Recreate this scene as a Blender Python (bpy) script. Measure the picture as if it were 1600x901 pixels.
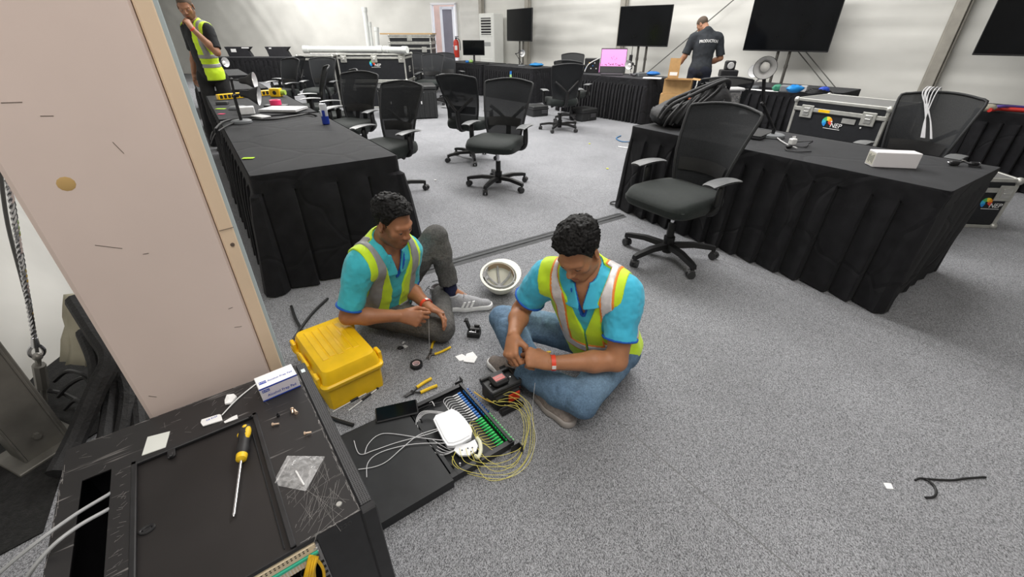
import bpy, bmesh, math, random
import numpy as np
from mathutils import Vector as V, Matrix as MX, Quaternion, noise as mnoise
from math import sin, cos, pi, radians, atan, hypot
for o in list(bpy.data.objects): bpy.data.objects.remove(o)
random.seed(4)
SC = bpy.context.scene
COL = SC.collection

# ---------------------------------------------------------------- camera
CAM_H, FPX, HOR = 1.45, 672.0, 52.0
PITCH = atan((450.5 - HOR) / FPX)
cd = bpy.data.cameras.new('camera'); cam = bpy.data.objects.new('camera', cd); COL.objects.link(cam)
cam.location = (0, 0, CAM_H); cam.rotation_euler = (pi / 2 - PITCH, 0, 0)
cd.sensor_width = 36; cd.lens = FPX / 1600 * 36; cd.clip_start = .02; cd.clip_end = 200
SC.camera = cam

# ---------------------------------------------------------------- light and exposure
SC.view_settings.view_transform = 'Standard'; SC.view_settings.look = 'None'
SC.view_settings.gamma = 1; SC.view_settings.use_curve_mapping = False
SC.view_settings.exposure = -0.32
W = bpy.data.worlds.new('world'); SC.world = W; W.use_nodes = True
W.node_tree.nodes['Background'].inputs[0].default_value = (.86, .93, 1, 1)
W.node_tree.nodes['Background'].inputs[1].default_value = 5
def area(name, loc, size, power, rot=(0, 0, 0), col=(1, .98, .95)):
    d = bpy.data.lights.new(name, 'AREA'); d.shape = 'RECTANGLE'; d.size, d.size_y = size; d.energy = power; d.color = col
    o = bpy.data.objects.new(name, d); COL.objects.link(o); o.location = loc; o.rotation_euler = rot; return o
RZW = radians(40)          # the tent walls run 40 degrees off the view axis
area('unseen_overhead_light', (.2, 6.2, 4.3), (1.6, 7), 560, (0, 0, RZW))
area('unseen_overhead_light', (2.2, 9.0, 4.3), (1.6, 7), 235, (0, 0, RZW))
area('unseen_overhead_light', (-3.6, 9.6, 4.3), (1.6, 5), 320, (0, 0, RZW))
area('unseen_overhead_light', (-7.2, 15.0, 4.3), (1.6, 5), 520, (0, 0, RZW))  # unseen light added to brighten the back-left wall
area('unseen_overhead_light', (1.1, -.5, 4.3), (1.4, 4), 165, (0, 0, RZW), (1, .96, .91))  # unseen fill light added by the camera to brighten faces and column

# ---------------------------------------------------------------- helpers
_c, _s = cos(PITCH), sin(PITCH)
def at(x, y, z=0.0):                     # point of the plane at height z seen at this place of the photo
    u, v = (x - 800) / FPX, (y - 450.5) / FPX
    r = (u, _c - v * _s, -(_s + v * _c)); t = (z - CAM_H) / r[2]
    return V((r[0] * t, r[1] * t, z))
def rd(x, y, Y):                          # point at distance Y ahead
    u, v = (x - 800) / FPX, (y - 450.5) / FPX
    r = (u, _c - v * _s, -(_s + v * _c)); t = Y / r[1]
    return V((r[0] * t, Y, CAM_H + r[2] * t))

MATS = {}
def mat(name, col, rough=.6, metal=0, nscale=0, namt=.15, bump=0, bscale=None, spec=.4, alpha=1, emit=None, estr=1, sheen=0, trans=0, stretch=None, detail=4, coat=0):
    if name in MATS: return MATS[name]
    m = bpy.data.materials.new(name); m.use_nodes = True; nt = m.node_tree; b = nt.nodes['Principled BSDF']
    b.inputs['Base Color'].default_value = (*col, 1); b.inputs['Roughness'].default_value = rough; b.inputs['Metallic'].default_value = metal
    b.inputs['Specular IOR Level'].default_value = spec
    if sheen: b.inputs['Sheen Weight'].default_value = sheen
    if coat: b.inputs['Coat Weight'].default_value = coat; b.inputs['Coat Roughness'].default_value = .15
    if trans: b.inputs['Transmission Weight'].default_value = trans
    if emit: b.inputs['Emission Color'].default_value = (*emit, 1); b.inputs['Emission Strength'].default_value = estr
    tc = nt.nodes.new('ShaderNodeTexCoord'); mp = nt.nodes.new('ShaderNodeMapping'); nt.links.new(tc.outputs['Object'], mp.inputs[0])
    if stretch: mp.inputs['Scale'].default_value = stretch
    if nscale:
        n = nt.nodes.new('ShaderNodeTexNoise'); n.inputs['Scale'].default_value = nscale; n.inputs['Detail'].default_value = detail
        nt.links.new(mp.outputs[0], n.inputs['Vector'])
        r = nt.nodes.new('ShaderNodeValToRGB'); r.color_ramp.elements[0].position = .3; r.color_ramp.elements[1].position = .7
        r.color_ramp.elements[0].color = tuple(max(0, c * (1 - namt)) for c in col) + (1,); r.color_ramp.elements[1].color = tuple(min(1, c * (1 + namt)) for c in col) + (1,)
        nt.links.new(n.outputs[0], r.inputs[0]); nt.links.new(r.outputs[0], b.inputs['Base Color'])
    if bump:
        n2 = nt.nodes.new('ShaderNodeTexNoise'); n2.inputs['Scale'].default_value = bscale or nscale or 40; n2.inputs['Detail'].default_value = 3
        nt.links.new(mp.outputs[0], n2.inputs['Vector']); bp = nt.nodes.new('ShaderNodeBump'); bp.inputs['Strength'].default_value = bump; bp.inputs['Distance'].default_value = .01
        nt.links.new(n2.outputs[0], bp.inputs['Height']); nt.links.new(bp.outputs[0], b.inputs['Normal'])
    if alpha < 1:
        tr = nt.nodes.new('ShaderNodeBsdfTransparent'); mx = nt.nodes.new('ShaderNodeMixShader'); mx.inputs[0].default_value = alpha
        nt.links.new(tr.outputs[0], mx.inputs[1]); nt.links.new(b.outputs[0], mx.inputs[2]); nt.links.new(mx.outputs[0], nt.nodes['Material Output'].inputs[0])
    MATS[name] = m; return m

class MB:                                 # collects shapes into ONE mesh object
    def __init__(s, M=None): s.v = []; s.f = []; s.mi = []; s.M = M or MX(); s.m = 0
    def add(s, vs, fs):
        b = len(s.v); M = s.M
        s.v += [tuple(M @ V(p)) for p in vs]; s.f += [tuple(b + i for i in f) for f in fs]; s.mi += [s.m] * len(fs); return s
    def box(s, c, d, b=0, R=None):        # chamfered box; R = local rotation
        hx, hy, hz = d[0] / 2, d[1] / 2, d[2] / 2; b = min(b, hx * .98, hy * .98, hz * .98); vs = []; fs = []
        if b <= 0:
            for x in (-1, 1):
                for y in (-1, 1):
                    for z in (-1, 1): vs.append(V((x * hx, y * hy, z * hz)))
            fs = [(0, 1, 3, 2), (4, 6, 7, 5), (0, 4, 5, 1), (2, 3, 7, 6), (0, 2, 6, 4), (1, 5, 7, 3)]
        else:
            ix = {}
            for x in (-1, 1):
                for y in (-1, 1):
                    for z in (-1, 1):
                        for a in range(3):
                            p = [x * (hx - b), y * (hy - b), z * (hz - b)]; p[a] = (x, y, z)[a] * (hx, hy, hz)[a]
                            ix[x, y, z, a] = len(vs); vs.append(V(p))
            S = (-1, 1)
            for q in S:
                fs += [tuple(ix[q, y, z, 0] for y, z in ((-1, -1), (1, -1), (1, 1), (-1, 1))), tuple(ix[x, q, z, 1] for x, z in ((-1, -1), (1, -1), (1, 1), (-1, 1))), tuple(ix[x, y, q, 2] for x, y in ((-1, -1), (1, -1), (1, 1), (-1, 1)))]
                for r in S:
                    fs += [(ix[q, r, -1, 0], ix[q, r, 1, 0], ix[q, r, 1, 1], ix[q, r, -1, 1]), (ix[q, -1, r, 0], ix[q, 1, r, 0], ix[q, 1, r, 2], ix[q, -1, r, 2]), (ix[-1, q, r, 1], ix[1, q, r, 1], ix[1, q, r, 2], ix[-1, q, r, 2])]
                    for t in S: fs.append((ix[q, r, t, 0], ix[q, r, t, 1], ix[q, r, t, 2]))
        T = MX.Translation(c) @ (R.to_4x4() if R else MX())
        return s.add([T @ p for p in vs], fs)
    def cyl(s, a, b, r0, r1=None, n=14, cap=True):
        a, b = V(a), V(b); r1 = r0 if r1 is None else r1; d = (b - a).normalized(); x = d.orthogonal().normalized(); y = d.cross(x); vs = []; fs = []
        for p, r in ((a, r0), (b, r1)):
            for i in range(n): t = 2 * pi * i / n; vs.append(p + x * cos(t) * r + y * sin(t) * r)
        for i in range(n): j = (i + 1) % n; fs.append((i, j, n + j, n + i))
        if cap: fs += [tuple(range(n))[::-1], tuple(range(n, 2 * n))]
        return s.add(vs, fs)
    def lathe(s, prof, c=(0, 0, 0), ax=(0, 0, 1), n=24, close=False):   # prof: (r, h)
        ax = V(ax).normalized(); x = ax.orthogonal().normalized(); y = ax.cross(x); c = V(c); vs = []; fs = []; k = len(prof)
        for r, h in prof:
            for i in range(n): t = 2 * pi * i / n; vs.append(c + ax * h + x * cos(t) * r + y * sin(t) * r)
        for q in range(k - 1):
            for i in range(n): j = (i + 1) % n; fs.append((q * n + i, q * n + j, (q + 1) * n + j, (q + 1) * n + i))
        if close:
            for i in range(n): j = (i + 1) % n; fs.append(((k - 1) * n + i, (k - 1) * n + j, j, i))
        else: fs += [tuple(range(n))[::-1], tuple(range((k - 1) * n, k * n))]
        return s.add(vs, fs)
    def tube(s, pts, r, n=6, sub=5, closed=False, flat=None):            # smooth tube through points (catmull-rom)
        p = [V(q) for q in pts]; P = []
        if sub > 1 and len(p) > 2:
            m = len(p); rng = range(m if closed else m - 1)
            for i in rng:
                g = (lambda k: p[k % m]) if closed else (lambda k: p[max(0, min(m - 1, k))])
                a, b, c, d = g(i - 1), g(i), g(i + 1), g(i + 2)
                for q in range(sub):
                    t = q / sub; P.append(.5 * ((2 * b) + (c - a) * t + (2 * a - 5 * b + 4 * c - d) * t * t + (3 * b - a - 3 * c + d) * t ** 3))
            if not closed: P.append(p[-1])
        else: P = p
        k = len(P); vs = []; fs = []; x = None
        rr = r if isinstance(r, (list, tuple)) else None
        for i, q in enumerate(P):
            a = P[i - 1] if i else (P[-1] if closed else P[0]); b = P[(i + 1) % k] if (closed or i < k - 1) else P[-1]
            d = (b - a); d = d.normalized() if d.length > 1e-9 else V((0, 0, 1))
            if x is None: x = (V(flat) - d * V(flat).dot(d)).normalized() if flat else d.orthogonal().normalized()
            else:
                x = x - d * x.dot(d); x = x.normalized() if x.length > 1e-6 else d.orthogonal().normalized()
            y = d.cross(x); R = r if rr is None else rr[0] + (rr[1] - rr[0]) * i / max(1, k - 1)
            for j in range(n): t = 2 * pi * j / n; vs.append(q + x * cos(t) * R + y * sin(t) * R)
        for i in range(k if closed else k - 1):
            for j in range(n): a = i * n; b = ((i + 1) % k) * n; jj = (j + 1) % n; fs.append((a + j, a + jj, b + jj, b + j))
        if not closed: fs += [tuple(range(n))[::-1], tuple(range((k - 1) * n, k * n))]
        return s.add(vs, fs)
    def prism(s, pts, z0, z1, M=None):    # outline in xy extruded in z
        n = len(pts); M = M or MX(); vs = [M @ V((x, y, z)) for z in (z0, z1) for x, y in pts]
        return s.add(vs, [tuple(range(n))[::-1], tuple(range(n, 2 * n))] + [(i, (i + 1) % n, n + (i + 1) % n, n + i) for i in range(n)])
    def grid(s, fn, nu, nv, wrap=False):  # fn(i, j) -> point
        vs = [fn(i, j) for i in range(nu) for j in range(nv)]; fs = []
        for i in range(nu if wrap else nu - 1):
            for j in range(nv - 1): a = i * nv; b = ((i + 1) % nu) * nv; fs.append((a + j, b + j, b + j + 1, a + j + 1))
        return s.add(vs, fs)
    def ball(s, c, r, n=12, m=8, sc=(1, 1, 1), R=None):
        pr = [(0.0001, -1)] + [(cos(-pi / 2 + pi * i / m), sin(-pi / 2 + pi * i / m)) for i in range(1, m)] + [(0.0001, 1)]
        old = s.M; s.M = old @ MX.Translation(c) @ (R.to_4x4() if R else MX()) @ MX.Diagonal((sc[0] * r, sc[1] * r, sc[2] * r, 1)); s.lathe(pr, n=n); s.M = old; return s
    def mesh(s, name, mats, ang=.6, recalc=True):
        me = bpy.data.meshes.new(name); me.from_pydata(s.v, [], s.f)
        if recalc:
            bm = bmesh.new(); bm.from_mesh(me); bmesh.ops.recalc_face_normals(bm, faces=bm.faces); bm.to_mesh(me); bm.free()
        ms = mats if isinstance(mats, (list, tuple)) else [mats]
        for m in ms: me.materials.append(m)
        if len(ms) > 1: me.polygons.foreach_set('material_index', s.mi)
        me.shade_smooth(); me.set_sharp_from_angle(angle=ang); me.update(); return me
    def build(s, name, mats, parent=None, ang=.6, recalc=True, label=None):
        o = bpy.data.objects.new(name, s.mesh(name, mats, ang, recalc)); COL.objects.link(o)
        if parent: o.parent = parent
        if label: o['label'] = label
        return o

def tag(o, label, cat, group=None):
    o['label'] = label; o['category'] = cat
    if group: o['group'] = group
    return o
def thing(name, label, cat, loc=(0, 0, 0), rz=0, group=None):
    o = bpy.data.objects.new(name, None); COL.objects.link(o); o.location = loc; o.rotation_euler = (0, 0, rz); o.empty_display_size = .1
    return tag(o, label, cat, group)
def struct(o): o['kind'] = 'structure'; return o
def clone(root, label, loc, rz, group=None):
    r = root.copy(); COL.objects.link(r); r.location = loc; r.rotation_euler = (0, 0, rz); r['label'] = label
    if group: r['group'] = group
    for ch in list(root.children):
        c = ch.copy(); COL.objects.link(c); c.parent = r
        for g in ch.children: d = g.copy(); COL.objects.link(d); d.parent = c
    return r
def hdg(h): return radians(-h)            # local +Y turned to a compass heading (0 ahead, 90 right)
def Rz(a): return MX.Rotation(a, 3, 'Z')
def Rx(a): return MX.Rotation(a, 3, 'X')
def Ry(a): return MX.Rotation(a, 3, 'Y')
def frame(o, x, y, z):                    # 4x4 from axes
    m = MX((V(x), V(y), V(z))).transposed().to_4x4(); m.translation = V(o); return m
def text(name, s, size, m, parent, M, ext=.0006, align='CENTER', bold=0, xs=1):
    cu = bpy.data.curves.new(name, 'FONT'); cu.body = s; cu.size = size; cu.extrude = ext; cu.align_x = align; cu.align_y = 'CENTER'; cu.offset = bold; cu.resolution_u = 3
    t = bpy.data.objects.new(name, cu); COL.objects.link(t); bpy.context.view_layer.update()
    me = bpy.data.meshes.new_from_object(t); bpy.data.objects.remove(t); me.transform(MX.Diagonal((xs, 1, 1, 1))); me.transform(M)
    me.materials.clear(); me.materials.append(m); o = bpy.data.objects.new(name, me); COL.objects.link(o); o.parent = parent; return o

# ---------------------------------------------------------------- common materials
BLK = mat('black_plastic', (.014, .014, .016), .5, nscale=30, namt=.2)
BLKM = mat('black_metal', (.017, .017, .019), .42, metal=0, nscale=25, namt=.25, spec=.5)
DGRY = mat('dark_grey_plastic', (.05, .05, .055), .5, nscale=30, namt=.15)
GRY = mat('grey_plastic', (.22, .22, .23), .45, nscale=30, namt=.1)
LGRY = mat('light_grey_plastic', (.5, .5, .5), .45, nscale=20, namt=.08)
WHT = mat('white_plastic', (.8, .8, .8), .4, nscale=20, namt=.04)
PAPER = mat('paper', (.82, .82, .82), .8, nscale=60, namt=.04)
CHR = mat('chrome', (.7, .7, .72), .22, metal=1)
ALU = mat('aluminium', (.62, .62, .6), .38, metal=.8, nscale=18, namt=.12)
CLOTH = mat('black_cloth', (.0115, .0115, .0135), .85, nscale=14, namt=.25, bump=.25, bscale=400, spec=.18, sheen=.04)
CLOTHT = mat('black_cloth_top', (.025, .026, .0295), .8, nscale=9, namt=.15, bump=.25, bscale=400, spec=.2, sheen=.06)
def add_creases(m, scale, dist, strength):
    nt = m.node_tree; b = nt.nodes['Principled BSDF']; tc = nt.nodes.new('ShaderNodeTexCoord'); n = nt.nodes.new('ShaderNodeTexNoise'); n.inputs['Scale'].default_value = 2.2; nt.links.new(tc.outputs['Object'], n.inputs['Vector'])
    ad = nt.nodes.new('ShaderNodeMix'); ad.data_type = 'VECTOR'; ad.inputs[0].default_value = dist; nt.links.new(tc.outputs['Object'], ad.inputs[4]); nt.links.new(n.outputs['Color'], ad.inputs[5])
    v = nt.nodes.new('ShaderNodeTexVoronoi'); v.feature = 'DISTANCE_TO_EDGE'; v.inputs['Scale'].default_value = scale; nt.links.new(ad.outputs[1], v.inputs['Vector'])
    r = nt.nodes.new('ShaderNodeMapRange'); r.inputs[1].default_value = 0; r.inputs[2].default_value = .05; nt.links.new(v.outputs['Distance'], r.inputs[0])
    bp = nt.nodes.new('ShaderNodeBump'); bp.inputs['Strength'].default_value = strength; bp.inputs['Distance'].default_value = .02; nt.links.new(r.outputs[0], bp.inputs['Height'])
    old = b.inputs['Normal'].links[0].from_socket if b.inputs['Normal'].links else None
    if old: nt.links.new(old, bp.inputs['Normal'])
    nt.links.new(bp.outputs[0], b.inputs['Normal'])
add_creases(CLOTHT, 2.2, .25, .22); add_creases(CLOTH, 3.0, .3, .3)
SCREEN = mat('black_screen', (.004, .0045, .0055), .12, nscale=3, namt=.3, spec=.14)
YEL = mat('yellow_plastic', (.90, .55, .01), .38, nscale=12, namt=.08)
YGRIP = mat('yellow_grip', (.8, .52, .02), .5, nscale=20, namt=.1)
RED = mat('red_plastic', (.5, .03, .015), .4, nscale=20, namt=.1)
BLUE = mat('blue_plastic', (.02, .16, .5), .45, nscale=20, namt=.15)
GRN = mat('green_plastic', (.02, .5, .1), .45, nscale=20, namt=.15)
CARD = mat('cardboard', (.46, .28, .12), .85, nscale=15, namt=.1, bump=.1)
# ================================================================ THE SETTING
def carpet_mat():
    m = bpy.data.materials.new('carpet'); m.use_nodes = True; nt = m.node_tree; b = nt.nodes['Principled BSDF']; L = nt.links.new
    b.inputs['Roughness'].default_value = .95; b.inputs['Specular IOR Level'].default_value = .1
    tc = nt.nodes.new('ShaderNodeTexCoord')
    def nz(scale, sc, det, rot):
        mp = nt.nodes.new('ShaderNodeMapping'); mp.inputs['Rotation'].default_value = (0, 0, rot); mp.inputs['Scale'].default_value = sc; L(tc.outputs['Object'], mp.inputs[0])
        n = nt.nodes.new('ShaderNodeTexNoise'); n.inputs['Scale'].default_value = scale; n.inputs['Detail'].default_value = det; n.inputs['Roughness'].default_value = .65; L(mp.outputs[0], n.inputs['Vector']); return n
    a = nz(560, (1, .42, 1), 2, radians(-42)); big = nz(1.1, (1, 1, 1), 3, 0)
    r = nt.nodes.new('ShaderNodeValToRGB'); e = r.color_ramp.elements; e[0].position = .38; e[0].color = (.060, .061, .066, 1); e[1].position = .62; e[1].color = (.405, .412, .435, 1)
    L(a.outputs[0], r.inputs[0])
    mr = nt.nodes.new('ShaderNodeMapRange'); mr.inputs[1].default_value = .3; mr.inputs[2].default_value = .7; mr.inputs[3].default_value = .88; mr.inputs[4].default_value = 1.1; L(big.outputs[0], mr.inputs[0])
    mm = nt.nodes.new('ShaderNodeMix'); mm.data_type = 'RGBA'; mm.blend_type = 'MULTIPLY'; mm.inputs[0].default_value = 1; L(r.outputs[0], mm.inputs[6]); L(mr.outputs[0], mm.inputs[7]); L(mm.outputs[2], b.inputs['Base Color'])
    bp = nt.nodes.new('ShaderNodeBump'); bp.inputs['Strength'].default_value = .35; bp.inputs['Distance'].default_value = .004; L(a.outputs[0], bp.inputs['Height']); L(bp.outputs[0], b.inputs['Normal'])
    return m
CARPET = carpet_mat()
o = MB().box((0, 8, -.05), (40, 40, .1)).build('floor', mat('floor_slab', (.16, .16, .165), .9, nscale=3)); struct(o)
# the carpet lies in lengths with butt joints, which show as thin lines
WN = V((sin(radians(50)), cos(radians(50)), 0)); WD = V((sin(radians(-40)), cos(radians(-40)), 0))   # normal and run of the right wall
RUG = [(-2.43 + 1.78 * i, -.65 + 1.78 * i) for i in range(-2, 7)]
tb = V((cos(radians(35)), sin(radians(35)), 0)); ta = V((-sin(radians(35)), cos(radians(35)), 0))
floor_ob = o
for n0, n1 in RUG:
    m = MB(frame((0, 0, 0), tb, ta, (0, 0, 1))); m.box(((n0 + n1) / 2, 8, .002), (n1 - n0 - .0003, 24, .012), .003)
    c = m.build('carpet_length', CARPET, floor_ob); c.location.z = -.0075

TARP = mat('white_tarpaulin', (.66, .655, .62), .42, nscale=1.2, namt=.07, bump=.18, bscale=5, spec=.45, stretch=(1, 1, 1.6))
TARP2 = mat('white_tarpaulin_side', (.62, .61, .58), .45, nscale=2, namt=.08, bump=.2, bscale=4, spec=.4)
POSTM = mat('grey_aluminium_post', (.36, .34, .30), .5, metal=.2, nscale=8, namt=.1)
def fold_wall(name, a, b, z0, z1, amp, kind, nu, nv, m):
    a, b = V(a), V(b); d = b - a; L = d.length; d.normalize(); nrm = V((-d.y, d.x, 0))
    def fn(i, j):
        u = i / (nu - 1) * L; z = z0 + (z1 - z0) * j / (nv - 1)
        if kind == 'h':   # level creases
            h = amp * (mnoise.noise(V((u * .35, z * 2.6, 1))) + .6 * mnoise.noise(V((u * .8, z * 6.5, 5)))) + amp * .7 * max(0, 1 - abs(z - 2.05 - .04 * mnoise.noise(V((u, 0, 0)))) / .07)
        else:             # creases fanning from the foot of the posts
            h = amp * (1.2 * mnoise.noise(V(((u + z * .8) * 1.1, (z - u * .5) * .6, 2))) + .8 * abs(mnoise.noise(V(((u - z * .6) * 1.7, z * .5, 7)))))
        if kind == 'f': h = amp * (mnoise.noise(V((u * 1.6, z * 2.2, 3))) + .7 * mnoise.noise(V((u * 3.1 + z, z * 1.1, 9)))) + LEAN(u) * max(0, 1 - z / 1.1) ** 1.4
        p = a + d * u + nrm * h; return V((p.x, p.y, z))
    return struct(MB().grid(fn, nu, nv).build(name, m, ang=3))
WN0 = 9.35
CORNER = WN * WN0 + WD * 13.75                      # where right wall and back wall meet
RW_END = WN * WN0 - WD * 5.0
fold_wall('wall_right', RW_END, CORNER, -.02, 4.6, .028, 'h', 220, 80, TARP)
BD = V((-.95, .28, 0)).normalized()  # run of the back wall, to the left
DOOR0, DOOR1 = .12, 1.02                          # door opening along the back wall
def bw(u, off=0, z=0): p = CORNER + BD * u + V((-BD.y, BD.x, 0)) * -off; return V((p.x, p.y, z))
fold_wall('wall_back', bw(-.1), bw(DOOR0), -.02, 4.6, .0, 'd', 4, 50, TARP)
fold_wall('wall_back', bw(DOOR1), bw(17), -.02, 4.6, .05, 'd', 130, 60, TARP)
fold_wall('wall_back', bw(DOOR0), bw(DOOR1), 2.3, 4.6, .02, 'd', 14, 20, TARP)
LW0 = WN * -.92
LEAN = lambda u: .38 * min(1, max(0, (31 - u - 2.4) / .7))
def lw(t, z=0): p = LW0 + WD * t; return V((p.x, p.y, z))
fold_wall('wall_left', lw(31), lw(-9), -.02, 4.6, .05, 'f', 240, 50, TARP2)
fold_wall('wall_front', lw(-9), RW_END, -.02, 4.6, .03, 'h', 60, 20, TARP)
# tent roof
m = MB(); m.add([lw(-9.1, 4.5) + V((-.2, 0, 0)), RW_END + WN * .6 - WD * .3 + V((0, 0, 4.5)), WN * 10 + WD * 33 + V((0, 0, 4.5)), lw(33, 4.5)], [(0, 1, 2, 3)])
struct(m.build('ceiling', TARP, recalc=False))
# aluminium posts
def post(p, n, w=.13, d=.1, z=4.5):
    m = MB(frame(p, WD, WN, (0, 0, 1))); m.box((0, 0, z / 2), (w, d, z), .006); m.box((-w * .62, .02, z / 2), (.02, d * .5, z)); m.box((w * .62, .02, z / 2), (.02, d * .5, z))
    return struct(m.build(f'trim_{n}', POSTM))
def wall_at(px):                                   # place on the right wall seen at this column of the photo (on the horizon line)
    r = at(px, 60, 1.4); k = (WN0 - .1) / r.xy.dot(WN.xy); return V((r.x * k, r.y * k, 0))
POSTS = [753, 823, 969, 1482]
for i, px in enumerate(POSTS): post(wall_at(px), i + 1)
def bpost(u, n, w=.12):
    p = bw(u, .07); m = MB(frame(p, BD, (-BD.y, BD.x, 0), (0, 0, 1))); m.box((0, 0, 2.25), (w, .1, 4.5), .006); m.box((w * .7, 0, 2.25), (.02, .05, 4.5))
    struct(m.build(f'trim_{n}', POSTM))

for i, px in enumerate((637, 445)):
    r = at(px, 60, 1.4); a_ = r.xy.normalized(); k = (CORNER.x * BD.y - CORNER.y * BD.x) / (a_.x * BD.y - a_.y * BD.x); bpost((a_ * k - CORNER.xy).dot(BD.xy), 5 + i)
# door: white metal frame, one grey leaf standing open, rail
PINK = mat('pink_outside_wall', (.75, .52, .46), .9, nscale=3, namt=.08)
PANE = mat('grey_door_panel', (.22, .21, .25), .4, nscale=6, namt=.06)
FRM = mat('white_door_frame', (.85, .85, .9), .35)
dm = frame(bw(0), BD, (BD.y, -BD.x, 0), (0, 0, 1))     # x to the left along the wall, y out of the tent
m = MB(dm)
for x in (DOOR0 + .03, DOOR1 - .03): m.box((x, 0, 1.14), (.06, .12, 2.28), .004)
m.box(((DOOR0 + DOOR1) / 2, 0, 2.27), (DOOR1 - DOOR0, .12, .06), .004)
do = struct(m.build('door_1', FRM))
m = MB(dm); L0, L1 = DOOR0 + .34, DOOR1 - .12
for x in (L0, L1): m.box((x, .5, 1.12), (.09, .05, 2.2), .004)
m.box(((L0 + L1) / 2, .5, 2.18), (L1 - L0, .05, .08)); m.box(((L0 + L1) / 2, .5, .1), (L1 - L0, .05, .16))
m.build('door_leaf', FRM, do)
MB(dm).box(((L0 + L1) / 2, .5, 1.15), (L1 - L0 - .08, .02, 2.06)).build('door_panel', PANE, do)
m = MB(dm); m.cyl((DOOR0 + .1, .3, .62), (L1 - .1, .3, .72), .018); m.cyl((DOOR0 + .1, .3, .62), (L0 - .02, .3, 1.1), .018); m.cyl((L0 + .02, .3, .66), (L0 + .02, .3, 0), .018); m.build('door_rail', FRM, do)
o = MB(dm).box((-.6, 3.2, 1.6), (9, .12, 3.6)).build('wall_outside', PINK); struct(o)
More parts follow.
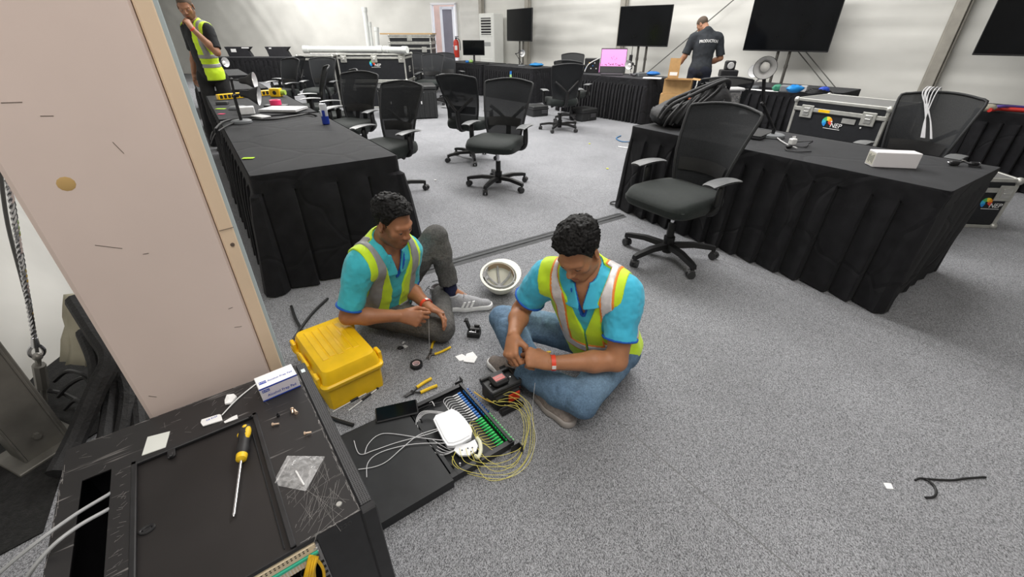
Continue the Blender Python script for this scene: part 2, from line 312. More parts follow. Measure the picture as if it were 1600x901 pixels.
# ================================================================ OFFICE CHAIRS
SEATM = mat('black_seat_fabric', (.013, .0175, .0165), .8, nscale=60, namt=.2, bump=.2, bscale=500, spec=.3, sheen=.1)
MESHM = mat('black_chair_mesh', (.024, .0255, .028), .7, nscale=220, namt=.3, alpha=.945, spec=.15)
MESHF = mat('black_mesh_rim', (.018, .019, .021), .6, nscale=60, namt=.2)
CHFR = mat('black_chair_frame', (.013, .013, .014), .45, nscale=40, namt=.15)
PADM = mat('grey_arm_pad', (.15, .155, .16), .38, nscale=40, namt=.08)
CAST = mat('caster_plastic', (.035, .035, .037), .45, nscale=40, namt=.1)
def make_chair(label):                    # faces +Y, origin on the floor below the gas lift
    t = thing('office_chair', label, 'chair')
    m = MB(); m.cyl((0, 0, .045), (0, 0, .17), .033, .038, 18)
    for k in range(5):
        a = 2 * pi * k / 5 + .3; R = Rz(a)
        pts = [(.02, .10, .032), (.17, .108, .026), (.29, .092, .02), (.325, .083, .017)]
        vs = []
        for x, z, w in pts:
            for dy, dz in ((-w, -.014), (w, -.014), (w * .7, .018), (-w * .7, .018)): vs.append(R @ V((x, dy, z + dz)))
        fs = [(0, 3, 2, 1), (12, 13, 14, 15)] + [(4 * i + j, 4 * i + (j + 1) % 4, 4 * i + 4 + (j + 1) % 4, 4 * i + 4 + j) for i in range(3) for j in range(4)]
        m.add(vs, fs)
    base = m.build('star_base', CHFR, t, ang=.5); cme = None
    for k in range(5):
        a = 2 * pi * k / 5 + .3
        if cme is None:
            c = MB(); c.cyl((0, 0, .07), (0, 0, .05), .011); c.cyl((-.026, .012, .029), (-.006, .012, .029), .028, n=16); c.cyl((.006, .012, .029), (.026, .012, .029), .028, n=16); c.box((0, .008, .045), (.044, .05, .03), .012)
            co = c.build('caster', CAST, base); cme = co.data
        else: co = bpy.data.objects.new('caster', cme); COL.objects.link(co); co.parent = base
        co.location = (cos(a) * .315, sin(a) * .315, .001); co.rotation_euler = (0, 0, a + 1.1 + k * .9)
    m = MB(); m.cyl((0, 0, .16), (0, 0, .28), .025, n=16); m.m = 1; m.cyl((0, 0, .27), (0, 0, .40), .014, n=14); m.build('gas_lift', [CHFR, CHR], t)
    m = MB(); m.box((0, -.01, .415), (.2, .26, .045), .012); m.cyl((.1, .02, .415), (.2, .03, .41), .008); m.box((.22, .03, .41), (.06, .025, .012), .004)
    m.cyl((-.1, -.03, .42), (-.17, -.03, .39), .02, n=12); m.build('tilt_mechanism', CHFR, t)
    # seat: rounded cushion with a waterfall front
    def seat(i, j):
        u = 2 * pi * i / 32; f, z = ((.0, .415), (.80, .415), (.93, .422), (.99, .445), (1, .475), (.985, .500), (.95, .516), (.88, .526), (.70, .531), (.45, .530), (.2, .528), (0, .528))[j]
        x = .258 * math.copysign(abs(cos(u)) ** .38, cos(u)); y = .252 * math.copysign(abs(sin(u)) ** .38, sin(u)); y2 = y * f
        z -= .045 * max(0, (y2 - .08) / .17) ** 2 * (j > 4) - .012 * (x * f / .25) ** 2 * (j > 5)
        return V((x * f * (1 - .10 * max(0, -y2 / .25)), y2 + .03, z))
    MB().grid(seat, 32, 12, True).build('seat', SEATM, t, ang=1.2)
    # back: fan-shaped frame, curved in plan and leaning back
    def bp(u, k):                         # u -1..1 across, k 0..1 up
        w = .170 + .088 * k ** .8 - .008 * (k > .93) * ((k - .93) / .07) ** 2
        z = .50 + .56 * k - .035 * u * u * k; y = -.215 - .13 * k ** 1.4 + .055 * u * u + .02 * sin(pi * k)
        return V((w * u, y, z))
    rim = [bp(-1 + 2 * i / 10, 1) for i in range(11)] + [bp(1, 1 - i / 9) for i in range(1, 10)] + [bp(1 - 2 * i / 8, 0) for i in range(1, 9)] + [bp(-1, i / 9) for i in range(1, 9)]
    fr = MB().tube(rim, .0105, 8, 2, closed=True); fo = fr.build('backrest_frame', MESHF, t, ang=1.2)
    g = MB(); g.grid(lambda i, j: bp(-.99 + 1.98 * i / 14, .01 + .98 * j / 14), 15, 15); g.build('backrest_mesh', MESHM, t, ang=2)
    m = MB(); m.grid(lambda i, j: bp(-.85 + 1.7 * i / 8, .2 + .16 * j / 4) + V((0, .012, 0)), 9, 5); m.build('lumbar_pad', CHFR, t, ang=2)
    m = MB(); m.tube([(0, -.12, .415), (0, -.24, .43), (0, -.275, .52), (0, -.285, .66)], .026, 8, 5)
    for s in (-1, 1): m.tube([(0, -.28, .63), (s * .09, -.27, .72), (s * .18, -.235, .80)], .017, 8, 4)
    m.build('back_support', CHFR, t, ang=1.2)
    for s in (-1, 1):
        m = MB(); m.tube([(s * .13, 0, .432), (s * .24, 0, .432), (s * .285, -.005, .47), (s * .29, -.01, .56), (s * .285, -.005, .655)], .021, 8, 4)
        m.box((s * .287, -.005, .56), (.034, .06, .14), .012); ao = m.build('armrest', CHFR, t, ang=1.2)
        p = MB(); p.grid(lambda i, j: V((s * .285 + (-1 + 2 * j / 4) * (.048 - .05 * max(0, i / 9 - .6) ** 2), -.13 + .26 * i / 9, .672 - .05 * (i / 9 - .5) ** 2 - .006 * (j / 2 - 1) ** 2)), 10, 5)
        p.grid(lambda i, j: V((s * .285 + (-1 + 2 * j / 4) * (.048 - .05 * max(0, i / 9 - .6) ** 2), -.13 + .26 * i / 9, .656 - .03 * (i / 9 - .5) ** 2)), 10, 5)
        p.build('arm_pad', PADM, ao, ang=1.2)
    for c in t.children:
        c.data.transform(MX.Diagonal((1.06, 1.06, .985, 1)))
        for g in c.children: g.location = V((g.location.x * 1.06, g.location.y * 1.06, g.location.z)); (g.data.transform(MX.Diagonal((1.06, 1.06, .985, 1))) if not g.name.startswith('caster') else None)  # CHS
    return t
CH = [ # label, photo column/row of the floor point, facing heading
 ('black mesh office chair with broad fan back at the corner of the right black-draped table', (1040, 401), -122),
 ('black mesh office chair in the middle of the open carpet, turned towards the camera', (779, 291), -158),
 ('black mesh office chair seen from behind, just left behind the chair in mid carpet', (738, 249), 25),
 ('black office chair seen from the rear, alone before the far corner of skirted tables', (874, 203), -12),
 ('black office chair standing behind the one before the far skirted tables, nearer the pink laptop', (892, 188), 30),
 ('black mesh office chair nearest along the right side of the left draped table', (-1.24, 4.40), -150),
 ('black mesh office chair second along the left draped table, behind the nearest one there', (-1.98, 5.62), -162),
 ('black office chair seen edge-on by the silver laptop, front one of two', (-2.37, 6.16), -118),
 ('black office chair seen edge-on by the yellow power strip, back one of two', (-3.02, 6.95), -116),
 ('black office chair with grey arms beside the second left table, behind the yellow block', (-4.40, 9.05), -150),
 ('black office chair with slanted back beside the left flight case, leaning to the far tables', (463, 172), -75),
 ('black office chair before the left flight case with its back to the case', (510, 182), 185),
 ('black office chair beside the silver cases, leftmost of the three by the doorway', (645, 158), 200),
 ('black office chair in the middle of the three parked by the doorway', (676, 163), 190),
 ('black office chair right of the doorway chairs, turned to the skirted table with the monitor', (706, 157), 150),
 ('black office chair tucked behind the far skirted tables, only its top edge showing', (893, 160), 180),
 ('black office chair with rounded back between backpack and far lamp, behind the right table', (1097, 259), 12),
 ('black mesh office chair with white cables hung over its back behind the right table', (0, 0), -125),
]
ch0 = make_chair(CH[0][0]); CHAIRS = []
for i, (lb, px, h) in enumerate(CH):
    p = V((3.17, 3.54, 0)) if px == (0, 0) else V((px[0], px[1], 0)) if abs(px[0]) < 20 else at(*px)
    if i == 0: ch0.location = p; ch0.rotation_euler = (0, 0, hdg(h)); ch0['group'] = 'black mesh office chairs'; c = ch0
    else: c = clone(ch0, lb, p, hdg(h), 'black mesh office chairs')
    CHAIRS.append(c)

# ================================================================ SKIRTED TABLES
TZ = .75
def make_table(label, O, rz, w, l, pitch=.17, amp=.022, flare=.02, seed=0, step=None, drape=0, band=.11, fx=0, fy=0, group='black draped tables'):
    t = thing('skirted_table', label, 'table', (O[0], O[1], 0), rz, group)
    def top(i, j):
        x = w * i / 12; y = l * j / 24; e = min(x, w - x, y, l - y)
        return V((x, y, TZ - .0005 - (.006 if e < .001 else 0) - .0015 * (1 + mnoise.noise(V((x * 4 + seed, y * 4, seed)))) * (e > .001)))
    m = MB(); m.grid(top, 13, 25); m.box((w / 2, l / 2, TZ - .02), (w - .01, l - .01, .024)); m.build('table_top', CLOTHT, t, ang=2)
    # skirt
    per = []; cr = .03; rnd_ = random.Random(seed); PLEAT = ((0, -.25), (.06, .12), (.34, .42), (.62, .70), (.90, 1.0), (.965, .93))
    for (x0, y0, x1, y1, nx, ny, a0) in ((0, 0, w, 0, 0, -1, -90), (w, 0, w, l, 1, 0, 0), (w, l, 0, l, 0, 1, 90), (0, l, 0, 0, -1, 0, 180)):
        L = hypot(x1 - x0, y1 - y0) - 2 * cr; dx, dy = (x1 - x0) / (L + 2 * cr), (y1 - y0) / (L + 2 * cr); npl = max(1, round(L / pitch)); cuts = [0] + [k + rnd_.uniform(-.16, .16) for k in range(1, npl)] + [npl]
        for k in range(npl):
            for f, pr in PLEAT:
                s = cr + L * (cuts[k] + f * (cuts[k + 1] - cuts[k])) / npl; per.append((x0 + dx * s, y0 + dy * s, nx, ny, pr))
        ex, ey = x1 - dx * cr - nx * cr, y1 - dy * cr - ny * cr
        for k in range(0, 6):
            a = radians(a0 + 90 * k / 5); per.append((ex + cos(a) * cr, ey + sin(a) * cr, cos(a), sin(a), .9 - .12 * k))
    S = [0]
    for a, b in zip(per, per[1:]): S.append(S[-1] + hypot(b[0] - a[0], b[1] - a[1]))
    ZS = [TZ - .004, TZ - .016, TZ - .05, TZ - band, TZ - band - .015, .48, .34, .2, .09, .012]
    def sk(i, j):
        x, y, nx, ny, pr = per[i]; z = ZS[j]; s = S[i]; g = 0 if j < 4 else .3 + .7 * (TZ - z) / TZ
        nz = mnoise.noise(V((s * 5, z * 4 + seed, 3)))
        corner = abs(nx * ny) * 2
        off = .004 + (0 if j < 1 else .003) + amp * 2.0 * pr * g + flare * (TZ - z) / TZ + .008 * nz * g + (.006 * mnoise.noise(V((s * 9, z * 14, seed))) if j in (2, 3) else 0) + drape * corner * g
        off += (max(0, -nx) * fx + max(0, -ny) * fy) * (TZ - z) / TZ - .011 * (j == 4)
        return V((x + nx * off, y + ny * off, z))
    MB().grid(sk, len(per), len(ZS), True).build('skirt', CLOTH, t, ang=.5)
    return t
R33 = radians(34.2)
YA = V((-sin(R33), cos(R33), 0)); XA = V((cos(R33), sin(R33), 0))
T1O = V((-1.503, 2.449, 0))
make_table('long black draped table end nearest the pink column, drink can on it', T1O, R33, .883, 2.19, .2, .03, .035, 1, drape=.07)
T1B = T1O + YA * 2.27
make_table('black draped table with the yellow power strip, continuing behind the nearest left one', T1B, R33, .883, 2.19, .2, .03, .02, 2)
T2O = V((-4.40, 6.60, 0)); T3O = V((-5.92, 8.95, 0))
make_table('black draped table right behind the man by the column, next after the gap', T2O, R33, .883, 2.0, .2, .03, .02, 3)
make_table('small-looking black draped table left of the far end, lamp head shining on it', T3O, R33, .883, 2.0, .2, .03, .02, 4)
make_table('black draped table at the very back left carrying two covered monitors', V((-10.6, 16.5, 0)), 0, 3.3, .85, .16, .03, .02, 5)
T9O = V((2.276, 2.17, 0)); R9 = radians(33.5)
make_table('large black pleated table in the right foreground with a white box on it', T9O, R9, .867, 2.2, .155, .024, .0, 6, band=.10, fx=.05, fy=-.085)
T5O = V((.473, 11.145, 0)); UX = V((cos(RZW), sin(RZW), 0)); UY = V((-sin(RZW), cos(RZW), 0))
make_table('black skirted table along the right tent wall, nearer half under the first wall screen', T5O, RZW, .86, 1.88, .075, .03, .01, 7, step=.0125)
T5B = T5O + UY * 2.0
make_table('black skirted table with a small monitor by the white air conditioner', T5B, RZW, .86, 1.95, .075, .03, .01, 8, step=.0125)
T6O = V((2.408, 8.416, 0))
make_table('black finely pleated table carrying the laptop with pink screen', T6O, RZW, .80, 2.2, .075, .035, .01, 9, step=.0125)
T7O = V((4.524, 6.422, 0))
make_table('black skirted table behind the tall desk lamp, blue tools on it', T7O, RZW, .8, 1.45, .12, .03, .01, 10)
T8O = V((6.39, 3.27, 0))
make_table('black skirted table at the right edge with red and purple cables', T8O, RZW, .8, 2.2, .12, .035, .01, 11)
def on(O, rz, x, y, z=TZ):                 # place on a table, local x and y
    return V((O[0] + cos(rz) * x - sin(rz) * y, O[1] + sin(rz) * x + cos(rz) * y, z))
# ================================================================ COLUMN, RACK CABINET AND WHAT LIES ON IT
PCOL = mat('pink_painted_board', (.74, .61, .555), .38, nscale=1.6, namt=.06, spec=.45, bump=.05, bscale=3)
PEACH = mat('peach_trim_board', (.78, .60, .43), .5, nscale=4, namt=.05)
EDGE = mat('pale_blue_grey_edge', (.45, .52, .54), .5)
WOODD = mat('dark_mark', (.12, .09, .07), .8); STAIN = mat('yellow_stain', (.55, .36, .14), .7)
pL, pR = at(235, 655, .48), at(440, 560, .48); pL.z = pR.z = 0
cx = (pR - pL).normalized(); CW = (pR - pL).length; rzc = math.atan2(cx.y, cx.x)
col = thing('column', 'broad pink painted column standing behind the black rack cabinet', 'column', pL, rzc)
m = MB(); m.box(((CW - .045) / 2, .15, 2.24), (CW - .045, .30, 4.48), .008); m.build('front_board', PCOL, col)
m = MB(); m.box((CW - .024, .15, 2.24), (.038, .296, 4.48), .003); st_ = m.build('corner_strip', PEACH, col)
for z in (.92, 2.6): MB().lathe([(.0005, .003), (.005, .003), (.006, 0)], (CW - .022, .002, z), (0, -1, 0), 10).build('screw', WOODD, st_)
MB().box((CW + .0, .155, 2.24), (.014, .29, 4.48), .002).build('edge_profile', EDGE, col)
m = MB()
for x, z, a, l in ((.10, 1.0, .5, .05), (.16, .96, .1, .012), (.29, .66, .3, .02), (.29, .73, 0, .012), (.07, 1.33, .05, .03), (.11, 1.30, .1, .02), (.20, 1.22, 1.2, .03), (.03, .55, .8, .02)):
    m.box((x, -.0002, z), (l, .0008, .0013), 0, Ry(a))
m.build('scuff_mark', WOODD, col)
MB().lathe([(.001, .0008), (.013, .0008), (.016, 0)], (.085, -.0002, 1.16), (.0, -1, 0), 12).build('stain', STAIN, col)
m = MB(); m.box((CW - .0235, -.001, .97), (.038, .001, .0015)); m.build('board_joint', WOODD, col)

def scratch_metal():
    mm = bpy.data.materials.new('scratched_black_metal'); mm.use_nodes = True; nt = mm.node_tree; b = nt.nodes['Principled BSDF']; L = nt.links.new
    b.inputs['Roughness'].default_value = .42; b.inputs['Specular IOR Level'].default_value = .5
    tc = nt.nodes.new('ShaderNodeTexCoord'); last = None
    for k, (rot, sx, sy, th) in enumerate(((.5, 1.2, 70, .665), (-.7, 1.5, 60, .67), (1.4, 2, 80, .68))):
        mp = nt.nodes.new('ShaderNodeMapping'); mp.inputs['Rotation'].default_value = (0, 0, rot); mp.inputs['Scale'].default_value = (sx * 3, sy, 1); mp.inputs['Location'].default_value = (k * 3.3, k, 0); L(tc.outputs['Object'], mp.inputs[0])
        n = nt.nodes.new('ShaderNodeTexNoise'); n.inputs['Scale'].default_value = 1; n.inputs['Detail'].default_value = 2; n.inputs['Distortion'].default_value = .25; L(mp.outputs[0], n.inputs['Vector'])
        r = nt.nodes.new('ShaderNodeValToRGB'); r.color_ramp.elements[0].position = th; r.color_ramp.elements[1].position = th + .05; L(n.outputs[0], r.inputs[0])
        if last is None: last = r.outputs[0]
        else:
            mx = nt.nodes.new('ShaderNodeMix'); mx.data_type = 'RGBA'; mx.blend_type = 'LIGHTEN'; mx.inputs[0].default_value = 1; L(last, mx.inputs[6]); L(r.outputs[0], mx.inputs[7]); last = mx.outputs[2]
    n = nt.nodes.new('ShaderNodeTexNoise'); n.inputs['Scale'].default_value = 6; L(tc.outputs['Object'], n.inputs['Vector'])
    r = nt.nodes.new('ShaderNodeValToRGB'); r.color_ramp.elements[0].position = .42; r.color_ramp.elements[1].position = .68; r.color_ramp.elements[1].color = (.8, .8, .8, 1); L(n.outputs[0], r.inputs[0])
    mu = nt.nodes.new('ShaderNodeMix'); mu.data_type = 'RGBA'; mu.blend_type = 'MULTIPLY'; mu.inputs[0].default_value = 1; L(last, mu.inputs[6]); L(r.outputs[0], mu.inputs[7])
    mc = nt.nodes.new('ShaderNodeMix'); mc.data_type = 'RGBA'; L(mu.outputs[2], mc.inputs[0]); mc.inputs[6].default_value = (.018, .017, .018, 1); mc.inputs[7].default_value = (.36, .34, .33, 1); L(mc.outputs[2], b.inputs['Base Color'])
    return mm
SCRM = scratch_metal()
RZK = radians(216.5); KO = V((-.725, 1.102, 0)); KZ = .5
cab = thing('rack_cabinet', 'scratched black rack cabinet in the near left corner, screwdriver on its top', 'cabinet', KO, RZK)
def kb(s, t, z=KZ): return V((KO.x + cos(RZK) * s - sin(RZK) * t, KO.y + sin(RZK) * s + cos(RZK) * t, z))
m = MB()
def strip(s0, s1, t0, t1, z=KZ - .0015, h=.003): m.box(((s0 + s1) / 2, (t0 + t1) / 2, z), (s1 - s0, t1 - t0, h))
strip(0, .14, 0, .63); strip(.43, .47, 0, .63); strip(.527, .57, 0, .63); strip(.14, .43, 0, .155); strip(.47, .527, 0, .145); strip(.47, .527, .47, .63)
m.build('top_plate', SCRM, cab)
m = MB(); m.box((.285, .0015, .25), (.57, .003, .494)); m.box((.5685, .315, .25), (.003, .63, .494)); m.box((.285, .315, .01), (.56, .62, .02))
m.box((.05, .6285, .25), (.10, .003, .494)); m.box((.535, .6285, .25), (.07, .003, .494)); m.box((.3, .6285, .4915), (.4, .003, .011)); m.box((.3, .6285, .09), (.4, .003, .17)); m.box((.002, .315, .25), (.003, .63, .494))
m.build('side_wall', BLKM, cab)
MB().box((.285, .391, .4905), (.286, .468, .004), .001).build('removable_panel', mat('panel_black', (.017, .015, .015), .45, nscale=5, namt=.25), cab)
m = MB()
for c, d in (((.146, .39, .4985), (.012, .47, .010)), ((.424, .39, .4985), (.012, .47, .010)), ((.285, .161, .4985), (.29, .012, .010)), ((.163, .40, .494), (.003, .43, .004))): m.box(c, d, .002)
m.build('panel_rim', BLKM, cab)
m = MB(); m.box((.346, .178, .4985), (.018, .03, .008), .002); m.box((.346, .187, .503), (.010, .014, .006), .002); m.build('spring_clip', BLKM, cab); MB().cyl((.157, .163, .5), (.157, .163, .506), .005).build('panel_pin', BLKM, cab)
lk = MB(); lk.tube([(.401 + cos(a) * .013, .385 + sin(a) * .009, .4938) for a in [i * pi / 8 for i in range(16)]], .0034, 8, 1, True); lk.box((.401, .385, .4935), (.016, .010, .003), .001); lk.build('quarter_turn_lock', BLKM, cab)
MB().lathe([(.001, .002), (.006, .002), (.007, 0)], (.036, .585, KZ)).build('screw_head', ALU, cab)
PERF = bpy.data.materials.new('perforated_black_steel'); PERF.use_nodes = True
nt = PERF.node_tree; b = nt.nodes['Principled BSDF']; b.inputs['Roughness'].default_value = .4
tc = nt.nodes.new('ShaderNodeTexCoord'); vo = nt.nodes.new('ShaderNodeTexVoronoi'); vo.inputs['Scale'].default_value = 190; vo.inputs['Randomness'].default_value = .1
r = nt.nodes.new('ShaderNodeValToRGB'); r.color_ramp.elements[0].position = .35; r.color_ramp.elements[0].color = (.003, .003, .003, 1); r.color_ramp.elements[1].position = .45; r.color_ramp.elements[1].color = (.075, .075, .08, 1)
nt.links.new(tc.outputs['Object'], vo.inputs['Vector']); nt.links.new(vo.outputs['Distance'], r.inputs[0]); nt.links.new(r.outputs[0], b.inputs['Base Color'])
m = MB(); m.box((-.017, .30, .26), (.030, .62, .462), .003); m.build('perforated_door', PERF, cab)
MB().box((-.017, .035, .4915), (.012, .018, .001)).build('door_sticker', mat('pale_sticker', (.7, .78, .8), .5), cab)
m = MB(); m.box((-.017, .622, .30), (.036, .022, .38), .003); m.build('door_hinge_post', BLKM, cab)
rs = random.Random(11); m = MB()
def scr(x, y, a, l, w=.0007): m.box((x, y, KZ + .0001), (l, w, .0004), 0, Rz(a))
for k in range(70):
    x, y = rs.gauss(.075, .035), rs.gauss(.545, .05)
    if .006 < x < .134 and .33 < y < .622: a = rs.choice((1.15, 1.3, 1.0, 1.3, 1.9, .4)) + rs.gauss(0, .25); l = min(rs.uniform(.02, .13), 2 * (.134 - x), 2 * x); scr(x, y, a, max(.008, l), rs.uniform(.00025, .0005))
for k in range(46):
    x, y = rs.uniform(.02, .55), rs.uniform(.01, .14); scr(x, y, rs.gauss(.3, .7), rs.uniform(.004, .03), .0004)
for k in range(40):
    x, y = rs.uniform(.44, .46), rs.uniform(.15, .6); scr(x, y, rs.gauss(.2, .5), rs.uniform(.004, .018), .0004)
for k in range(60): scr(rs.uniform(.001, .006), rs.uniform(.02, .625), pi / 2 + rs.gauss(0, .06), rs.uniform(.006, .03), .0008)
for k in range(40): scr(rs.uniform(.565, .569), rs.uniform(.02, .6), pi / 2 + rs.gauss(0, .06), rs.uniform(.006, .03), .0008)
for k in range(26): scr(rs.uniform(.01, .13), rs.uniform(.625, .629), rs.gauss(0, .06), rs.uniform(.005, .02), .0011)
for k in range(24): scr(rs.uniform(.02, .55), rs.uniform(.001, .004), rs.gauss(0, .05), rs.uniform(.005, .03), .0009)
ob = m.build('scratch_mark', mat('bare_scratch', (.25, .24, .235), .5, nscale=60, namt=.4), cab); ob['kind'] = 'stuff'
# label plate and patch panel in the opening of the side
CREAM = mat('cream_strip', (.72, .6, .42), .5, nscale=10, namt=.06)
pp = MB(); pp.box((.30, .621, .467), (.385, .02, .026), .002); po = pp.build('termination_strip', CREAM, cab)
m = MB()
for i in range(46):
    for j in range(2): m.box((.125 + i * .0083, .6313, .475 - j * .006), (.0035, .001, .0022))
ob = m.build('strip_hole', mat('hole_black', (.01, .01, .01), .8), po); ob['kind'] = 'stuff'
MB().box((.30, .623, .4485), (.385, .022, .009), .001).build('green_strip', mat('teal_strip', (.05, .5, .33), .5), cab)
m = MB(); m.box((.30, .621, .431), (.385, .018, .024)); to = m.build('tooth_strip', CREAM, cab)
m = MB()
for i in range(60): m.box((.125 + i * .0063, .6306, .431), (.0032, .002, .021))
ob = m.build('tooth', mat('pink_white', (.75, .68, .6), .5), to); ob['kind'] = 'stuff'
m = MB(); m.box((.108, .621, .37), (.014, .018, .2), .001); br = m.build('grey_bracket', GRY, cab)
m = MB()
for i in range(6): m.box((.108, .6305, .405 - i * .022), (.009, .001, .009))
m.build('bracket_slot', mat('hole_black', (.01, .01, .01), .8), br)
m = MB()
for i in range(2): m.box((.11, .6305, .462 - .012 * i), (.008, .001, .005))
m.build('white_tab', WHT, br)
m = MB()
for i in range(9): m.box((.24 + i * .022, .6302, .4915), (.003, .001, .009), 0, Ry(.5))
m.build('vent_slot', mat('hole_black', (.01, .01, .01), .8), cab)
YCAB = mat('yellow_fibre_jacket', (.85, .5, .02), .4, nscale=20, namt=.06)
m = MB()
for i in range(7):
    q = i - 3; m.tube([(.118 + .002 * q, .637, .45 + .003 * q), (.135 + .003 * q, .644 + .003 * (i % 2), .42), (.15 + .005 * q, .632 + .003 * (i % 3), .36), (.18 + .012 * q, .60, .28), (.2 + .02 * q, .56, .2)], .0034, 6, 5)
for q in range(3): m.tube([(.2 + .02 * q, .622, .40), (.185 + .012 * q, .64, .36), (.21 + .02 * q, .63, .31), (.24, .58, .24)], .0034, 6, 5)
m.tube([(.118, .63, .44), (.112, .636, .38), (.13, .632, .30), (.15, .59, .22)], .0036, 6, 5)
o = m.build('yellow_fibre_bundle', YCAB, None); o.location = KO; o.rotation_euler = (0, 0, RZK); tag(o, 'bundle of yellow fibre cables inside the opening of the rack cabinet', 'cable')
m = MB(); m.tube([kb(.143 + .012 * cos(a), .632 + .010 * sin(a), .405) for a in [i * pi / 6 for i in range(12)]], .0018, 5, 1, True)
tag(m.build('cable_tie', BLK), 'black cable tie around the yellow fibre bundle', 'cable tie')
# raised mark on the front
text('embossed_mark', '1230', .02, mat('dull_mark', (.05, .05, .052), .6), cab, frame((.045, .6302, .478), (-1, 0, 0), (0, -.0, 1), (0, 1, 0)) @ Rz(0).to_4x4(), .0008)

# --- on the cabinet top
def yaw(px0, px1, z): d = at(*px1, z) - at(*px0, z); return math.atan2(d.y, d.x)
SKY = mat('screwdriver_black', (.02, .02, .021), .55, nscale=40, namt=.2)
p0, p1 = at(384, 664, .515), at(364, 805, .505); d = (p1 - p0); L = d.length; ax = d.normalized()
sd = thing('screwdriver', 'long screwdriver with black and yellow handle lying on the cabinet panel', 'screwdriver', (p0.x, p0.y, .4925), math.atan2(ax.y, ax.x))
hl = .115
m = MB(); m.lathe([(.001, -.004), (.011, 0), (.0155, .012), (.0165, .035), (.013, .055), (.0155, .08), (.0135, .1), (.012, .104)], (0, 0, .0165), (1, 0, 0), 16); m.build('handle', SKY, sd)
m = MB(); m.lathe([(.0125, .098), (.0135, .101), (.0125, hl), (.006, hl + .004)], (0, 0, .0165), (1, 0, 0), 16); m.build('collar', YGRIP, sd)
m = MB(); m.ball((.03, .006, .022), .014, sc=(1.9, .75, .72)); m.ball((.026, -.013, .0165), .008, sc=(1.1, .9, .7)); m.ball((.012, 0, .0165), .0168, sc=(.75, .6, 1.02)); m.build('grip_inlay', YGRIP, sd)
m = MB(); m.cyl((hl, 0, .0165), (L - .012, 0, .0085), .0034, n=12); m.cyl((L - .014, 0, .0085), (L - .006, 0, .008), .0034, .0040, 12); m.cyl((L - .006, 0, .008), (L, 0, .008), .0040, .0012, 12); m.build('blade', CHR, sd)
# alcohol prep pad box
BXP = at(437, 604, .5); b0, b1 = at(412, 628, .5), at(470, 603, .5); bx = (b1 - b0); BW = bx.length; bx.normalize(); brz = math.atan2(bx.y, bx.x)
BXD, BXH = .062, .05
pb = thing('prep_pad_box', 'small white and blue carton of alcohol pads on the back corner of the rack cabinet', 'box', (b0.x, b0.y, KZ), brz)
LAV = mat('lavender_white_card', (.74, .7, .78), .55); WCARD = mat('white_card', (.84, .84, .86), .5); INK = mat('blue_ink', (.02, .06, .42), .5); LINK = mat('pale_blue_ink', (.16, .22, .6), .5)
m = MB(); m.box((BW / 2, BXD / 2, BXH / 2), (BW, BXD, BXH), .001); m.build('carton', WCARD, pb)
m = MB(); m.box((BW / 2, -.0004, BXH / 2 + .001), (BW - .004, .0008, BXH - .012)); m.build('front_print', LAV, pb)
m = MB(); m.box((BW / 2, -.0006, .0028), (BW, .001, .0035)); m.box((BW / 2, -.0006, BXH - .0025), (BW, .001, .0045)); m.box((.016, -.0009, BXH - .013), (.02, .001, .009)); m.box((.016, BXD * .4, BXH + .0002), (.02, .012, .0008)); m.build('blue_band', INK, pb)
FM = lambda x, z: frame((x, -.0015, z), (1, 0, 0), (0, 0, 1), (0, -1, 0)); TM = lambda x, y: frame((x, y, BXH + .0009), (1, 0, 0), (0, 1, 0), (0, 0, 1))
text('print', 'Alcohol Prep Pad', .0125, INK, pb, FM(BW * .53, .018), .0002, xs=.92); text('print', 'Alcohol Prep Pad', .010, LINK, pb, TM(BW * .60, BXD * .38), .0002)
text('print', 'B-Mac', .007, WCARD, pb, FM(.016, BXH - .013), .0002); text('print', 'B-Mac', .008, WCARD, pb, TM(.016, BXD * .4), .0002)
# swab, wipes, pad, screws, bag
m = MB(); m.tube([at(347, 648, .5035), at(372, 622, .5035), at(402, 598, .5035)], .0017, 8, 4); tag(m.build('white_swab_stick', WHT), 'thin white stick leading from the torn sachet to the carton', 'stick')
def sheet(name, label, cat, pts, z, m_, th=.0012, grp=None, lift=0):
    c = sum((at(x, y, z) for x, y in pts), V()) / len(pts); P = [at(x, y, z) - c for x, y in pts]
    mb = MB(); n = len(P); vs = [V((p.x, p.y, h + lift * (i % 2) * (h > 0))) for h in (0.0002, th) for i, p in enumerate(P)] + [V((0, 0, th + lift * .5))]
    mb.add(vs, [tuple(range(n))[::-1]] + [(i, (i + 1) % n, n + (i + 1) % n, n + i) for i in range(n)] + [(n + i, n + (i + 1) % n, 2 * n) for i in range(n)])
    o = mb.build(name, m_, ang=.3); o.location = c; return tag(o, label, cat, grp)
wp = sheet('sachet', 'torn white alcohol wipe sachet with blue print beside the panel rim', 'sachet', [(314, 661), (318, 667), (348, 657), (346, 649), (342, 648), (316, 657)], .5, PAPER, .003, lift=.002)
c = wp.location; t = text('print', 'CE 0123', .008, INK, wp, MX.Rotation(brz, 4, 'Z') @ MX.Translation((0.002, .003, .0046)), .0002)
sheet('sachet_scrap', 'torn-off strip of sachet right of the white sachet by the rim', 'scrap', [(350, 659), (352, 662), (372, 654), (371, 649), (362, 652)], .5, PAPER, .002, lift=.002)
sheet('crumpled_wipe', 'crumpled white wipe lying under the thin stick on the cabinet', 'wipe', [(352, 627), (353, 634), (362, 631), (371, 622), (366, 617), (356, 620)], .5, PAPER, .006, lift=.004)
sheet('white_pad', 'blank off-white square adhesive pad on the cabinet top left of the sachet', 'pad', [(222, 712), (259, 699), (266, 674), (231, 683)], .5, mat('pad_white', (.72, .74, .70), .5), .002)
BRASS = mat('brass_screw', (.72, .55, .42), .35, metal=.6)
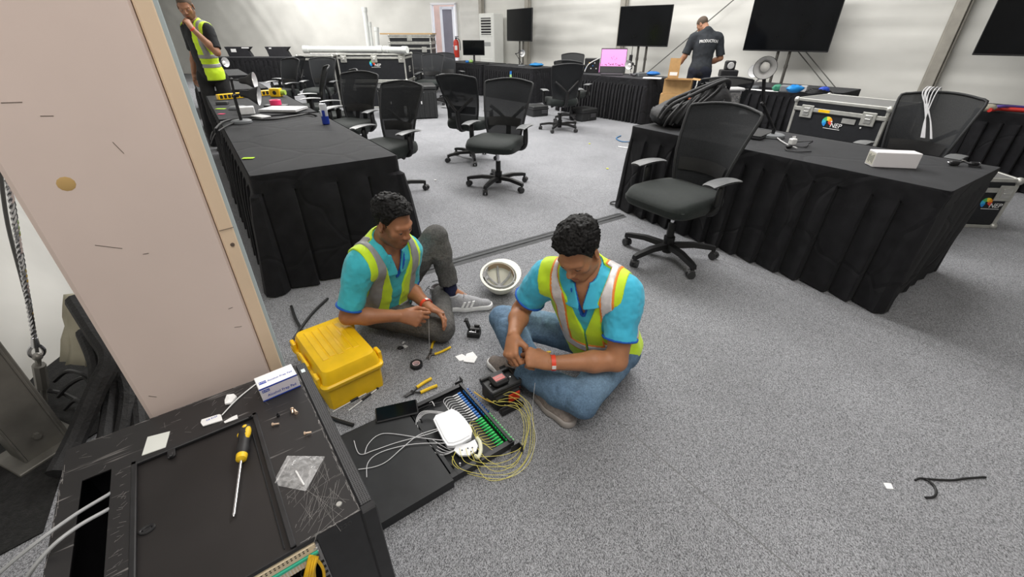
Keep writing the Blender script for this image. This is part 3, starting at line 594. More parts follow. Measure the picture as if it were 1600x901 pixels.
def screw(px, a, label):
    p = at(*px, .5); o = MB(); o.lathe([(.0005, 0), (.0052, 0), (.0052, .003), (.0034, .0036)], (0, 0, .0052), (1, 0, 0), 12); o.cyl((.003, 0, .0052), (.018, 0, .0042), .0027, n=8)
    o = o.build('screw', BRASS); o.location = p; o.rotation_euler = (0, 0, a); return tag(o, label, 'screw', 'loose brass screws on the cabinet')
screw((457, 640), -1.1, 'brass screw nearest the alcohol pad carton, lying against another'); screw((464, 647), 2.3, 'brass screw crossing the one nearest the carton')
screw((426, 665), .25, 'brass screw beside the panel rim, left of the pair'); screw((476, 679), .3, 'brass screw nearest the perforated door edge, apart from the others')
m = MB(); m.cyl((0, 0, 0), (0, 0, .006), .0045, n=10); m.cyl((0, 0, .006), (0, 0, .013), .0025, n=8); o = m.build('black_stopper', BLK); o.location = at(435, 650, .5); tag(o, 'tiny black stopper between the carton and the brass screws', 'stopper')
def bag_mat():
    mm = bpy.data.materials.new('clear_bag'); mm.use_nodes = True; nt = mm.node_tree; b = nt.nodes['Principled BSDF']; b.inputs['Base Color'].default_value = (.85, .85, .86, 1); b.inputs['Roughness'].default_value = .12
    tr = nt.nodes.new('ShaderNodeBsdfTransparent'); mx = nt.nodes.new('ShaderNodeMixShader'); nz = nt.nodes.new('ShaderNodeTexNoise'); nz.inputs['Scale'].default_value = 45; nz.inputs['Distortion'].default_value = 1.5
    r = nt.nodes.new('ShaderNodeMapRange'); r.inputs[1].default_value = .35; r.inputs[2].default_value = .7; r.inputs[3].default_value = .10; r.inputs[4].default_value = .34
    tc = nt.nodes.new('ShaderNodeTexCoord'); nt.links.new(tc.outputs['Object'], nz.inputs['Vector']); nt.links.new(nz.outputs[0], r.inputs[0]); nt.links.new(r.outputs[0], mx.inputs[0]); nt.links.new(tr.outputs[0], mx.inputs[1]); nt.links.new(b.outputs[0], mx.inputs[2]); nt.links.new(mx.outputs[0], nt.nodes['Material Output'].inputs[0]); return mm
BAGM = bag_mat()
q = [at(x, y, .5) for x, y in ((425, 757), (449, 712), (508, 713), (478, 767))]
bc = sum(q, V()) / 4
bg = thing('plastic_bag', 'clear zip bag holding a thin sleeve on the scratched cabinet top', 'bag', bc)
def bagp(i, j, s=1):
    u, v = i / 14, j / 14; p = (q[0] * (1 - u) * (1 - v) + q[1] * (1 - u) * v + q[3] * u * (1 - v) + q[2] * u * v) - bc; e = 16 * u * (1 - u) * v * (1 - v)
    return V((p.x, p.y, .001 + (.011 * e + .008 * e * mnoise.noise(V((u * 6, v * 6, 1)))) * s if s else .0006))
m = MB(); m.grid(lambda i, j: bagp(i, j, 1), 15, 15); m.grid(lambda i, j: bagp(i, j, 0), 15, 15); m.build('film', BAGM, bg, ang=.3)
a0, a1 = at(462, 735, .505) - bc, at(475, 757, .505) - bc; m = MB(); m.cyl((a0.x, a0.y, .004), (a1.x, a1.y, .004), .0022, n=8); m.build('sleeve', WHT, bg)
a0, a1 = at(429, 755, .505) - bc, at(453, 714, .505) - bc; m = MB(); m.box(((a0.x + a1.x) / 2, (a0.y + a1.y) / 2, .003), ((a1 - a0).length * .95, .004, .0022), .0005, Rz(math.atan2(a1.y - a0.y, a1.x - a0.x))); m.build('zip_strip', BAGM, bg)
GC = mat('grey_cable', (.42, .43, .44), .4)
for i, (pts, lb) in enumerate((([(173, 769, .47), (168, 773, .502), (120, 802, .52), (60, 845, .52), (5, 890, .47), (-30, 925, .4)], 'upper grey cable running out of the cabinet slot'), ([(172, 793, .47), (166, 797, .502), (125, 820, .522), (85, 850, .522), (50, 890, .49), (30, 925, .42)], 'lower grey cable running out of the cabinet slot'))):
    m = MB(); m.tube([at(*p) for p in pts], .0042, 8, 5); tag(m.build('grey_cable', GC), lb, 'cable', 'grey cables in the cabinet slot')

# ================================================================ SLIDING FIBRE TRAY ON THE FLOOR
TO = at(720, 588, .05); TN = at(814, 692, .05); tv = (TN - TO); TW = tv.length; tv.normalize(); RZT = math.atan2(tv.y, tv.x); RZT_X = RZT
TO = V((TO.x, TO.y, 0))
tray = thing('fibre_tray', 'black sliding fibre termination tray pulled out across the carpet by the cabinet', 'tray', TO, RZT)   # x along the front, y = out of the rack
def tp(px, py, z): d = at(px, py, z) - TO; return V((cos(RZT) * d.x + sin(RZT) * d.y, -sin(RZT) * d.x + cos(RZT) * d.y, z))
TRAYM = mat('tray_black', (.021, .022, .024), .48, nscale=12, namt=.2)
FW = .445
m = MB(); m.box((FW / 2 + .012, -.44, .041), (FW, .29, .003), .001); m.box((FW / 2 + .012, -.44, .004), (FW, .29, .003)); 
for x in (.012, FW + .012): m.box((x, -.44, .0225), (.003, .29, .041))
m.box((FW / 2 + .012, -.584, .0225), (FW, .003, .041)); m.build('housing', TRAYM, tray)
m = MB(); m.box((FW / 2 + .012, -.16, .008), (FW - .03, .27, .003), .001); m.box((FW / 2 + .012, -.285, .02), (FW - .03, .006, .03), .001); m.box((FW / 2 + .012, -.276, .028), (FW - .03, .012, .004), .001); m.build('drawer_floor', TRAYM, tray)
for x in (.026, FW - .002):
    m = MB(); m.box((x, -.155, .022), (.004, .29, .030), .001); m.box((x + (.008 if x < .1 else -.008), -.155, .036), (.02, .29, .003)); m.build('slide_rail', BLKM, tray)
m = MB(); m.box((FW / 2 + .012, -.022, .0235), (FW - .035, .013, .042), .001); fp = m.build('adapter_plate', BLKM, tray)
for x in (.0, TW - .0):
    m = MB(); m.box((x, 0, .022), (.03, .003, .042), .001); m.box((x + (.013 if x < .1 else -.013), -.02, .022), (.003, .04, .04), .001); m.build('rack_ear', BLKM, tray)
BOOT = mat('white_boot', (.78, .78, .8), .4)
N = 12; blue_b = None; grn_b = None; shared = {}
xs0, xs1 = .075, TW - .045; step = (xs1 - xs0) / 23
def shared_obj(key, fn, name, m_, parent, loc):
    if key not in shared: o = fn().build(name, m_, parent); shared[key] = o.data
    else: o = bpy.data.objects.new(name, shared[key]); COL.objects.link(o); o.parent = parent
    o.location = loc; return o
conn = []
BLUC, GRNC = mat('blue_connector', (.02, .17, .55), .4), mat('green_connector', (.01, .55, .10), .4)
for i in range(24):
    x = xs0 + step * i; C_ = BLUC if i < 12 else GRNC; k = 'b' if i < 12 else 'g'
    ad = shared_obj('ad' + k, lambda: MB().box((0, 0, 0), (.0095, .024, .011), .001), 'adapter', C_, tray, (x, -.020, .030))
    shared_obj('cap' + k, lambda: MB().box((0, 0, 0), (.007, .006, .007), .001), 'port_cap', mat('pale_green', (.35, .8, .4), .4) if k == 'g' else mat('dark_blue', (.01, .06, .3), .4), ad, (0, .015, .001))
    cn = shared_obj('cn' + k, lambda: MB().box((0, -.008, 0), (.0082, .016, .009), .001), 'connector', C_, tray, (x, -.045, .030))
    if k == 'b': shared_obj('bt', lambda: MB().cyl((0, -.016, 0), (0, -.042, .001), .0036, .0024, 10), 'boot', BOOT, cn, (0, 0, 0))
    else: shared_obj('btg', lambda: MB().cyl((0, -.016, 0), (0, -.034, .001), .0036, .0024, 10), 'boot', GRNC, cn, (0, 0, 0))
    conn.append((x, -.087 if k == 'b' else -.079, .031))
# splice tray
SPW = mat('splice_white', (.82, .83, .86), .38, nscale=8, namt=.03)
out1 = [tp(x, y, .05) for x, y in ((677, 655), (681, 648), (693, 644), (706, 638), (716, 643), (726, 653), (735, 666), (738, 673), (736, 683), (722, 691), (708, 696), (699, 696), (692, 686), (684, 670))]
out2 = [tp(x, y, .04) for x, y in ((709, 703), (712, 697), (730, 692), (742, 686), (747, 696), (744, 704), (733, 711), (718, 711))]
m = MB(); m.prism([(p.x, p.y) for p in out1], .034, .050); m.prism([((p.x - .22) * .9 + .22, (p.y + .15) * .9 - .15) for p in out1], .050, .0525); so = m.build('splice_cassette', SPW, tray, ang=.4)
m = MB(); m.prism([(p.x, p.y) for p in out2], .032, .040); m.build('cassette_hinge_plate', SPW, tray, ang=.4)
m = MB()
for px, py in ((722, 703), (731, 700), (738, 699), (736, 705)): p = tp(px, py, .0405); m.cyl(p, p + V((0, 0, .0006)), .003, n=8)
m.build('plate_hole', mat('hole_black', (.01, .01, .01), .8), tray)
CREAMT = mat('cream_tie_wrap', (.8, .8, .62), .5)
m = MB(); m.tube([tp(745, 684, .035), tp(750, 691, .048), tp(751, 704, .05), tp(747, 714, .048), tp(743, 712, .035)], .008, 8, 5); m.build('strain_relief', CREAMT, tray)
for px, py in ((655, 660), (693, 712), (704, 732)):
    p = tp(px, py, .01); m = MB(); m.box((p.x, p.y, .0135), (.012, .03, .008), .002); m.box((p.x, p.y + .007, .022), (.009, .008, .012), .002); m.box((p.x, p.y - .008, .02), (.009, .006, .010), .002); m.build('cable_clip', BLK, tray)
p = tp(719, 727, .01); m = MB(); m.cyl((p.x, p.y, .009), (p.x, p.y, .021), .003, n=8); m.ball((p.x, p.y, .022), .0042); m.build('standoff', WHT, tray)
# fibres
FBY = mat('yellow_fibre', (.78, .70, .16), .45); FBW = mat('white_fibre', (.72, .72, .74), .45)
cassL = tp(712, 650, .052)
m = MB()
for i in range(12):
    x, y, z = conn[i]; k = i / 11
    m.tube([(x, y + .002, z), (x - .003, y - .03, z + .008), (x + .012 + .02 * k, y - .052 - .01 * k, z + .012), (x + .04 - .03 * k, y - .055, z + .008), (.22 + .06 * k, -.15 + .045 * k, .042)], .0011, 5, 5)
o = m.build('white_pigtail', FBW, tray); o['kind'] = 'stuff'
m = MB(); sr = tp(747, 692, .04)
for i in range(12, 24):
    x, y, z = conn[i]; k = (i - 12) / 11
    m.tube([(x, y + .002, z), (x - .004, y - .025, z + .006), ((x + sr.x) / 2 - .01, (y + sr.y) / 2 - .012 + .004 * math.sin(i * 2), .044 + .004 * cos(i)), (sr.x + .004 * math.sin(i), sr.y + .003, .040)], .0010, 5, 5)
o = m.build('yellow_pigtail', FBY, tray); o['kind'] = 'stuff'
m = MB()
for i in range(4): m.tube([tp(700 + i, 648 - i, .04), tp(668 - 2 * i, 645 - i, .028 + .004 * i), tp(656 - 2 * i, 657 + i, .025 + .004 * i), tp(668 - 3 * i, 680 + 3 * i, .025 + .003 * i), tp(700 - 4 * i, 701 + 3 * i, .03), tp(714, 702, .035)], .0012, 5, 6)
o = m.build('coiled_fibre', FBW, tray); o['kind'] = 'stuff'
m = MB(); m.tube([tp(716, 590, .05), tp(705, 606, .03), tp(690, 622, .02), tp(672, 634, .02), tp(655, 645, .02)], .0012, 5, 5); m.tube([tp(640, 650, .02), tp(660, 636, .024), tp(690, 628, .02)], .003, 6, 4); m.build('black_loose_lead', BLK, tray)
m = MB(); m.tube([tp(671, 629, .02), tp(675, 627, .03), tp(679, 634, .02)], .002, 6, 4); m.build('white_cable_tie', WHT, tray)
WC = mat('white_cable', (.74, .74, .76), .4)
WL = [([(692, 669, .046), (668, 678, .05), (620, 691, .047), (585, 703, .046), (562, 709, .046), (553, 688, .049)], 'upper white lead leaving the splice tray, its tip bent up at the left'),
      ([(696, 688, .046), (660, 684, .049), (610, 677, .046), (590, 680, .046), (575, 694, .046), (570, 708, .046)], 'white lead curving over the tray lid like a hook'),
      ([(698, 692, .046), (650, 693, .048), (610, 701, .047), (586, 711, .046), (574, 725, .046), (573, 745, .046)], 'lower white lead with its end pointing down the tray lid'),
      ([(690, 668, .048), (655, 679, .052), (628, 700, .049), (605, 720, .046), (585, 729, .046), (560, 733, .046)], 'white lead crossing the others diagonally on the tray lid')]
for pts, lb in WL:
    m = MB(); m.tube([at(*p) for p in pts], .0014, 6, 7); tag(m.build('fibre_lead', WC), lb, 'cable', 'white leads on the tray lid')
YL = [[(706, 712, 0.052), (720, 732, 0.052), (760, 741, 0.052), (800, 738, 0.006), (823, 715, 0.008), (829, 680, 0.012), (826, 650, 0.03), (812, 632, 0.05), (790, 627, 0.06), (770, 626, 0.07)],
      [(712, 705, 0.052), (708, 725, 0.052), (740, 742, 0.006), (790, 747, 0.006), (825, 725, 0.006), (835, 690, 0.008), (832, 655, 0.03), (815, 625, 0.06), (795, 622, 0.065), (768, 628, 0.07)],
      [(718, 700, 0.052), (728, 722, 0.052), (770, 729, 0.052), (805, 722, 0.007), (822, 690, 0.012), (824, 655, 0.035), (806, 634, 0.055), (780, 633, 0.065), (760, 622, 0.07)],
      [(728, 700, 0.052), (737, 718, 0.052), (775, 724, 0.052), (805, 712, 0.02), (816, 690, 0.03), (818, 660, 0.045), (805, 630, 0.06), (775, 628, 0.07)],
      [(738, 700, 0.052), (745, 712, 0.052), (775, 712, 0.05), (795, 708, 0.05), (814, 698, 0.03), (825, 672, 0.03), (822, 640, 0.05), (800, 620, 0.07), (784, 617, 0.08)],
      [(735, 705, 0.052), (760, 748, 0.006), (800, 742, 0.006), (828, 708, 0.006), (833, 665, 0.02), (828, 632, 0.05), (805, 614, 0.08), (788, 612, 0.09)],
      [(746, 700, 0.052), (765, 720, 0.052), (800, 730, 0.006), (818, 700, 0.012), (822, 660, 0.035), (810, 640, 0.05), (788, 632, 0.06)],
      [(742, 710, 0.052), (770, 735, 0.052), (800, 727, 0.006), (820, 695, 0.012), (828, 650, 0.04), (818, 622, 0.07), (800, 612, 0.085), (786, 616, 0.085)]]
for i, pts in enumerate(YL):
    m = MB(); m.tube([at(*p) for p in pts], .0010, 5, 8); tag(m.build('yellow_fibre', FBY), 'thin yellow fibre looping from the open tray over the carpet to the splicer', 'fibre', 'yellow fibres looping to the splicer')
m = MB(); m.tube([at(836, 598, .26), at(833, 625, .16), at(831, 655, .06), at(838, 690, .006), at(812, 738, .004), at(780, 742, .004)], .0009, 5, 8); tag(m.build('clear_fibre', FBW), 'single pale fibre hanging from the hands of the man in blue jeans', 'fibre')
# phone on the tray
q = [tp(x, y, .05) for x, y in ((584, 637), (652, 622), (656, 642), (588, 661))]; pc = sum(q, V()) / 4
pw = ((q[1] - q[0]).length + (q[2] - q[3]).length) / 2; ph_ = ((q[3] - q[0]).length + (q[2] - q[1]).length) / 2; pa = math.atan2((q[1] - q[0]).y, (q[1] - q[0]).x) + RZT
pw_ = at(620, 641, .05)
ph = thing('mobile_phone', 'black mobile phone lying across the edge of the fibre tray', 'phone', (pw_.x, pw_.y, .0435), pa)
MB().box((0, 0, .0045), (.178, .086, .009), .004).build('case', BLK, ph); MB().box((0, 0, .0095), (.168, .077, .0012), .0004).build('screen', SCREEN, ph)
# ================================================================ PEOPLE (smooth distance fields, meshed with surface nets)
def A3(v): return np.array(v, dtype=np.float32)
def nrm(v): v = A3(v); return v / (np.linalg.norm(v) + 1e-9)
class Grid:
    def __init__(s, lo, hi, h):
        s.lo = A3(lo); s.h = h; s.n = np.maximum(4, np.ceil((A3(hi) - s.lo) / h).astype(int) + 1)
        s.ax = [s.lo[i] + h * np.arange(s.n[i], dtype=np.float32) for i in range(3)]
    def sl(s, lo, hi):
        a = np.clip(np.floor((A3(lo) - s.lo) / s.h).astype(int), 0, s.n); b = np.clip(np.ceil((A3(hi) - s.lo) / s.h).astype(int) + 1, 0, s.n)
        return None if np.any(b <= a) else tuple(slice(a[i], b[i]) for i in range(3))
    def pts(s, sl=None):
        ax = [s.ax[i][sl[i]] if sl else s.ax[i] for i in range(3)]
        return ax[0][:, None, None], ax[1][None, :, None], ax[2][None, None, :]
def cone(a, b, ra, rb, k=.02, flat=None):
    a, b = A3(a), A3(b); r = max(ra, rb); lo, hi = np.minimum(a, b) - r * 1.3, np.maximum(a, b) + r * 1.3; ab = b - a; L2 = float(ab @ ab) + 1e-9
    def f(X, Y, Z):
        x, y, z = X - a[0], Y - a[1], Z - a[2]; t = np.clip((x * ab[0] + y * ab[1] + z * ab[2]) / L2, 0, 1)
        x, y, z = x - t * ab[0], y - t * ab[1], z - t * ab[2]
        if flat is not None:
            n, q = flat; c = (x * n[0] + y * n[1] + z * n[2]) * (1 / q - 1); x, y, z = x + c * n[0], y + c * n[1], z + c * n[2]
            return (np.sqrt(x * x + y * y + z * z) - (ra + (rb - ra) * t)) * min(1, q + .15)
        return np.sqrt(x * x + y * y + z * z) - (ra + (rb - ra) * t)
    return f, lo, hi, k
def ell(c, r, R=None, k=.02):
    c = A3(c); R = np.eye(3, dtype=np.float32) if R is None else A3(R); m = max(r); 
    def f(X, Y, Z):
        x, y, z = X - c[0], Y - c[1], Z - c[2]; q = [(x * R[i][0] + y * R[i][1] + z * R[i][2]) / r[i] for i in range(3)]
        k0 = np.sqrt(q[0] ** 2 + q[1] ** 2 + q[2] ** 2) + 1e-6; k1 = np.sqrt((q[0] / r[0]) ** 2 + (q[1] / r[1]) ** 2 + (q[2] / r[2]) ** 2) + 1e-6
        return k0 * (k0 - 1) / k1
    return f, c - m, c + m, k
def neg(p): return (p[0], p[1], p[2], -max(p[3], 1e-3))
def field(prims, G, pad=.05):
    d = np.full(G.n, .2, np.float32)
    for f, lo, hi, k in prims:
        e = pad + abs(k); sl = G.sl(lo - e, hi + e)
        if sl is None: continue
        v = f(*G.pts(sl)).astype(np.float32); a = d[sl]
        if k > 0: h = np.clip(.5 + .5 * (v - a) / k, 0, 1); d[sl] = v * (1 - h) + a * h - k * h * (1 - h)
        else: kk = -k; v = -v; h = np.clip(.5 - .5 * (v - a) / kk, 0, 1); d[sl] = v * (1 - h) + a * h + kk * h * (1 - h)
    return d
def capped(a, b, ra, rb, q, dr, **kw):      # capsule cut square at q along dr
    f, lo, hi, k = cone(a, b, ra, rb, **kw); q, dr = A3(q), nrm(dr)
    return (lambda X, Y, Z: np.maximum(f(X, Y, Z), (X - q[0]) * dr[0] + (Y - q[1]) * dr[1] + (Z - q[2]) * dr[2])), lo, hi, k
def plane(G, q, n): X, Y, Z = G.pts(); return (X - q[0]) * n[0] + (Y - q[1]) * n[1] + (Z - q[2]) * n[2]
_H = np.random.RandomState(3).rand(32, 32, 32).astype(np.float32) * 2 - 1
def vnoise(X, Y, Z, fr, seed=0):
    out = 0
    P = [np.asarray(c) * fr + 57.3 + seed * 7.1 for c in (X, Y, Z)]; I = [np.floor(p).astype(int) for p in P]; F = [p - i for p, i in zip(P, I)]; F = [f * f * (3 - 2 * f) for f in F]
    for a in (0, 1):
        for b in (0, 1):
            for c in (0, 1):
                out = out + _H[(I[0] + a) % 32, (I[1] + b) % 32, (I[2] + c) % 32] * (F[0] if a else 1 - F[0]) * (F[1] if b else 1 - F[1]) * (F[2] if c else 1 - F[2])
    return out
def surfnet(d, G):
    s = d < 0; n = np.array(d.shape); c = np.zeros(n - 1, np.int8)
    off = [(i, j, k) for i in (0, 1) for j in (0, 1) for k in (0, 1)]
    cs = lambda A, o: A[o[0]:n[0] - 1 + o[0], o[1]:n[1] - 1 + o[1], o[2]:n[2] - 1 + o[2]]
    for o in off: c += cs(s, o)
    act = (c > 0) & (c < 8); ii = np.argwhere(act); idx = np.full(act.shape, -1, np.int64); idx[act] = np.arange(len(ii))
    val = [cs(d, o)[act] for o in off]; pos = np.zeros((len(ii), 3)); cnt = np.zeros(len(ii))
    for a in range(8):
        for b in range(a + 1, 8):
            df = [off[b][q] - off[a][q] for q in range(3)]
            if sum(map(abs, df)) != 1: continue
            m = (val[a] < 0) != (val[b] < 0); t = np.where(m, val[a] / np.where(m, val[a] - val[b], 1), 0)
            for q in range(3): pos[:, q] += m * (off[a][q] + t * df[q])
            cnt += m
    V_ = (ii + pos / cnt[:, None]) * G.h + G.lo; Q = []
    for ax in range(3):
        o1, o2 = (ax + 1) % 3, (ax + 2) % 3; sl0 = [slice(None)] * 3; sl1 = [slice(None)] * 3; sl0[ax] = slice(0, -1); sl1[ax] = slice(1, None)
        for sl in (sl0, sl1):
            sl[o1] = slice(1, -1); sl[o2] = slice(1, -1)
        a, b = s[tuple(sl0)], s[tuple(sl1)]; e = np.argwhere(a != b)
        if not len(e): continue
        e[:, o1] += 1; e[:, o2] += 1; sg = s[e[:, 0], e[:, 1], e[:, 2]]
        def cell(d1, d2): q = e.copy(); q[:, o1] += d1; q[:, o2] += d2; return idx[q[:, 0], q[:, 1], q[:, 2]]
        q4 = np.stack([cell(-1, -1), cell(0, -1), cell(0, 0), cell(-1, 0)], 1); q4[~sg] = q4[~sg][:, ::-1]; Q.append(q4)
    Q = np.concatenate(Q) if Q else np.zeros((0, 4), int)
    return V_, Q[(Q >= 0).all(1)]
def relax(Vt, Q, it=1):
    for _ in range(it):
        acc = np.zeros_like(Vt); cnt = np.zeros(len(Vt))
        for i in range(4):
            a, b = Q[:, i], Q[:, (i + 1) % 4]; np.add.at(acc, a, Vt[b]); np.add.at(cnt, a, 1); np.add.at(acc, b, Vt[a]); np.add.at(cnt, b, 1)
        Vt = Vt * .5 + .5 * acc / np.maximum(cnt, 1)[:, None]
    return Vt
def fmesh(name, parts, m, parent, org, tint=None, it=1):
    Vs, Qs, n = [], [], 0
    for d, G in parts:
        v, q = surfnet(d, G)
        if it: v = relax(v, q, it)
        Vs.append(v); Qs.append(q + n); n += len(v)
    v = np.concatenate(Vs); q = np.concatenate(Qs); me = bpy.data.meshes.new(name)
    me.vertices.add(len(v)); me.vertices.foreach_set('co', (v - A3(org)).astype(np.float32).ravel()); me.loops.add(q.size); me.loops.foreach_set('vertex_index', q.astype(np.int32).ravel())
    me.polygons.add(len(q)); me.polygons.foreach_set('loop_start', (np.arange(len(q)) * 4).astype(np.int32)); me.update(calc_edges=True)
    if tint is not None:
        ca = me.color_attributes.new('tint', 'FLOAT_COLOR', 'POINT'); col_ = np.ones((len(v), 4), np.float32); col_[:, :3] = tint(v); ca.data.foreach_set('color', col_.ravel())
    me.shade_smooth(); me.materials.append(m); o = bpy.data.objects.new(name, me); COL.objects.link(o); o.parent = parent; return o
def tint_mat(name, col, rough, bump=.1, bs=300, spec=.4, sss=0, sheen=0, namt=.08, ns=30, stretch=None):
    m = mat(name, col, rough, nscale=ns, namt=namt, bump=bump, bscale=bs, spec=spec, sheen=sheen, stretch=stretch); nt = m.node_tree; b = nt.nodes['Principled BSDF']
    at_ = nt.nodes.new('ShaderNodeAttribute'); at_.attribute_name = 'tint'; mx = nt.nodes.new('ShaderNodeMix'); mx.data_type = 'RGBA'; mx.blend_type = 'MULTIPLY'; mx.inputs[0].default_value = 1
    src = b.inputs['Base Color'].links[0].from_socket; nt.links.new(src, mx.inputs[6]); nt.links.new(at_.outputs['Color'], mx.inputs[7]); nt.links.new(mx.outputs[2], b.inputs['Base Color'])
    if sss: b.inputs['Subsurface Weight'].default_value = sss; b.inputs['Subsurface Radius'].default_value = (.012, .005, .003); b.inputs['Subsurface Scale'].default_value = .4
    return m

HAIR = mat('black_hair', (.006, .0055, .0055), .55, nscale=150, namt=.5, bump=.4, bscale=220, spec=.18)
HAIRS = mat('shaved_hair', (.085, .06, .042), .7, nscale=300, namt=.3)
EYEW = mat('eye_white', (.7, .66, .62), .25); IRIS = mat('eye_iris', (.02, .012, .008), .15)
BAND = mat('red_paper_band', (.8, .07, .03), .45); BANDW = mat('white_band_end', (.8, .78, .75), .5)

def hand_prims(w, d, n, side, curls, sc=1.0, thumb=None, pinch=False, spread=.07, fore=None):
    w, d = A3(w), nrm(d); n = A3(n); n = nrm(n - d * (n @ d)); lat = np.cross(d, n) * side     # lat: towards the thumb
    P = []; q = .55
    if fore is not None: P.append(cone(fore, w, .034 * sc, .026 * sc, .02, (n, .82)))
    P.append(cone(w, w + d * .03 * sc, .026 * sc, .027 * sc, .02, (n, .72)))
    FX = (.030, .010, -.011, -.031); KL = (.092, .096, .090, .080); PH = ((.042, .025, .021), (.046, .029, .022), (.043, .027, .021), (.034, .020, .019)); FR = (.0092, .0095, .009, .0080)
    tips = []
    for i in range(4):
        kn = w + sc * (d * KL[i] + lat * FX[i] - n * .003 * (i in (1, 2)))
        P.append(cone(w + sc * (d * .022 + lat * FX[i] * .5), kn, .0155 * sc, .0125 * sc, .018 * sc, (n, .85)))
    for i in range(4):
        kn = w + sc * (d * KL[i] + lat * FX[i] - n * .003 * (i in (1, 2))); a = 0; p = kn; dd = nrm(d + lat * spread * (1.5 - i))
        for j in range(3):
            a += curls[i][j]; v = dd * math.cos(a) + n * math.sin(a); e = p + v * PH[i][j] * sc; r0 = FR[i] * sc * (1 - .09 * j); r1 = FR[i] * sc * (1 - .09 * (j + 1)) * (.92 if j == 2 else 1)
            P.append(cone(p, e, r0 * (1.04 if j else 1.1), r1, .006 if j == 0 else .0035)); p = e
        tips.append(p)
    tb_ = w + sc * (d * .026 + lat * .026 + n * .008); tt = A3(thumb) if thumb is not None else (tips[0] + n * .004 - d * .004 + lat * .008 if pinch else w + sc * (d * .085 + lat * .052 + n * .03))
    L = np.linalg.norm(tt - tb_); bow = lat * max(.004, .02 - .1 * max(0, L - .07)); m1 = tb_ + (tt - tb_) * .42 + bow; m2 = tb_ + (tt - tb_) * .74 + bow * .6
    P += [cone(tb_, m1, .0165 * sc, .0125 * sc, .014), cone(m1, m2, .0118 * sc, .0108 * sc, .005), cone(m2, tt, .0106 * sc, .0085 * sc, .004)]
    nails = [(tips[i], nrm(p)) for i, p in []]
    return P, tips, tt

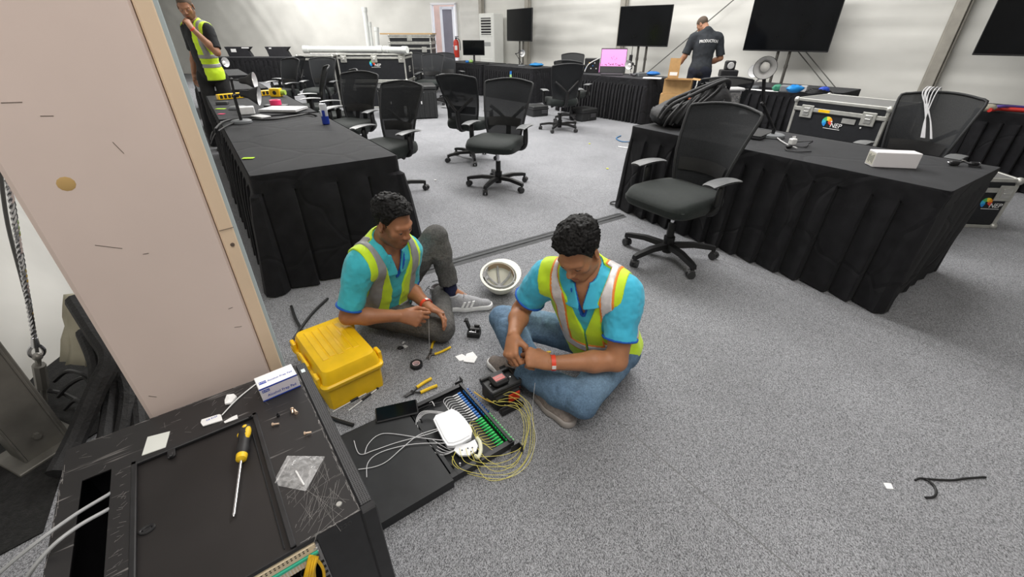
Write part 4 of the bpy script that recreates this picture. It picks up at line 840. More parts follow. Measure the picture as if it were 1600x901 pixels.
def make_person(label, S):
    C, N = A3(S['pelvis']), A3(S['neck']); org = A3(S.get('org', (C[0], C[1], 0))); b = S.get('bulk', 1.0)
    root = thing('person', label, 'person', org)
    rp = nrm(S['pelvis_right']); sR, sL = A3(S['shoulder'][0]), A3(S['shoulder'][1]); rs = nrm(sR - sL); up = nrm(N - C); rs = nrm(rs); 
    Ch = C + (N - C) * .66; upc = nrm(S.get('chest_up', N - Ch)); rs2 = nrm(rs - upc * (rs @ upc)); fc = np.cross(upc, rs2); RC = [rs2, fc, upc]
    rp2 = nrm(rp - up * (rp @ up)); fp = np.cross(up, rp2); RP = [rp2, fp, up]; rm = nrm(rp2 + rs2); rm = nrm(rm - up * (rm @ up)); fm = np.cross(up, rm); RM = [rm, fm, up]
    Hc = A3(S['head']); hf = nrm(S['head_fwd']); hu = A3(S['head_up']); hu = nrm(hu - hf * (hu @ hf)); hr = np.cross(hf, hu); RH = [hr, hf, hu]; hs = S.get('head_scale', .94)
    hl = lambda x, y, z: Hc + hs * (hr * x + hf * y + hu * z)
    eR, eL = A3(S['elbow'][0]), A3(S['elbow'][1]); wR, wL = A3(S['wrist'][0]), A3(S['wrist'][1]); hipR, hipL = A3(S['hip'][0]), A3(S['hip'][1]); kR, kL = A3(S['knee'][0]), A3(S['knee'][1]); aR, aL = A3(S['ankle'][0]), A3(S['ankle'][1])
    def torso(g=0, sw=1.0):
        return [ell(C + up * .02, (.165 * b + g, .118 * b + g, .13 + g), RP, .05), ell(C + (N - C) * .36 + fm * .012 * b, (.150 * b + g, (.108 + .03 * (b - 1) * 2) * b + g, .15 + g), RM, .06),
                ell(Ch, (.168 * b + g, .118 * b + g, .165 + g), RC, .06), cone(sR + (sL - sR) * (.1 + .5 * (1 - sw)), sL + (sR - sL) * (.1 + .5 * (1 - sw)), .062 + g, .062 + g, .05),
                cone(N + upc * .005, sR + (sL - sR) * (.16 + .4 * (1 - sw)), .05 + g, .05 + g, .04), cone(N + upc * .005, sL + (sR - sL) * (.16 + .4 * (1 - sw)), .05 + g, .05 + g, .04)]
    neckp = [cone(N - upc * .03, hl(0, -.02, -.055), .060, .055, .03)]
    arms = []
    for s_, e_, w_ in ((sR, eR, wR), (sL, eL, wL)):
        mid = e_ + (w_ - e_) * .35
        arms += [cone(s_, s_ + (e_ - s_) * .3, .060 * b, .056 * b, .04), cone(s_ + (e_ - s_) * .2, e_, .054 * b, .042 * b, .03), cone(e_, mid, .041 * b, .043 * b, .015), cone(mid, w_, .042 * b, .027, .02)]
    legs = []
    for h_, k_, a_ in ((hipR, kR, aR), (hipL, kL, aL)): legs += [cone(h_, k_, .078 * b, .050, .02), cone(k_, k_ + (a_ - k_) * .4, .046, .045, .01), cone(k_ + (a_ - k_) * .35, a_, .044, .031, .02)]
    feet = [cone(a_, a_ + (A3(t_) + A3((0, 0, .02)) - a_) * .34 + A3((0, 0, -.02)), .031, .024, .01) for a_, t_ in zip((aR, aL), S['toe'])]
    # ---- body: trunk and limbs coarse, head and hands fine, ONE mesh
    allp = np.array([C, N, sR, sL, eR, eL, wR, wL, hipR, hipL, kR, kL, aR, aL, *S['toe']]); lo, hi = allp.min(0) - .16, allp.max(0) + .16; lo[2] = max(lo[2], -.02)
    h0 = S.get('res', .006); G = Grid(lo, hi, h0); parts = [(field(torso() + neckp + arms + legs + feet, G), G)]
    hp = [ell(hl(0, -.018, .034), (.074 * hs, .094 * hs, .084 * hs), RH, .02), ell(hl(0, .026, -.035), (.060 * hs, .062 * hs, .082 * hs), RH, .03), ell(hl(0, .066, -.096), (.021 * hs, .018 * hs, .02 * hs), RH, .03)]
    for s in (-1, 1):
        hp += [cone(hl(s * .054, .0, -.06), hl(s * .018, .060, -.098), .018 * hs, .017 * hs, .03), ell(hl(s * .043, .056, -.022), (.02 * hs, .018 * hs, .017 * hs), RH, .025), cone(hl(s * .012, .082, .017), hl(s * .045, .066, .017), .011 * hs, .010 * hs, .016)]
        hp += [neg(ell(hl(s * .032, .098, -.003), (.017 * hs, .017 * hs, .0125 * hs), RH, .010))]
    hp += [ell(hl(0, .076, -.070), (.026 * hs, .016 * hs, .022 * hs), RH, .02)]
    for s in (-1, 1): hp += [ell(hl(s * .032, .0705, .0005), (.0150 * hs, .0140 * hs, .0118 * hs), RH, .0025)]
    hp += [cone(hl(0, .084, .012), hl(0, .102, -.026), .0075 * hs, .0105 * hs, .012), ell(hl(0, .104, -.033), (.0115 * hs, .0115 * hs, .0105 * hs), RH, .008)]
    for s in (-1, 1): hp += [ell(hl(s * .0125, .094, -.037), (.0085 * hs, .010 * hs, .0078 * hs), RH, .007), neg(ell(hl(s * .0075, .100, -.0445), (.0038 * hs, .0055 * hs, .003 * hs), RH, .003))]
    hp += [ell(hl(0, .0865, -.0635), (.0225 * hs, .0085 * hs, .0052 * hs), RH, .005), ell(hl(0, .0855, -.0735), (.0195 * hs, .0085 * hs, .0062 * hs), RH, .004), neg(cone(hl(-.021, .094, -.0683), hl(.021, .094, -.0683), .0022 * hs, .0022 * hs, .003)), neg(ell(hl(0, .086, -.083), (.014, .006, .004), RH, .008))]
    for s in (-1, 1):
        Re = [nrm(hr * s * .93 - hf * .36), nrm(hf + hr * s * .36), hu]
        hp += [ell(hl(s * .078, -.008, -.006), (.0085 * hs, .018 * hs, .031 * hs), Re, .007), neg(ell(hl(s * .086, -.004, -.004), (.006, .0095, .018), Re, .004)), ell(hl(s * .077, -.003, -.028), (.007, .009, .010), Re, .006)]
    hp = neckp + hp
    hres = S.get('head_res', .0026); GH = Grid(Hc - .145, Hc + .15, hres)
    dH = field(hp, GH); dH = np.maximum(dH, plane(GH, hl(0, -.03, -.13), -nrm(Hc - N)))
    parts.append((dH, GH)); hands = []; htips = []
    for i, sd in ((0, 1), (1, -1)):
        w_ = (wR, wL)[i]; e_ = (eR, eL)[i]; hd = S['hand'][i]; P, tips, tt = hand_prims(w_, hd['d'], hd['n'], sd, hd['curl'], hd.get('sc', 1.0), hd.get('thumb'), hd.get('pinch', True), fore=w_ + (e_ - w_) * .25)
        GHd = Grid(w_ - .205, w_ + .205, S.get('hand_res', .0022)); sub_lo = np.min([p[1] for p in P], 0) - .012; sub_hi = np.max([p[2] for p in P], 0) + .012; GHd = Grid(sub_lo, sub_hi, S.get('hand_res', .0022))
        dh = field(P, GHd, pad=.02); dh = np.maximum(dh, plane(GHd, w_ + (e_ - w_) * .22, nrm(e_ - w_))); parts.append((dh, GHd)); hands.append(P); htips.append((tips, tt))
    beard = S.get('beard', 0)
    def tint(v):
        t = np.ones((len(v), 3), np.float32); q = (v - Hc) / hs; x, y, z = q @ hr, q @ hf, q @ hu
        head = (np.abs(x) < .1) & (np.abs(y) < .13) & (np.abs(z) < .15)
        lips = head & (np.abs(z + .0685) < .0085) & (np.abs(x) < .022) & (y > .07); t[lips] *= (.86, .62, .60)
        if beard:
            jaw = np.clip((-.045 - z) / .02, 0, 1) * np.clip((y + .015) / .03, 0, 1) * np.clip((.118 + z) / .01, 0, 1); must = ((z < -.044) & (z > -.060) & (np.abs(x) < .03) & (y > .06)) * .9; side = np.clip((np.abs(x) - .042) / .012, 0, 1) * np.clip((y + .01) / .02, 0, 1) * np.clip((.055 - y) / .02, 0, 1) * np.clip((.01 - z) / .02, 0, 1)
            am = np.maximum(np.maximum(jaw, must), side) * head * beard * (.75 + .25 * vnoise(v[:, 0], v[:, 1], v[:, 2], 400)); am[lips] = 0; t *= (1 - am[:, None] * A3((.78, .76, .74)))
        return t
    body = fmesh('body', parts, S['skin'], root, org, tint)
    for s in (-1, 1):
        e = MB(); e.ball(V(hl(s * .032, .0712, -.0035) - org), .0128 * hs, 12, 8); eo = e.build('eye', EYEW, root, ang=3)
        lk = nrm(hf * 1 - hu * .52 + hr * S.get('look', 0)); c_ = hl(s * .032, .0712, -.0035) - org + lk * .0095 * hs; MB().ball(V(c_), .0056 * hs, 10, 6).build('iris', IRIS, eo, ang=3)
        pts = [V(hl(s * (.032 + .0135 * q), .0705 + .0143 * math.sqrt(max(0, 1 - q * q * .95)) , -.0048 - .0012 * (1 - q * q)) - org) for q in (-.9, -.5, 0, .5, .9)]; MB().tube(pts, .0009, 5, 3).build('eyelashes', HAIR, root, ang=2)
    Xh, Yh, Zh = GH.pts(); lq = [(Xh - Hc[0]) / hs, (Yh - Hc[1]) / hs, (Zh - Hc[2]) / hs]; bx = lq[0] * hr[0] + lq[1] * hr[1] + lq[2] * hr[2]; by = lq[0] * hf[0] + lq[1] * hf[1] + lq[2] * hf[2]; bz = lq[0] * hu[0] + lq[1] * hu[1] + lq[2] * hu[2]
    for s in (-1, 1):
        ub = (bx * s - .015) / .040; zb_ = .0175 + .0065 * np.sin(np.clip(ub, 0, 1) * 2.3); d = np.maximum(np.maximum(dH - .0022, (np.abs(bz - zb_) - .0042 * (1.1 - .75 * np.clip(ub, 0, 1))) * hs), np.maximum(np.abs(ub - .5) - .5, 0) * .04 + (.03 - by) * (by < .03)); d = np.maximum(d, (np.abs(ub - .5) - .5) * .04)
        fmesh('eyebrow', [(d, GH)], HAIR, root, org)
    # ---- hair
    if S.get('hair') == 'curly':
        GI = Grid(Hc - .15, Hc + .16, .0028); X, Y, Z = GI.pts(); q = [(X - Hc[0]) / hs, (Y - Hc[1]) / hs, (Z - Hc[2]) / hs]; lx = q[0] * hr[0] + q[1] * hr[1] + q[2] * hr[2]; ly = q[0] * hf[0] + q[1] * hf[1] + q[2] * hf[2]; lz = q[0] * hu[0] + q[1] * hu[1] + q[2] * hu[2]
        sk = field([ell(hl(0, -.018, .034), (.074 * hs, .094 * hs, .084 * hs), RH)], GI); 
        th = .007 + .017 * np.clip((lz - .01) / .07, 0, 1)
        cur = np.abs(vnoise(X, Y, Z, 75, 1)) * .006 + .0045 * vnoise(X, Y, Z, 130, 2) + .004 * vnoise(X, Y, Z, 40, 5)
        line = np.interp(ly, (-.11, -.03, -.012, .004, .02, .040, .055, .09), (-.07, -.055, -.030, -.026, .006, .058, .080, .095)).astype(np.float32) + np.abs(lx) * .06 * (ly > .045)
        d = np.maximum(sk - th * hs - cur + .003, (line - lz) * .8 * hs); d = np.maximum(d, -(sk + .012))
        ear = field([ell(hl(s * .08, -.004, -.012), (.016, .026, .036), RH, .001) for s in (-1, 1)], GI); d = np.maximum(d, -ear)
        fmesh('hair', [(d, GI)], HAIR, root, org)
    elif S.get('hair') == 'shaved':
        GI = Grid(Hc - .14, Hc + .14, .004); X, Y, Z = GI.pts(); q = [(X - Hc[0]) / hs, (Y - Hc[1]) / hs, (Z - Hc[2]) / hs]; ly = q[0] * hf[0] + q[1] * hf[1] + q[2] * hf[2]; lz = q[0] * hu[0] + q[1] * hu[1] + q[2] * hu[2]
        sk = field([ell(hl(0, -.018, .034), (.074 * hs, .094 * hs, .084 * hs), RH)], GI); line = np.interp(ly, (-.11, -.03, 0, .03, .05, .09), (-.045, -.04, -.02, .02, .062, .07)).astype(np.float32)
        fmesh('hair', [(np.maximum(sk - .0025, (line - lz) * .8), GI)], HAIRS, root, org)
    # ---- shirt
    hc = S.get('cloth_res', .005); tl, th_ = np.min([C, N, sR, sL, eR, eL], 0) - .17, np.max([C, N, sR, sL, eR, eL], 0) + .17; GC_ = Grid(tl, th_, hc); X, Y, Z = GC_.pts()
    wr = .0035 * vnoise(X, Y, Z, 16, 1) + .0025 * vnoise(X, Y, Z, 34, 2) + .0016 * vnoise(X, Y, Z, 70, 7)
    sf = S.get('sleeve', (.72, .72)); sl_p = []; cuff = []
    for s_, e_, f_ in ((sR, eR, sf[0]), (sL, eL, sf[1])):
        q = s_ + (e_ - s_) * f_; dr = nrm(e_ - s_); sl_p += [cone(s_, s_ + (e_ - s_) * .25, .064 * b, .063 * b, .05), capped(s_ + (e_ - s_) * .1, s_ + (e_ - s_) * (f_ + .12), .062 * b, .067 * b, q, dr, k=.03)]
        cuff.append(neg(capped(q - dr * .02, e_, .056 * b, .056 * b, q + dr * .08, dr, k=.004)))
    hz = np.zeros(1)
    sh = field(torso(.013) + sl_p, GC_) + wr
    sh = np.maximum(sh, -field(cuff_pos(cuff), GC_)) if False else sh
    for s_, e_, f_ in ((sR, eR, sf[0]), (sL, eL, sf[1])):
        q = s_ + (e_ - s_) * f_; dr = nrm(e_ - s_); f, lo_, hi_, _k = cone(q - dr * .025, e_, .051 * b, .050 * b); sl = GC_.sl(lo_ - .01, hi_ + .01)
        if sl: sh[sl] = np.maximum(sh[sl], -f(*GC_.pts(sl)))
    nk = (lambda r: cone(N - upc * .02 + fc * .012, hl(0, -.015, -.06), r, r * .95))
    fN, *_ = nk(.068 if S.get('collar') else .064); sh = np.maximum(sh, -fN(X, Y, Z))
    vx = (X - N[0]) * rs2[0] + (Y - N[1]) * rs2[1] + (Z - N[2]) * rs2[2]; vy = (X - N[0]) * fc[0] + (Y - N[1]) * fc[1] + (Z - N[2]) * fc[2]; vz = (X - N[0]) * upc[0] + (Y - N[1]) * upc[1] + (Z - N[2]) * upc[2]
    if S.get('collar'): # open neck placket
        sh = np.maximum(sh, -np.maximum(np.maximum(np.abs(vx) - (.034 + .30 * (vz + .03)), -(vy - .02)), -(vz + .13)))
    hem = S.get('hem', -.10); sh = np.maximum(sh, -((X - C[0]) * up[0] + (Y - C[1]) * up[1] + (Z - C[2]) * up[2] - hem))
    sho = fmesh('shirt', [(sh, GC_)], S['shirt'], root, org)
    if S.get('trim'):
        for s_, e_, f_ in ((sR, eR, sf[0]), (sL, eL, sf[1])):
            q = s_ + (e_ - s_) * f_; dr = nrm(e_ - s_); f0 = np.abs((X - q[0]) * dr[0] + (Y - q[1]) * dr[1] + (Z - q[2]) * dr[2]) - .005
            fcn, lo_, hi_, _k = cone(q - dr * .05, q + dr * .05, .069 * b, .068 * b); sl = GC_.sl(lo_ - .02, hi_ + .02); fi, *_ = cone(q - dr * .05, e_, .050 * b, .049 * b)
            g2 = Grid(q - .1, q + .1, .004); d2 = np.maximum(np.maximum(fcn(*g2.pts()) - .003 + .003 * vnoise(*g2.pts(), 30, 4), np.abs(plane(g2, q, dr)) - .0045), -fi(*g2.pts())); fmesh('sleeve_trim', [(d2, g2)], S['trim'], sho, org)
    if S.get('collar'):
        g2 = Grid(N - .15, N + .15, .0032); X2, Y2, Z2 = g2.pts(); ax_ = nrm(hl(0, -.015, -.06) - (N - upc * .02)); c0 = N - upc * .005 + fc * .012
        rx, ry, rz_ = X2 - c0[0], Y2 - c0[1], Z2 - c0[2]; t = rx * ax_[0] + ry * ax_[1] + rz_ * ax_[2]; rr = np.sqrt(np.maximum(0, rx * rx + ry * ry + rz_ * rz_ - t * t))
        ux = rx * rs2[0] + ry * rs2[1] + rz_ * rs2[2]; uy = rx * fc[0] + ry * fc[1] + rz_ * fc[2]
        fr_ = np.clip(uy / .07, 0, 1); rad = .069 + .042 * np.clip((.036 - t) / .07, 0, 1.5) + .012 * fr_; d2 = np.abs(rr - rad) - .005; d2 = np.maximum(d2, np.abs(t - .016 + .034 * fr_) - (.032 + .014 * fr_)); gap = .004 + .022 * np.clip((t + .05) / .07, 0, 1); d2 = np.maximum(d2, -np.maximum(np.abs(ux) - gap - .006, -uy))
        fmesh('collar', [(d2 * .8, g2)], S['shirt'], sho, org)
        if S.get('trim'):
            d3 = np.maximum(np.abs(rr - rad + .0056) - .0022, np.abs(t - .020 + .034 * fr_) - (.030 + .012 * fr_)); d3 = np.maximum(d3, -np.maximum(np.abs(ux) - gap - .002, -uy)); fmesh('collar_lining', [(d3 * .8, g2)], S['trim'], sho, org)
            d4 = np.maximum(np.abs(sh + .002) - .004, np.abs(np.abs(vx) - (.036 + .30 * (vz + .03)) ) - .006); d4 = np.maximum(d4, -(vy - .02)); d4 = np.maximum(d4, -(vz + .135)); d4 = np.maximum(d4, vz - .0); fmesh('placket', [(d4, GC_)], S['trim'], sho, org)
    # ---- vest
    if S.get('vest'):
        vt = S['vest']; base = field(torso(.024, 1.0) + ([ell(C - up * .09, (.178 * b, .138 * b, .14), RP, .05)] if vt.get('long') else []) + [cone(s_, s_ + (e_ - s_) * .12, .068 * b, .068 * b, .04) for s_, e_ in ((sR, eR), (sL, eL))], GC_) + .004 * vnoise(X, Y, Z, 14, 3) + .0025 * vnoise(X, Y, Z, 30, 9)
        cuts = []
        for s_, e_, sg in ((sR, eR, 1), (sL, eL, -1)):
            ad = nrm(e_ - s_); cuts.append(ell(s_ + rs2 * sg * .100 - upc * .015, (.112, .17, .165), RC)[0](X, Y, Z)); cuts.append(cone(s_ + ad * .05, e_ + ad * .1, .074 * b, .085 * b)[0](X, Y, Z))
        cuts.append(cone(N - upc * .035 + fc * .03, hl(0, -.015, -.04), .082, .075)[0](X, Y, Z))
        zv = vt['v']; wv = np.where(vz > -zv, vt['gap'] + (.085 - vt['gap']) * np.clip((vz + zv) / zv, 0, 1.3), vt['gap']); cuts.append(np.maximum(np.abs(vx - vt.get('shift', 0)) - wv, -vy) * .9)
        lowz = (X - N[0]) * up[0] + (Y - N[1]) * up[1] + (Z - N[2]) * up[2]; cuts.append(lowz + 0 < -vt['len'])
        cuts = cuts[:-1]
        def vshell(off, reg=None):
            d = base - off
            for c in cuts: d = np.maximum(d, -(c - off * .3))
            d = np.maximum(d, -(lowz + vt['len']))
            if reg is not None: d = np.maximum(d, reg)
            return d
        vo = fmesh('vest', [(vshell(0), GC_)], vt['mat'], root, org, None, 2)
        regs = []
        for zz in vt['bands']: regs.append((np.abs(lowz + zz), vt['bw']))
        zt = -min(vt['bands']); vb = np.maximum(np.abs(np.abs(vx - vt.get('shift', 0)) - vt['vx']), 0)
        for r_, hw in regs:
            if vt.get('border'): fmesh('stripe_border', [(vshell(.003, r_ - hw - .008), GC_)], vt['border'], vo, org, None, 2)
            fmesh('reflective_stripe', [(vshell(.0048, r_ - hw), GC_)], vt['stripe'], vo, org, None, 2)
        if vt.get('vertical', True):
            for sg in (1, -1):
                r_ = np.maximum(np.abs(vx * sg - vt['vx']) - vt['bw'], -(lowz - zt)); 
                if vt.get('border'): fmesh('stripe_border', [(vshell(.003, np.maximum(np.abs(vx * sg - vt['vx']) - vt['bw'] - .008, -(lowz - zt))), GC_)], vt['border'], vo, org, None, 2)
                fmesh('reflective_stripe', [(vshell(.0048, r_), GC_)], vt['stripe'], vo, org, None, 2)
    # ---- trousers
    lp = np.array([C + up * .12, hipR, hipL, kR, kL, aR, aL]); GP = Grid(lp.min(0) - .13, lp.max(0) + .13, S.get('cloth_res', .005)); X, Y, Z = GP.pts()
    fe_, lo_e, hi_e, ke_ = ell(C + up * .005, (.165 * b + .012, .118 * b + .012, .125), RP, .05); wq = C + up * S.get('waist', .10)
    tr = [(lambda X, Y, Z: np.maximum(fe_(X, Y, Z), (X - wq[0]) * up[0] + (Y - wq[1]) * up[1] + (Z - wq[2]) * up[2]), lo_e, hi_e, ke_)]
    for (h_, k_, a_), f_ in zip(((hipR, kR, aR), (hipL, kL, aL)), S.get('cuff', (.9, .9))):
        q = k_ + (a_ - k_) * f_; dr = nrm(a_ - k_); w_ = S.get('leg_w', 1); tr += [cone(h_, k_, .094 * b, .068, .035), cone(k_, k_ + (a_ - k_) * .3, .066, .064 * w_, .012), capped(k_ + (a_ - k_) * .2, a_, .064 * w_, .053 * w_, q, dr, k=.02)]
    d = field(tr, GP) + .006 * vnoise(X, Y, Z, 13, 6) + .0045 * (.5 - np.abs(vnoise(X, Y, Z, 24, 8))) + .0015 * vnoise(X, Y, Z, 70, 8)
    for (h_, k_, a_), f_ in zip(((hipR, kR, aR), (hipL, kL, aL)), S.get('cuff', (.9, .9))):
        q = k_ + (a_ - k_) * f_; dr = nrm(a_ - k_); f, lo_, hi_, _k = cone(q - dr * .02, q + dr * .1, .045, .045); sl = GP.sl(lo_, hi_)
        if sl: d[sl] = np.maximum(d[sl], -f(*GP.pts(sl)))
    d = np.maximum(d, -(Z - .003) + 0 * X)
    def fade(v):
        t = np.ones((len(v), 3), np.float32)
        if S.get('faded'):
            for k_, h_ in ((kR, hipR), (kL, hipL)):
                m_ = k_ + (h_ - k_) * .3; dd = np.linalg.norm(v - m_, axis=1); t += (np.clip(1 - dd / .19, 0, 1) * .9 * S['faded'])[:, None] * A3((1.15, 1, .8)) * (v[:, 2] > m_[2] - .01)[:, None]
        t *= (1 + .10 * vnoise(v[:, 0], v[:, 1], v[:, 2], 45))[:, None]; return t
    fmesh('trousers', [(d, GP)], S['trouser'], root, org, fade)
    # ---- shoes
    for a_, t_, hl_, sm in zip((aR, aL), S['toe'], S['heel'], S['shoe']):
        a_, t_, h_ = A3(a_), A3(t_), A3(hl_); f = nrm(t_ - h_); L = np.linalg.norm(t_ - h_); u_ = A3(sm.get('up', (0, 0, 1))); u_ = nrm(u_ - f * (u_ @ f)); r_ = np.cross(f, u_); R_ = [r_, f, u_]; sp = lambda x, y, z: h_ + r_ * x + f * y + u_ * z
        g2 = Grid(np.minimum(h_, t_) - .11, np.maximum(np.maximum(h_, t_), h_ + .11 * u_) + .11, .003); X2, Y2, Z2 = g2.pts(); zz = (X2 - h_[0]) * u_[0] + (Y2 - h_[1]) * u_[1] + (Z2 - h_[2]) * u_[2]
        up_ = field([cone(sp(0, .045, .035), sp(0, L * .45, .035), .036, .040, .02), cone(sp(0, L * .45, .032), sp(0, L - .04, .026), .040, .032, .03), cone(sp(0, .05, .06), sp(0, .055, .105), .038, .038, .02), cone(sp(0, .08, .074), sp(0, L * .64, .044), .034, .03, .02)], g2)
        shoe = np.maximum(up_, -(zz - .018)); shoe = np.maximum(shoe, zz - .108); f1, *_ = cone(sp(0, .052, .07), sp(0, .052, .14), .029, .031); shoe = np.maximum(shoe, -f1(X2, Y2, Z2)); so_ = fmesh('shoe', [(shoe, g2)], sm['upper'], root, org)
        sole = field([cone(sp(0, .043, .016), sp(0, L * .45, .016), .045, .045, .02), cone(sp(0, L * .45, .016), sp(0, L - .040, .018), .045, .041, .03)], g2); sole = np.maximum(sole, np.abs(zz - .017) - .016); fmesh('sole', [(sole, g2)], sm['sole'], so_, org)
        m = MB()
        for i in range(4): y_ = L * (.42 + .075 * i); z_ = .104 - .014 * i; m.tube([V(sp(-.022, y_, z_ - .012) - org), V(sp(0, y_ + .004, z_ - .001) - org), V(sp(.022, y_, z_ - .012) - org)], .0028, 5, 4)
        m.build('laces', sm.get('lace', sm['upper']), so_, ang=2)
        if sm.get('stripes'):
            for i in range(3):
                for sg in sm['stripes']:
                    y0 = L * .36 + .026 * i; vs = []
                    for (yy, zq) in ((y0, .036), (y0 + .014, .036), (y0 + .032, .068), (y0 + .018, .068)):
                        fx = [x for x in np.arange(.06, .0, -.0015) if min(p[0](*[np.float32(c) for c in sp(sg * x, yy, zq)]) for p in (cone(sp(0, .045, .035), sp(0, L * .45, .035), .036, .040), cone(sp(0, L * .45, .032), sp(0, L - .04, .026), .040, .032), cone(sp(0, .08, .074), sp(0, L * .64, .044), .034, .03))) <= 0]; x = (fx[0] if fx else .03) + .0125
                        vs += [V(sp(sg * x, yy, zq) - org), V(sp(sg * (x - .010), yy, zq) - org)]
                    mm = MB(); mm.add(vs, [(0, 2, 4, 6), (1, 7, 5, 3), (0, 1, 3, 2), (2, 3, 5, 4), (4, 5, 7, 6), (6, 7, 1, 0)]); mm.build('side_stripe', sm['sole'], so_)
        if sm.get('sock'):
            d2 = field([cone(a_ + (S['knee'][sm['leg']] - a_) * .22, a_ - u_ * .03, .040, .042, .01)], g2); f1, *_ = cone(a_ + (A3(S['knee'][sm['leg']]) - a_) * .16, a_ + (A3(S['knee'][sm['leg']]) - a_) * .5, .08, .08); kd = nrm(A3(S['knee'][sm['leg']]) - a_); d2 = np.maximum(d2, plane(g2, a_ + kd * .055, kd)); fmesh('sock', [(d2, g2)], sm['sock'], root, org)
    # ---- wrist bands
    for i, m_ in S.get('bands', {}).items():
        w_, e_ = (wR, wL)[i], (eR, eL)[i]; dr = nrm(e_ - w_); c_ = w_ + dr * .012 - org; g = MB(); g.lathe([(.0315, -.009), (.0335, -.009), (.0340, .009), (.032, .009)], V(c_), V(dr), 20, close=True); bo = g.build('wrist_band', m_, root)
        if m_ is BAND and S.get('band_tab'): x_ = nrm(A3(S['band_tab'])); x_ = nrm(x_ - dr * (x_ @ dr)); MB(frame(V(c_ + x_ * .0345), V(np.cross(x_, dr)), V(dr), V(x_))).box((0, 0, 0), (.016, .017, .0025), .0005).build('band_tab', BANDW, bo)
    return root, dict(RC=RC, N=N, Ch=Ch, org=org, tips=htips, hl=hl)
NEON = mat('neon_yellow_fabric', (.62, .88, .02), .6, nscale=25, namt=.06, bump=.15, bscale=400, sheen=.2)
SILV = mat('silver_reflective', (.78, .74, .74), .4, nscale=30, namt=.14, metal=.15); GREYR = mat('grey_reflective', (.30, .30, .30), .45, nscale=30, namt=.1); ORNG = mat('orange_trim', (.95, .28, .05), .6)
CYAN = mat('cyan_polo', (.055, .50, .72), .75, nscale=25, namt=.08, bump=.2, bscale=450, sheen=.15); CYAN2 = mat('turquoise_polo', (.05, .48, .56), .75, nscale=25, namt=.1, bump=.2, bscale=450, sheen=.15)
NAVYT = mat('royal_blue_trim', (.01, .10, .45), .7)
SK1 = tint_mat('skin_warm_brown', (.43, .195, .098), .48, bump=.06, bs=350, sss=.08); SK2 = tint_mat('skin_brown', (.35, .15, .076), .48, bump=.06, bs=350, sss=.08)
SK3 = tint_mat('skin_tan', (.34, .165, .095), .5, bump=.05, bs=350, sss=.06)
JEAN = tint_mat('blue_denim', (.125, .205, .31), .85, bump=.4, bs=420, namt=.2, ns=130, spec=.2); GJEAN = tint_mat('grey_denim', (.10, .098, .096), .85, bump=.4, bs=420, namt=.3, ns=120, spec=.2)
DNAVY = tint_mat('dark_navy_trousers', (.014, .018, .032), .85); BTROU = tint_mat('black_trousers', (.012, .012, .013), .85)
BTEE = mat('black_tee', (.014, .015, .017), .85, nscale=20, namt=.2, bump=.2, bscale=400); GTEE = mat('charcoal_tee', (.022, .026, .032), .85, nscale=20, namt=.2, bump=.2, bscale=400)
SHG = mat('grey_knit_shoe', (.33, .33, .35), .7, nscale=120, namt=.15, bump=.3); SHW = mat('white_sole', (.75, .75, .76), .55, nscale=30, namt=.05); SHT = mat('taupe_shoe', (.27, .23, .21), .7, nscale=90, namt=.2, bump=.2); SOLT = mat('taupe_sole', (.36, .33, .31), .6); SHB = mat('black_shoe', (.02, .02, .02), .6); SOCK = mat('navy_sock', (.012, .015, .05), .85, nscale=80, namt=.3); SOCKG = mat('dark_sock', (.02, .02, .04), .85)
FIST = [(.9, 1.2, .7), (1.0, 1.25, .7), (1.05, 1.25, .7), (1.1, 1.2, .7)]; PINCH = [(.75, .75, .35), (.95, .95, .5), (1.1, 1.05, .6), (1.2, 1.05, .6)]; LOOSE = [(.35, .45, .3), (.5, .55, .35), (.6, .6, .4), (.65, .6, .4)]

# man in blue jeans, cross-legged, right of the tray
P1, I1 = make_person('seated man with black curly hair in orange-edged neon vest and blue jeans', dict(
    skin=SK1, bulk=1.06, cloth_res=.0042, pelvis=(.45, 1.70, .135), pelvis_right=(-.8, .6, 0), neck=(.325, 1.60, .585), shoulder=((.150, 1.655, .535), (.470, 1.515, .530)),
    chest_up=(-.22, -.22, .9), head=(.262, 1.545, .708), head_fwd=(-.42, -.62, -.56), head_up=(-.35, -.40, .85), elbow=((.043, 1.725, .305), (.442, 1.405, .262)), wrist=((.006, 1.515, .312), (.160, 1.392, .262)),
    hip=((.378, 1.745, .13), (.525, 1.645, .13)), knee=((-.045, 1.785, .215), (.292, 1.305, .125)), ankle=((.150, 1.435, .075), (.01, 1.58, .085)), toe=((.262, 1.275, .002), (-.115, 1.70, .005)), heel=((.118, 1.475, .002), (.045, 1.535, .005)),
    hand=({'d': (-.12, -.80, -.42), 'n': (.62, .05, -.75), 'curl': FIST, 'pinch': True, 'sc': 1.02}, {'d': (-.93, .30, .10), 'n': (.1, .5, -.85), 'curl': PINCH, 'pinch': True, 'sc': 1.04}),
    head_scale=.99, hair='curly', shirt=CYAN, collar=True, trim=NAVYT, sleeve=(.62, .66), trouser=JEAN, faded=1.0, leg_w=1.12, cuff=(.93, .86), hem=-.06,
    vest=dict(mat=NEON, stripe=SILV, border=ORNG, v=.22, gap=.004, len=.47, bands=(.335,), bw=.023, vx=.105), bands={1: BAND}, band_tab=(.3, -.9, .1),
    shoe=(dict(upper=SHT, sole=SOLT, leg=0, sock=SOCKG), dict(upper=SHT, sole=SHW, leg=1))))
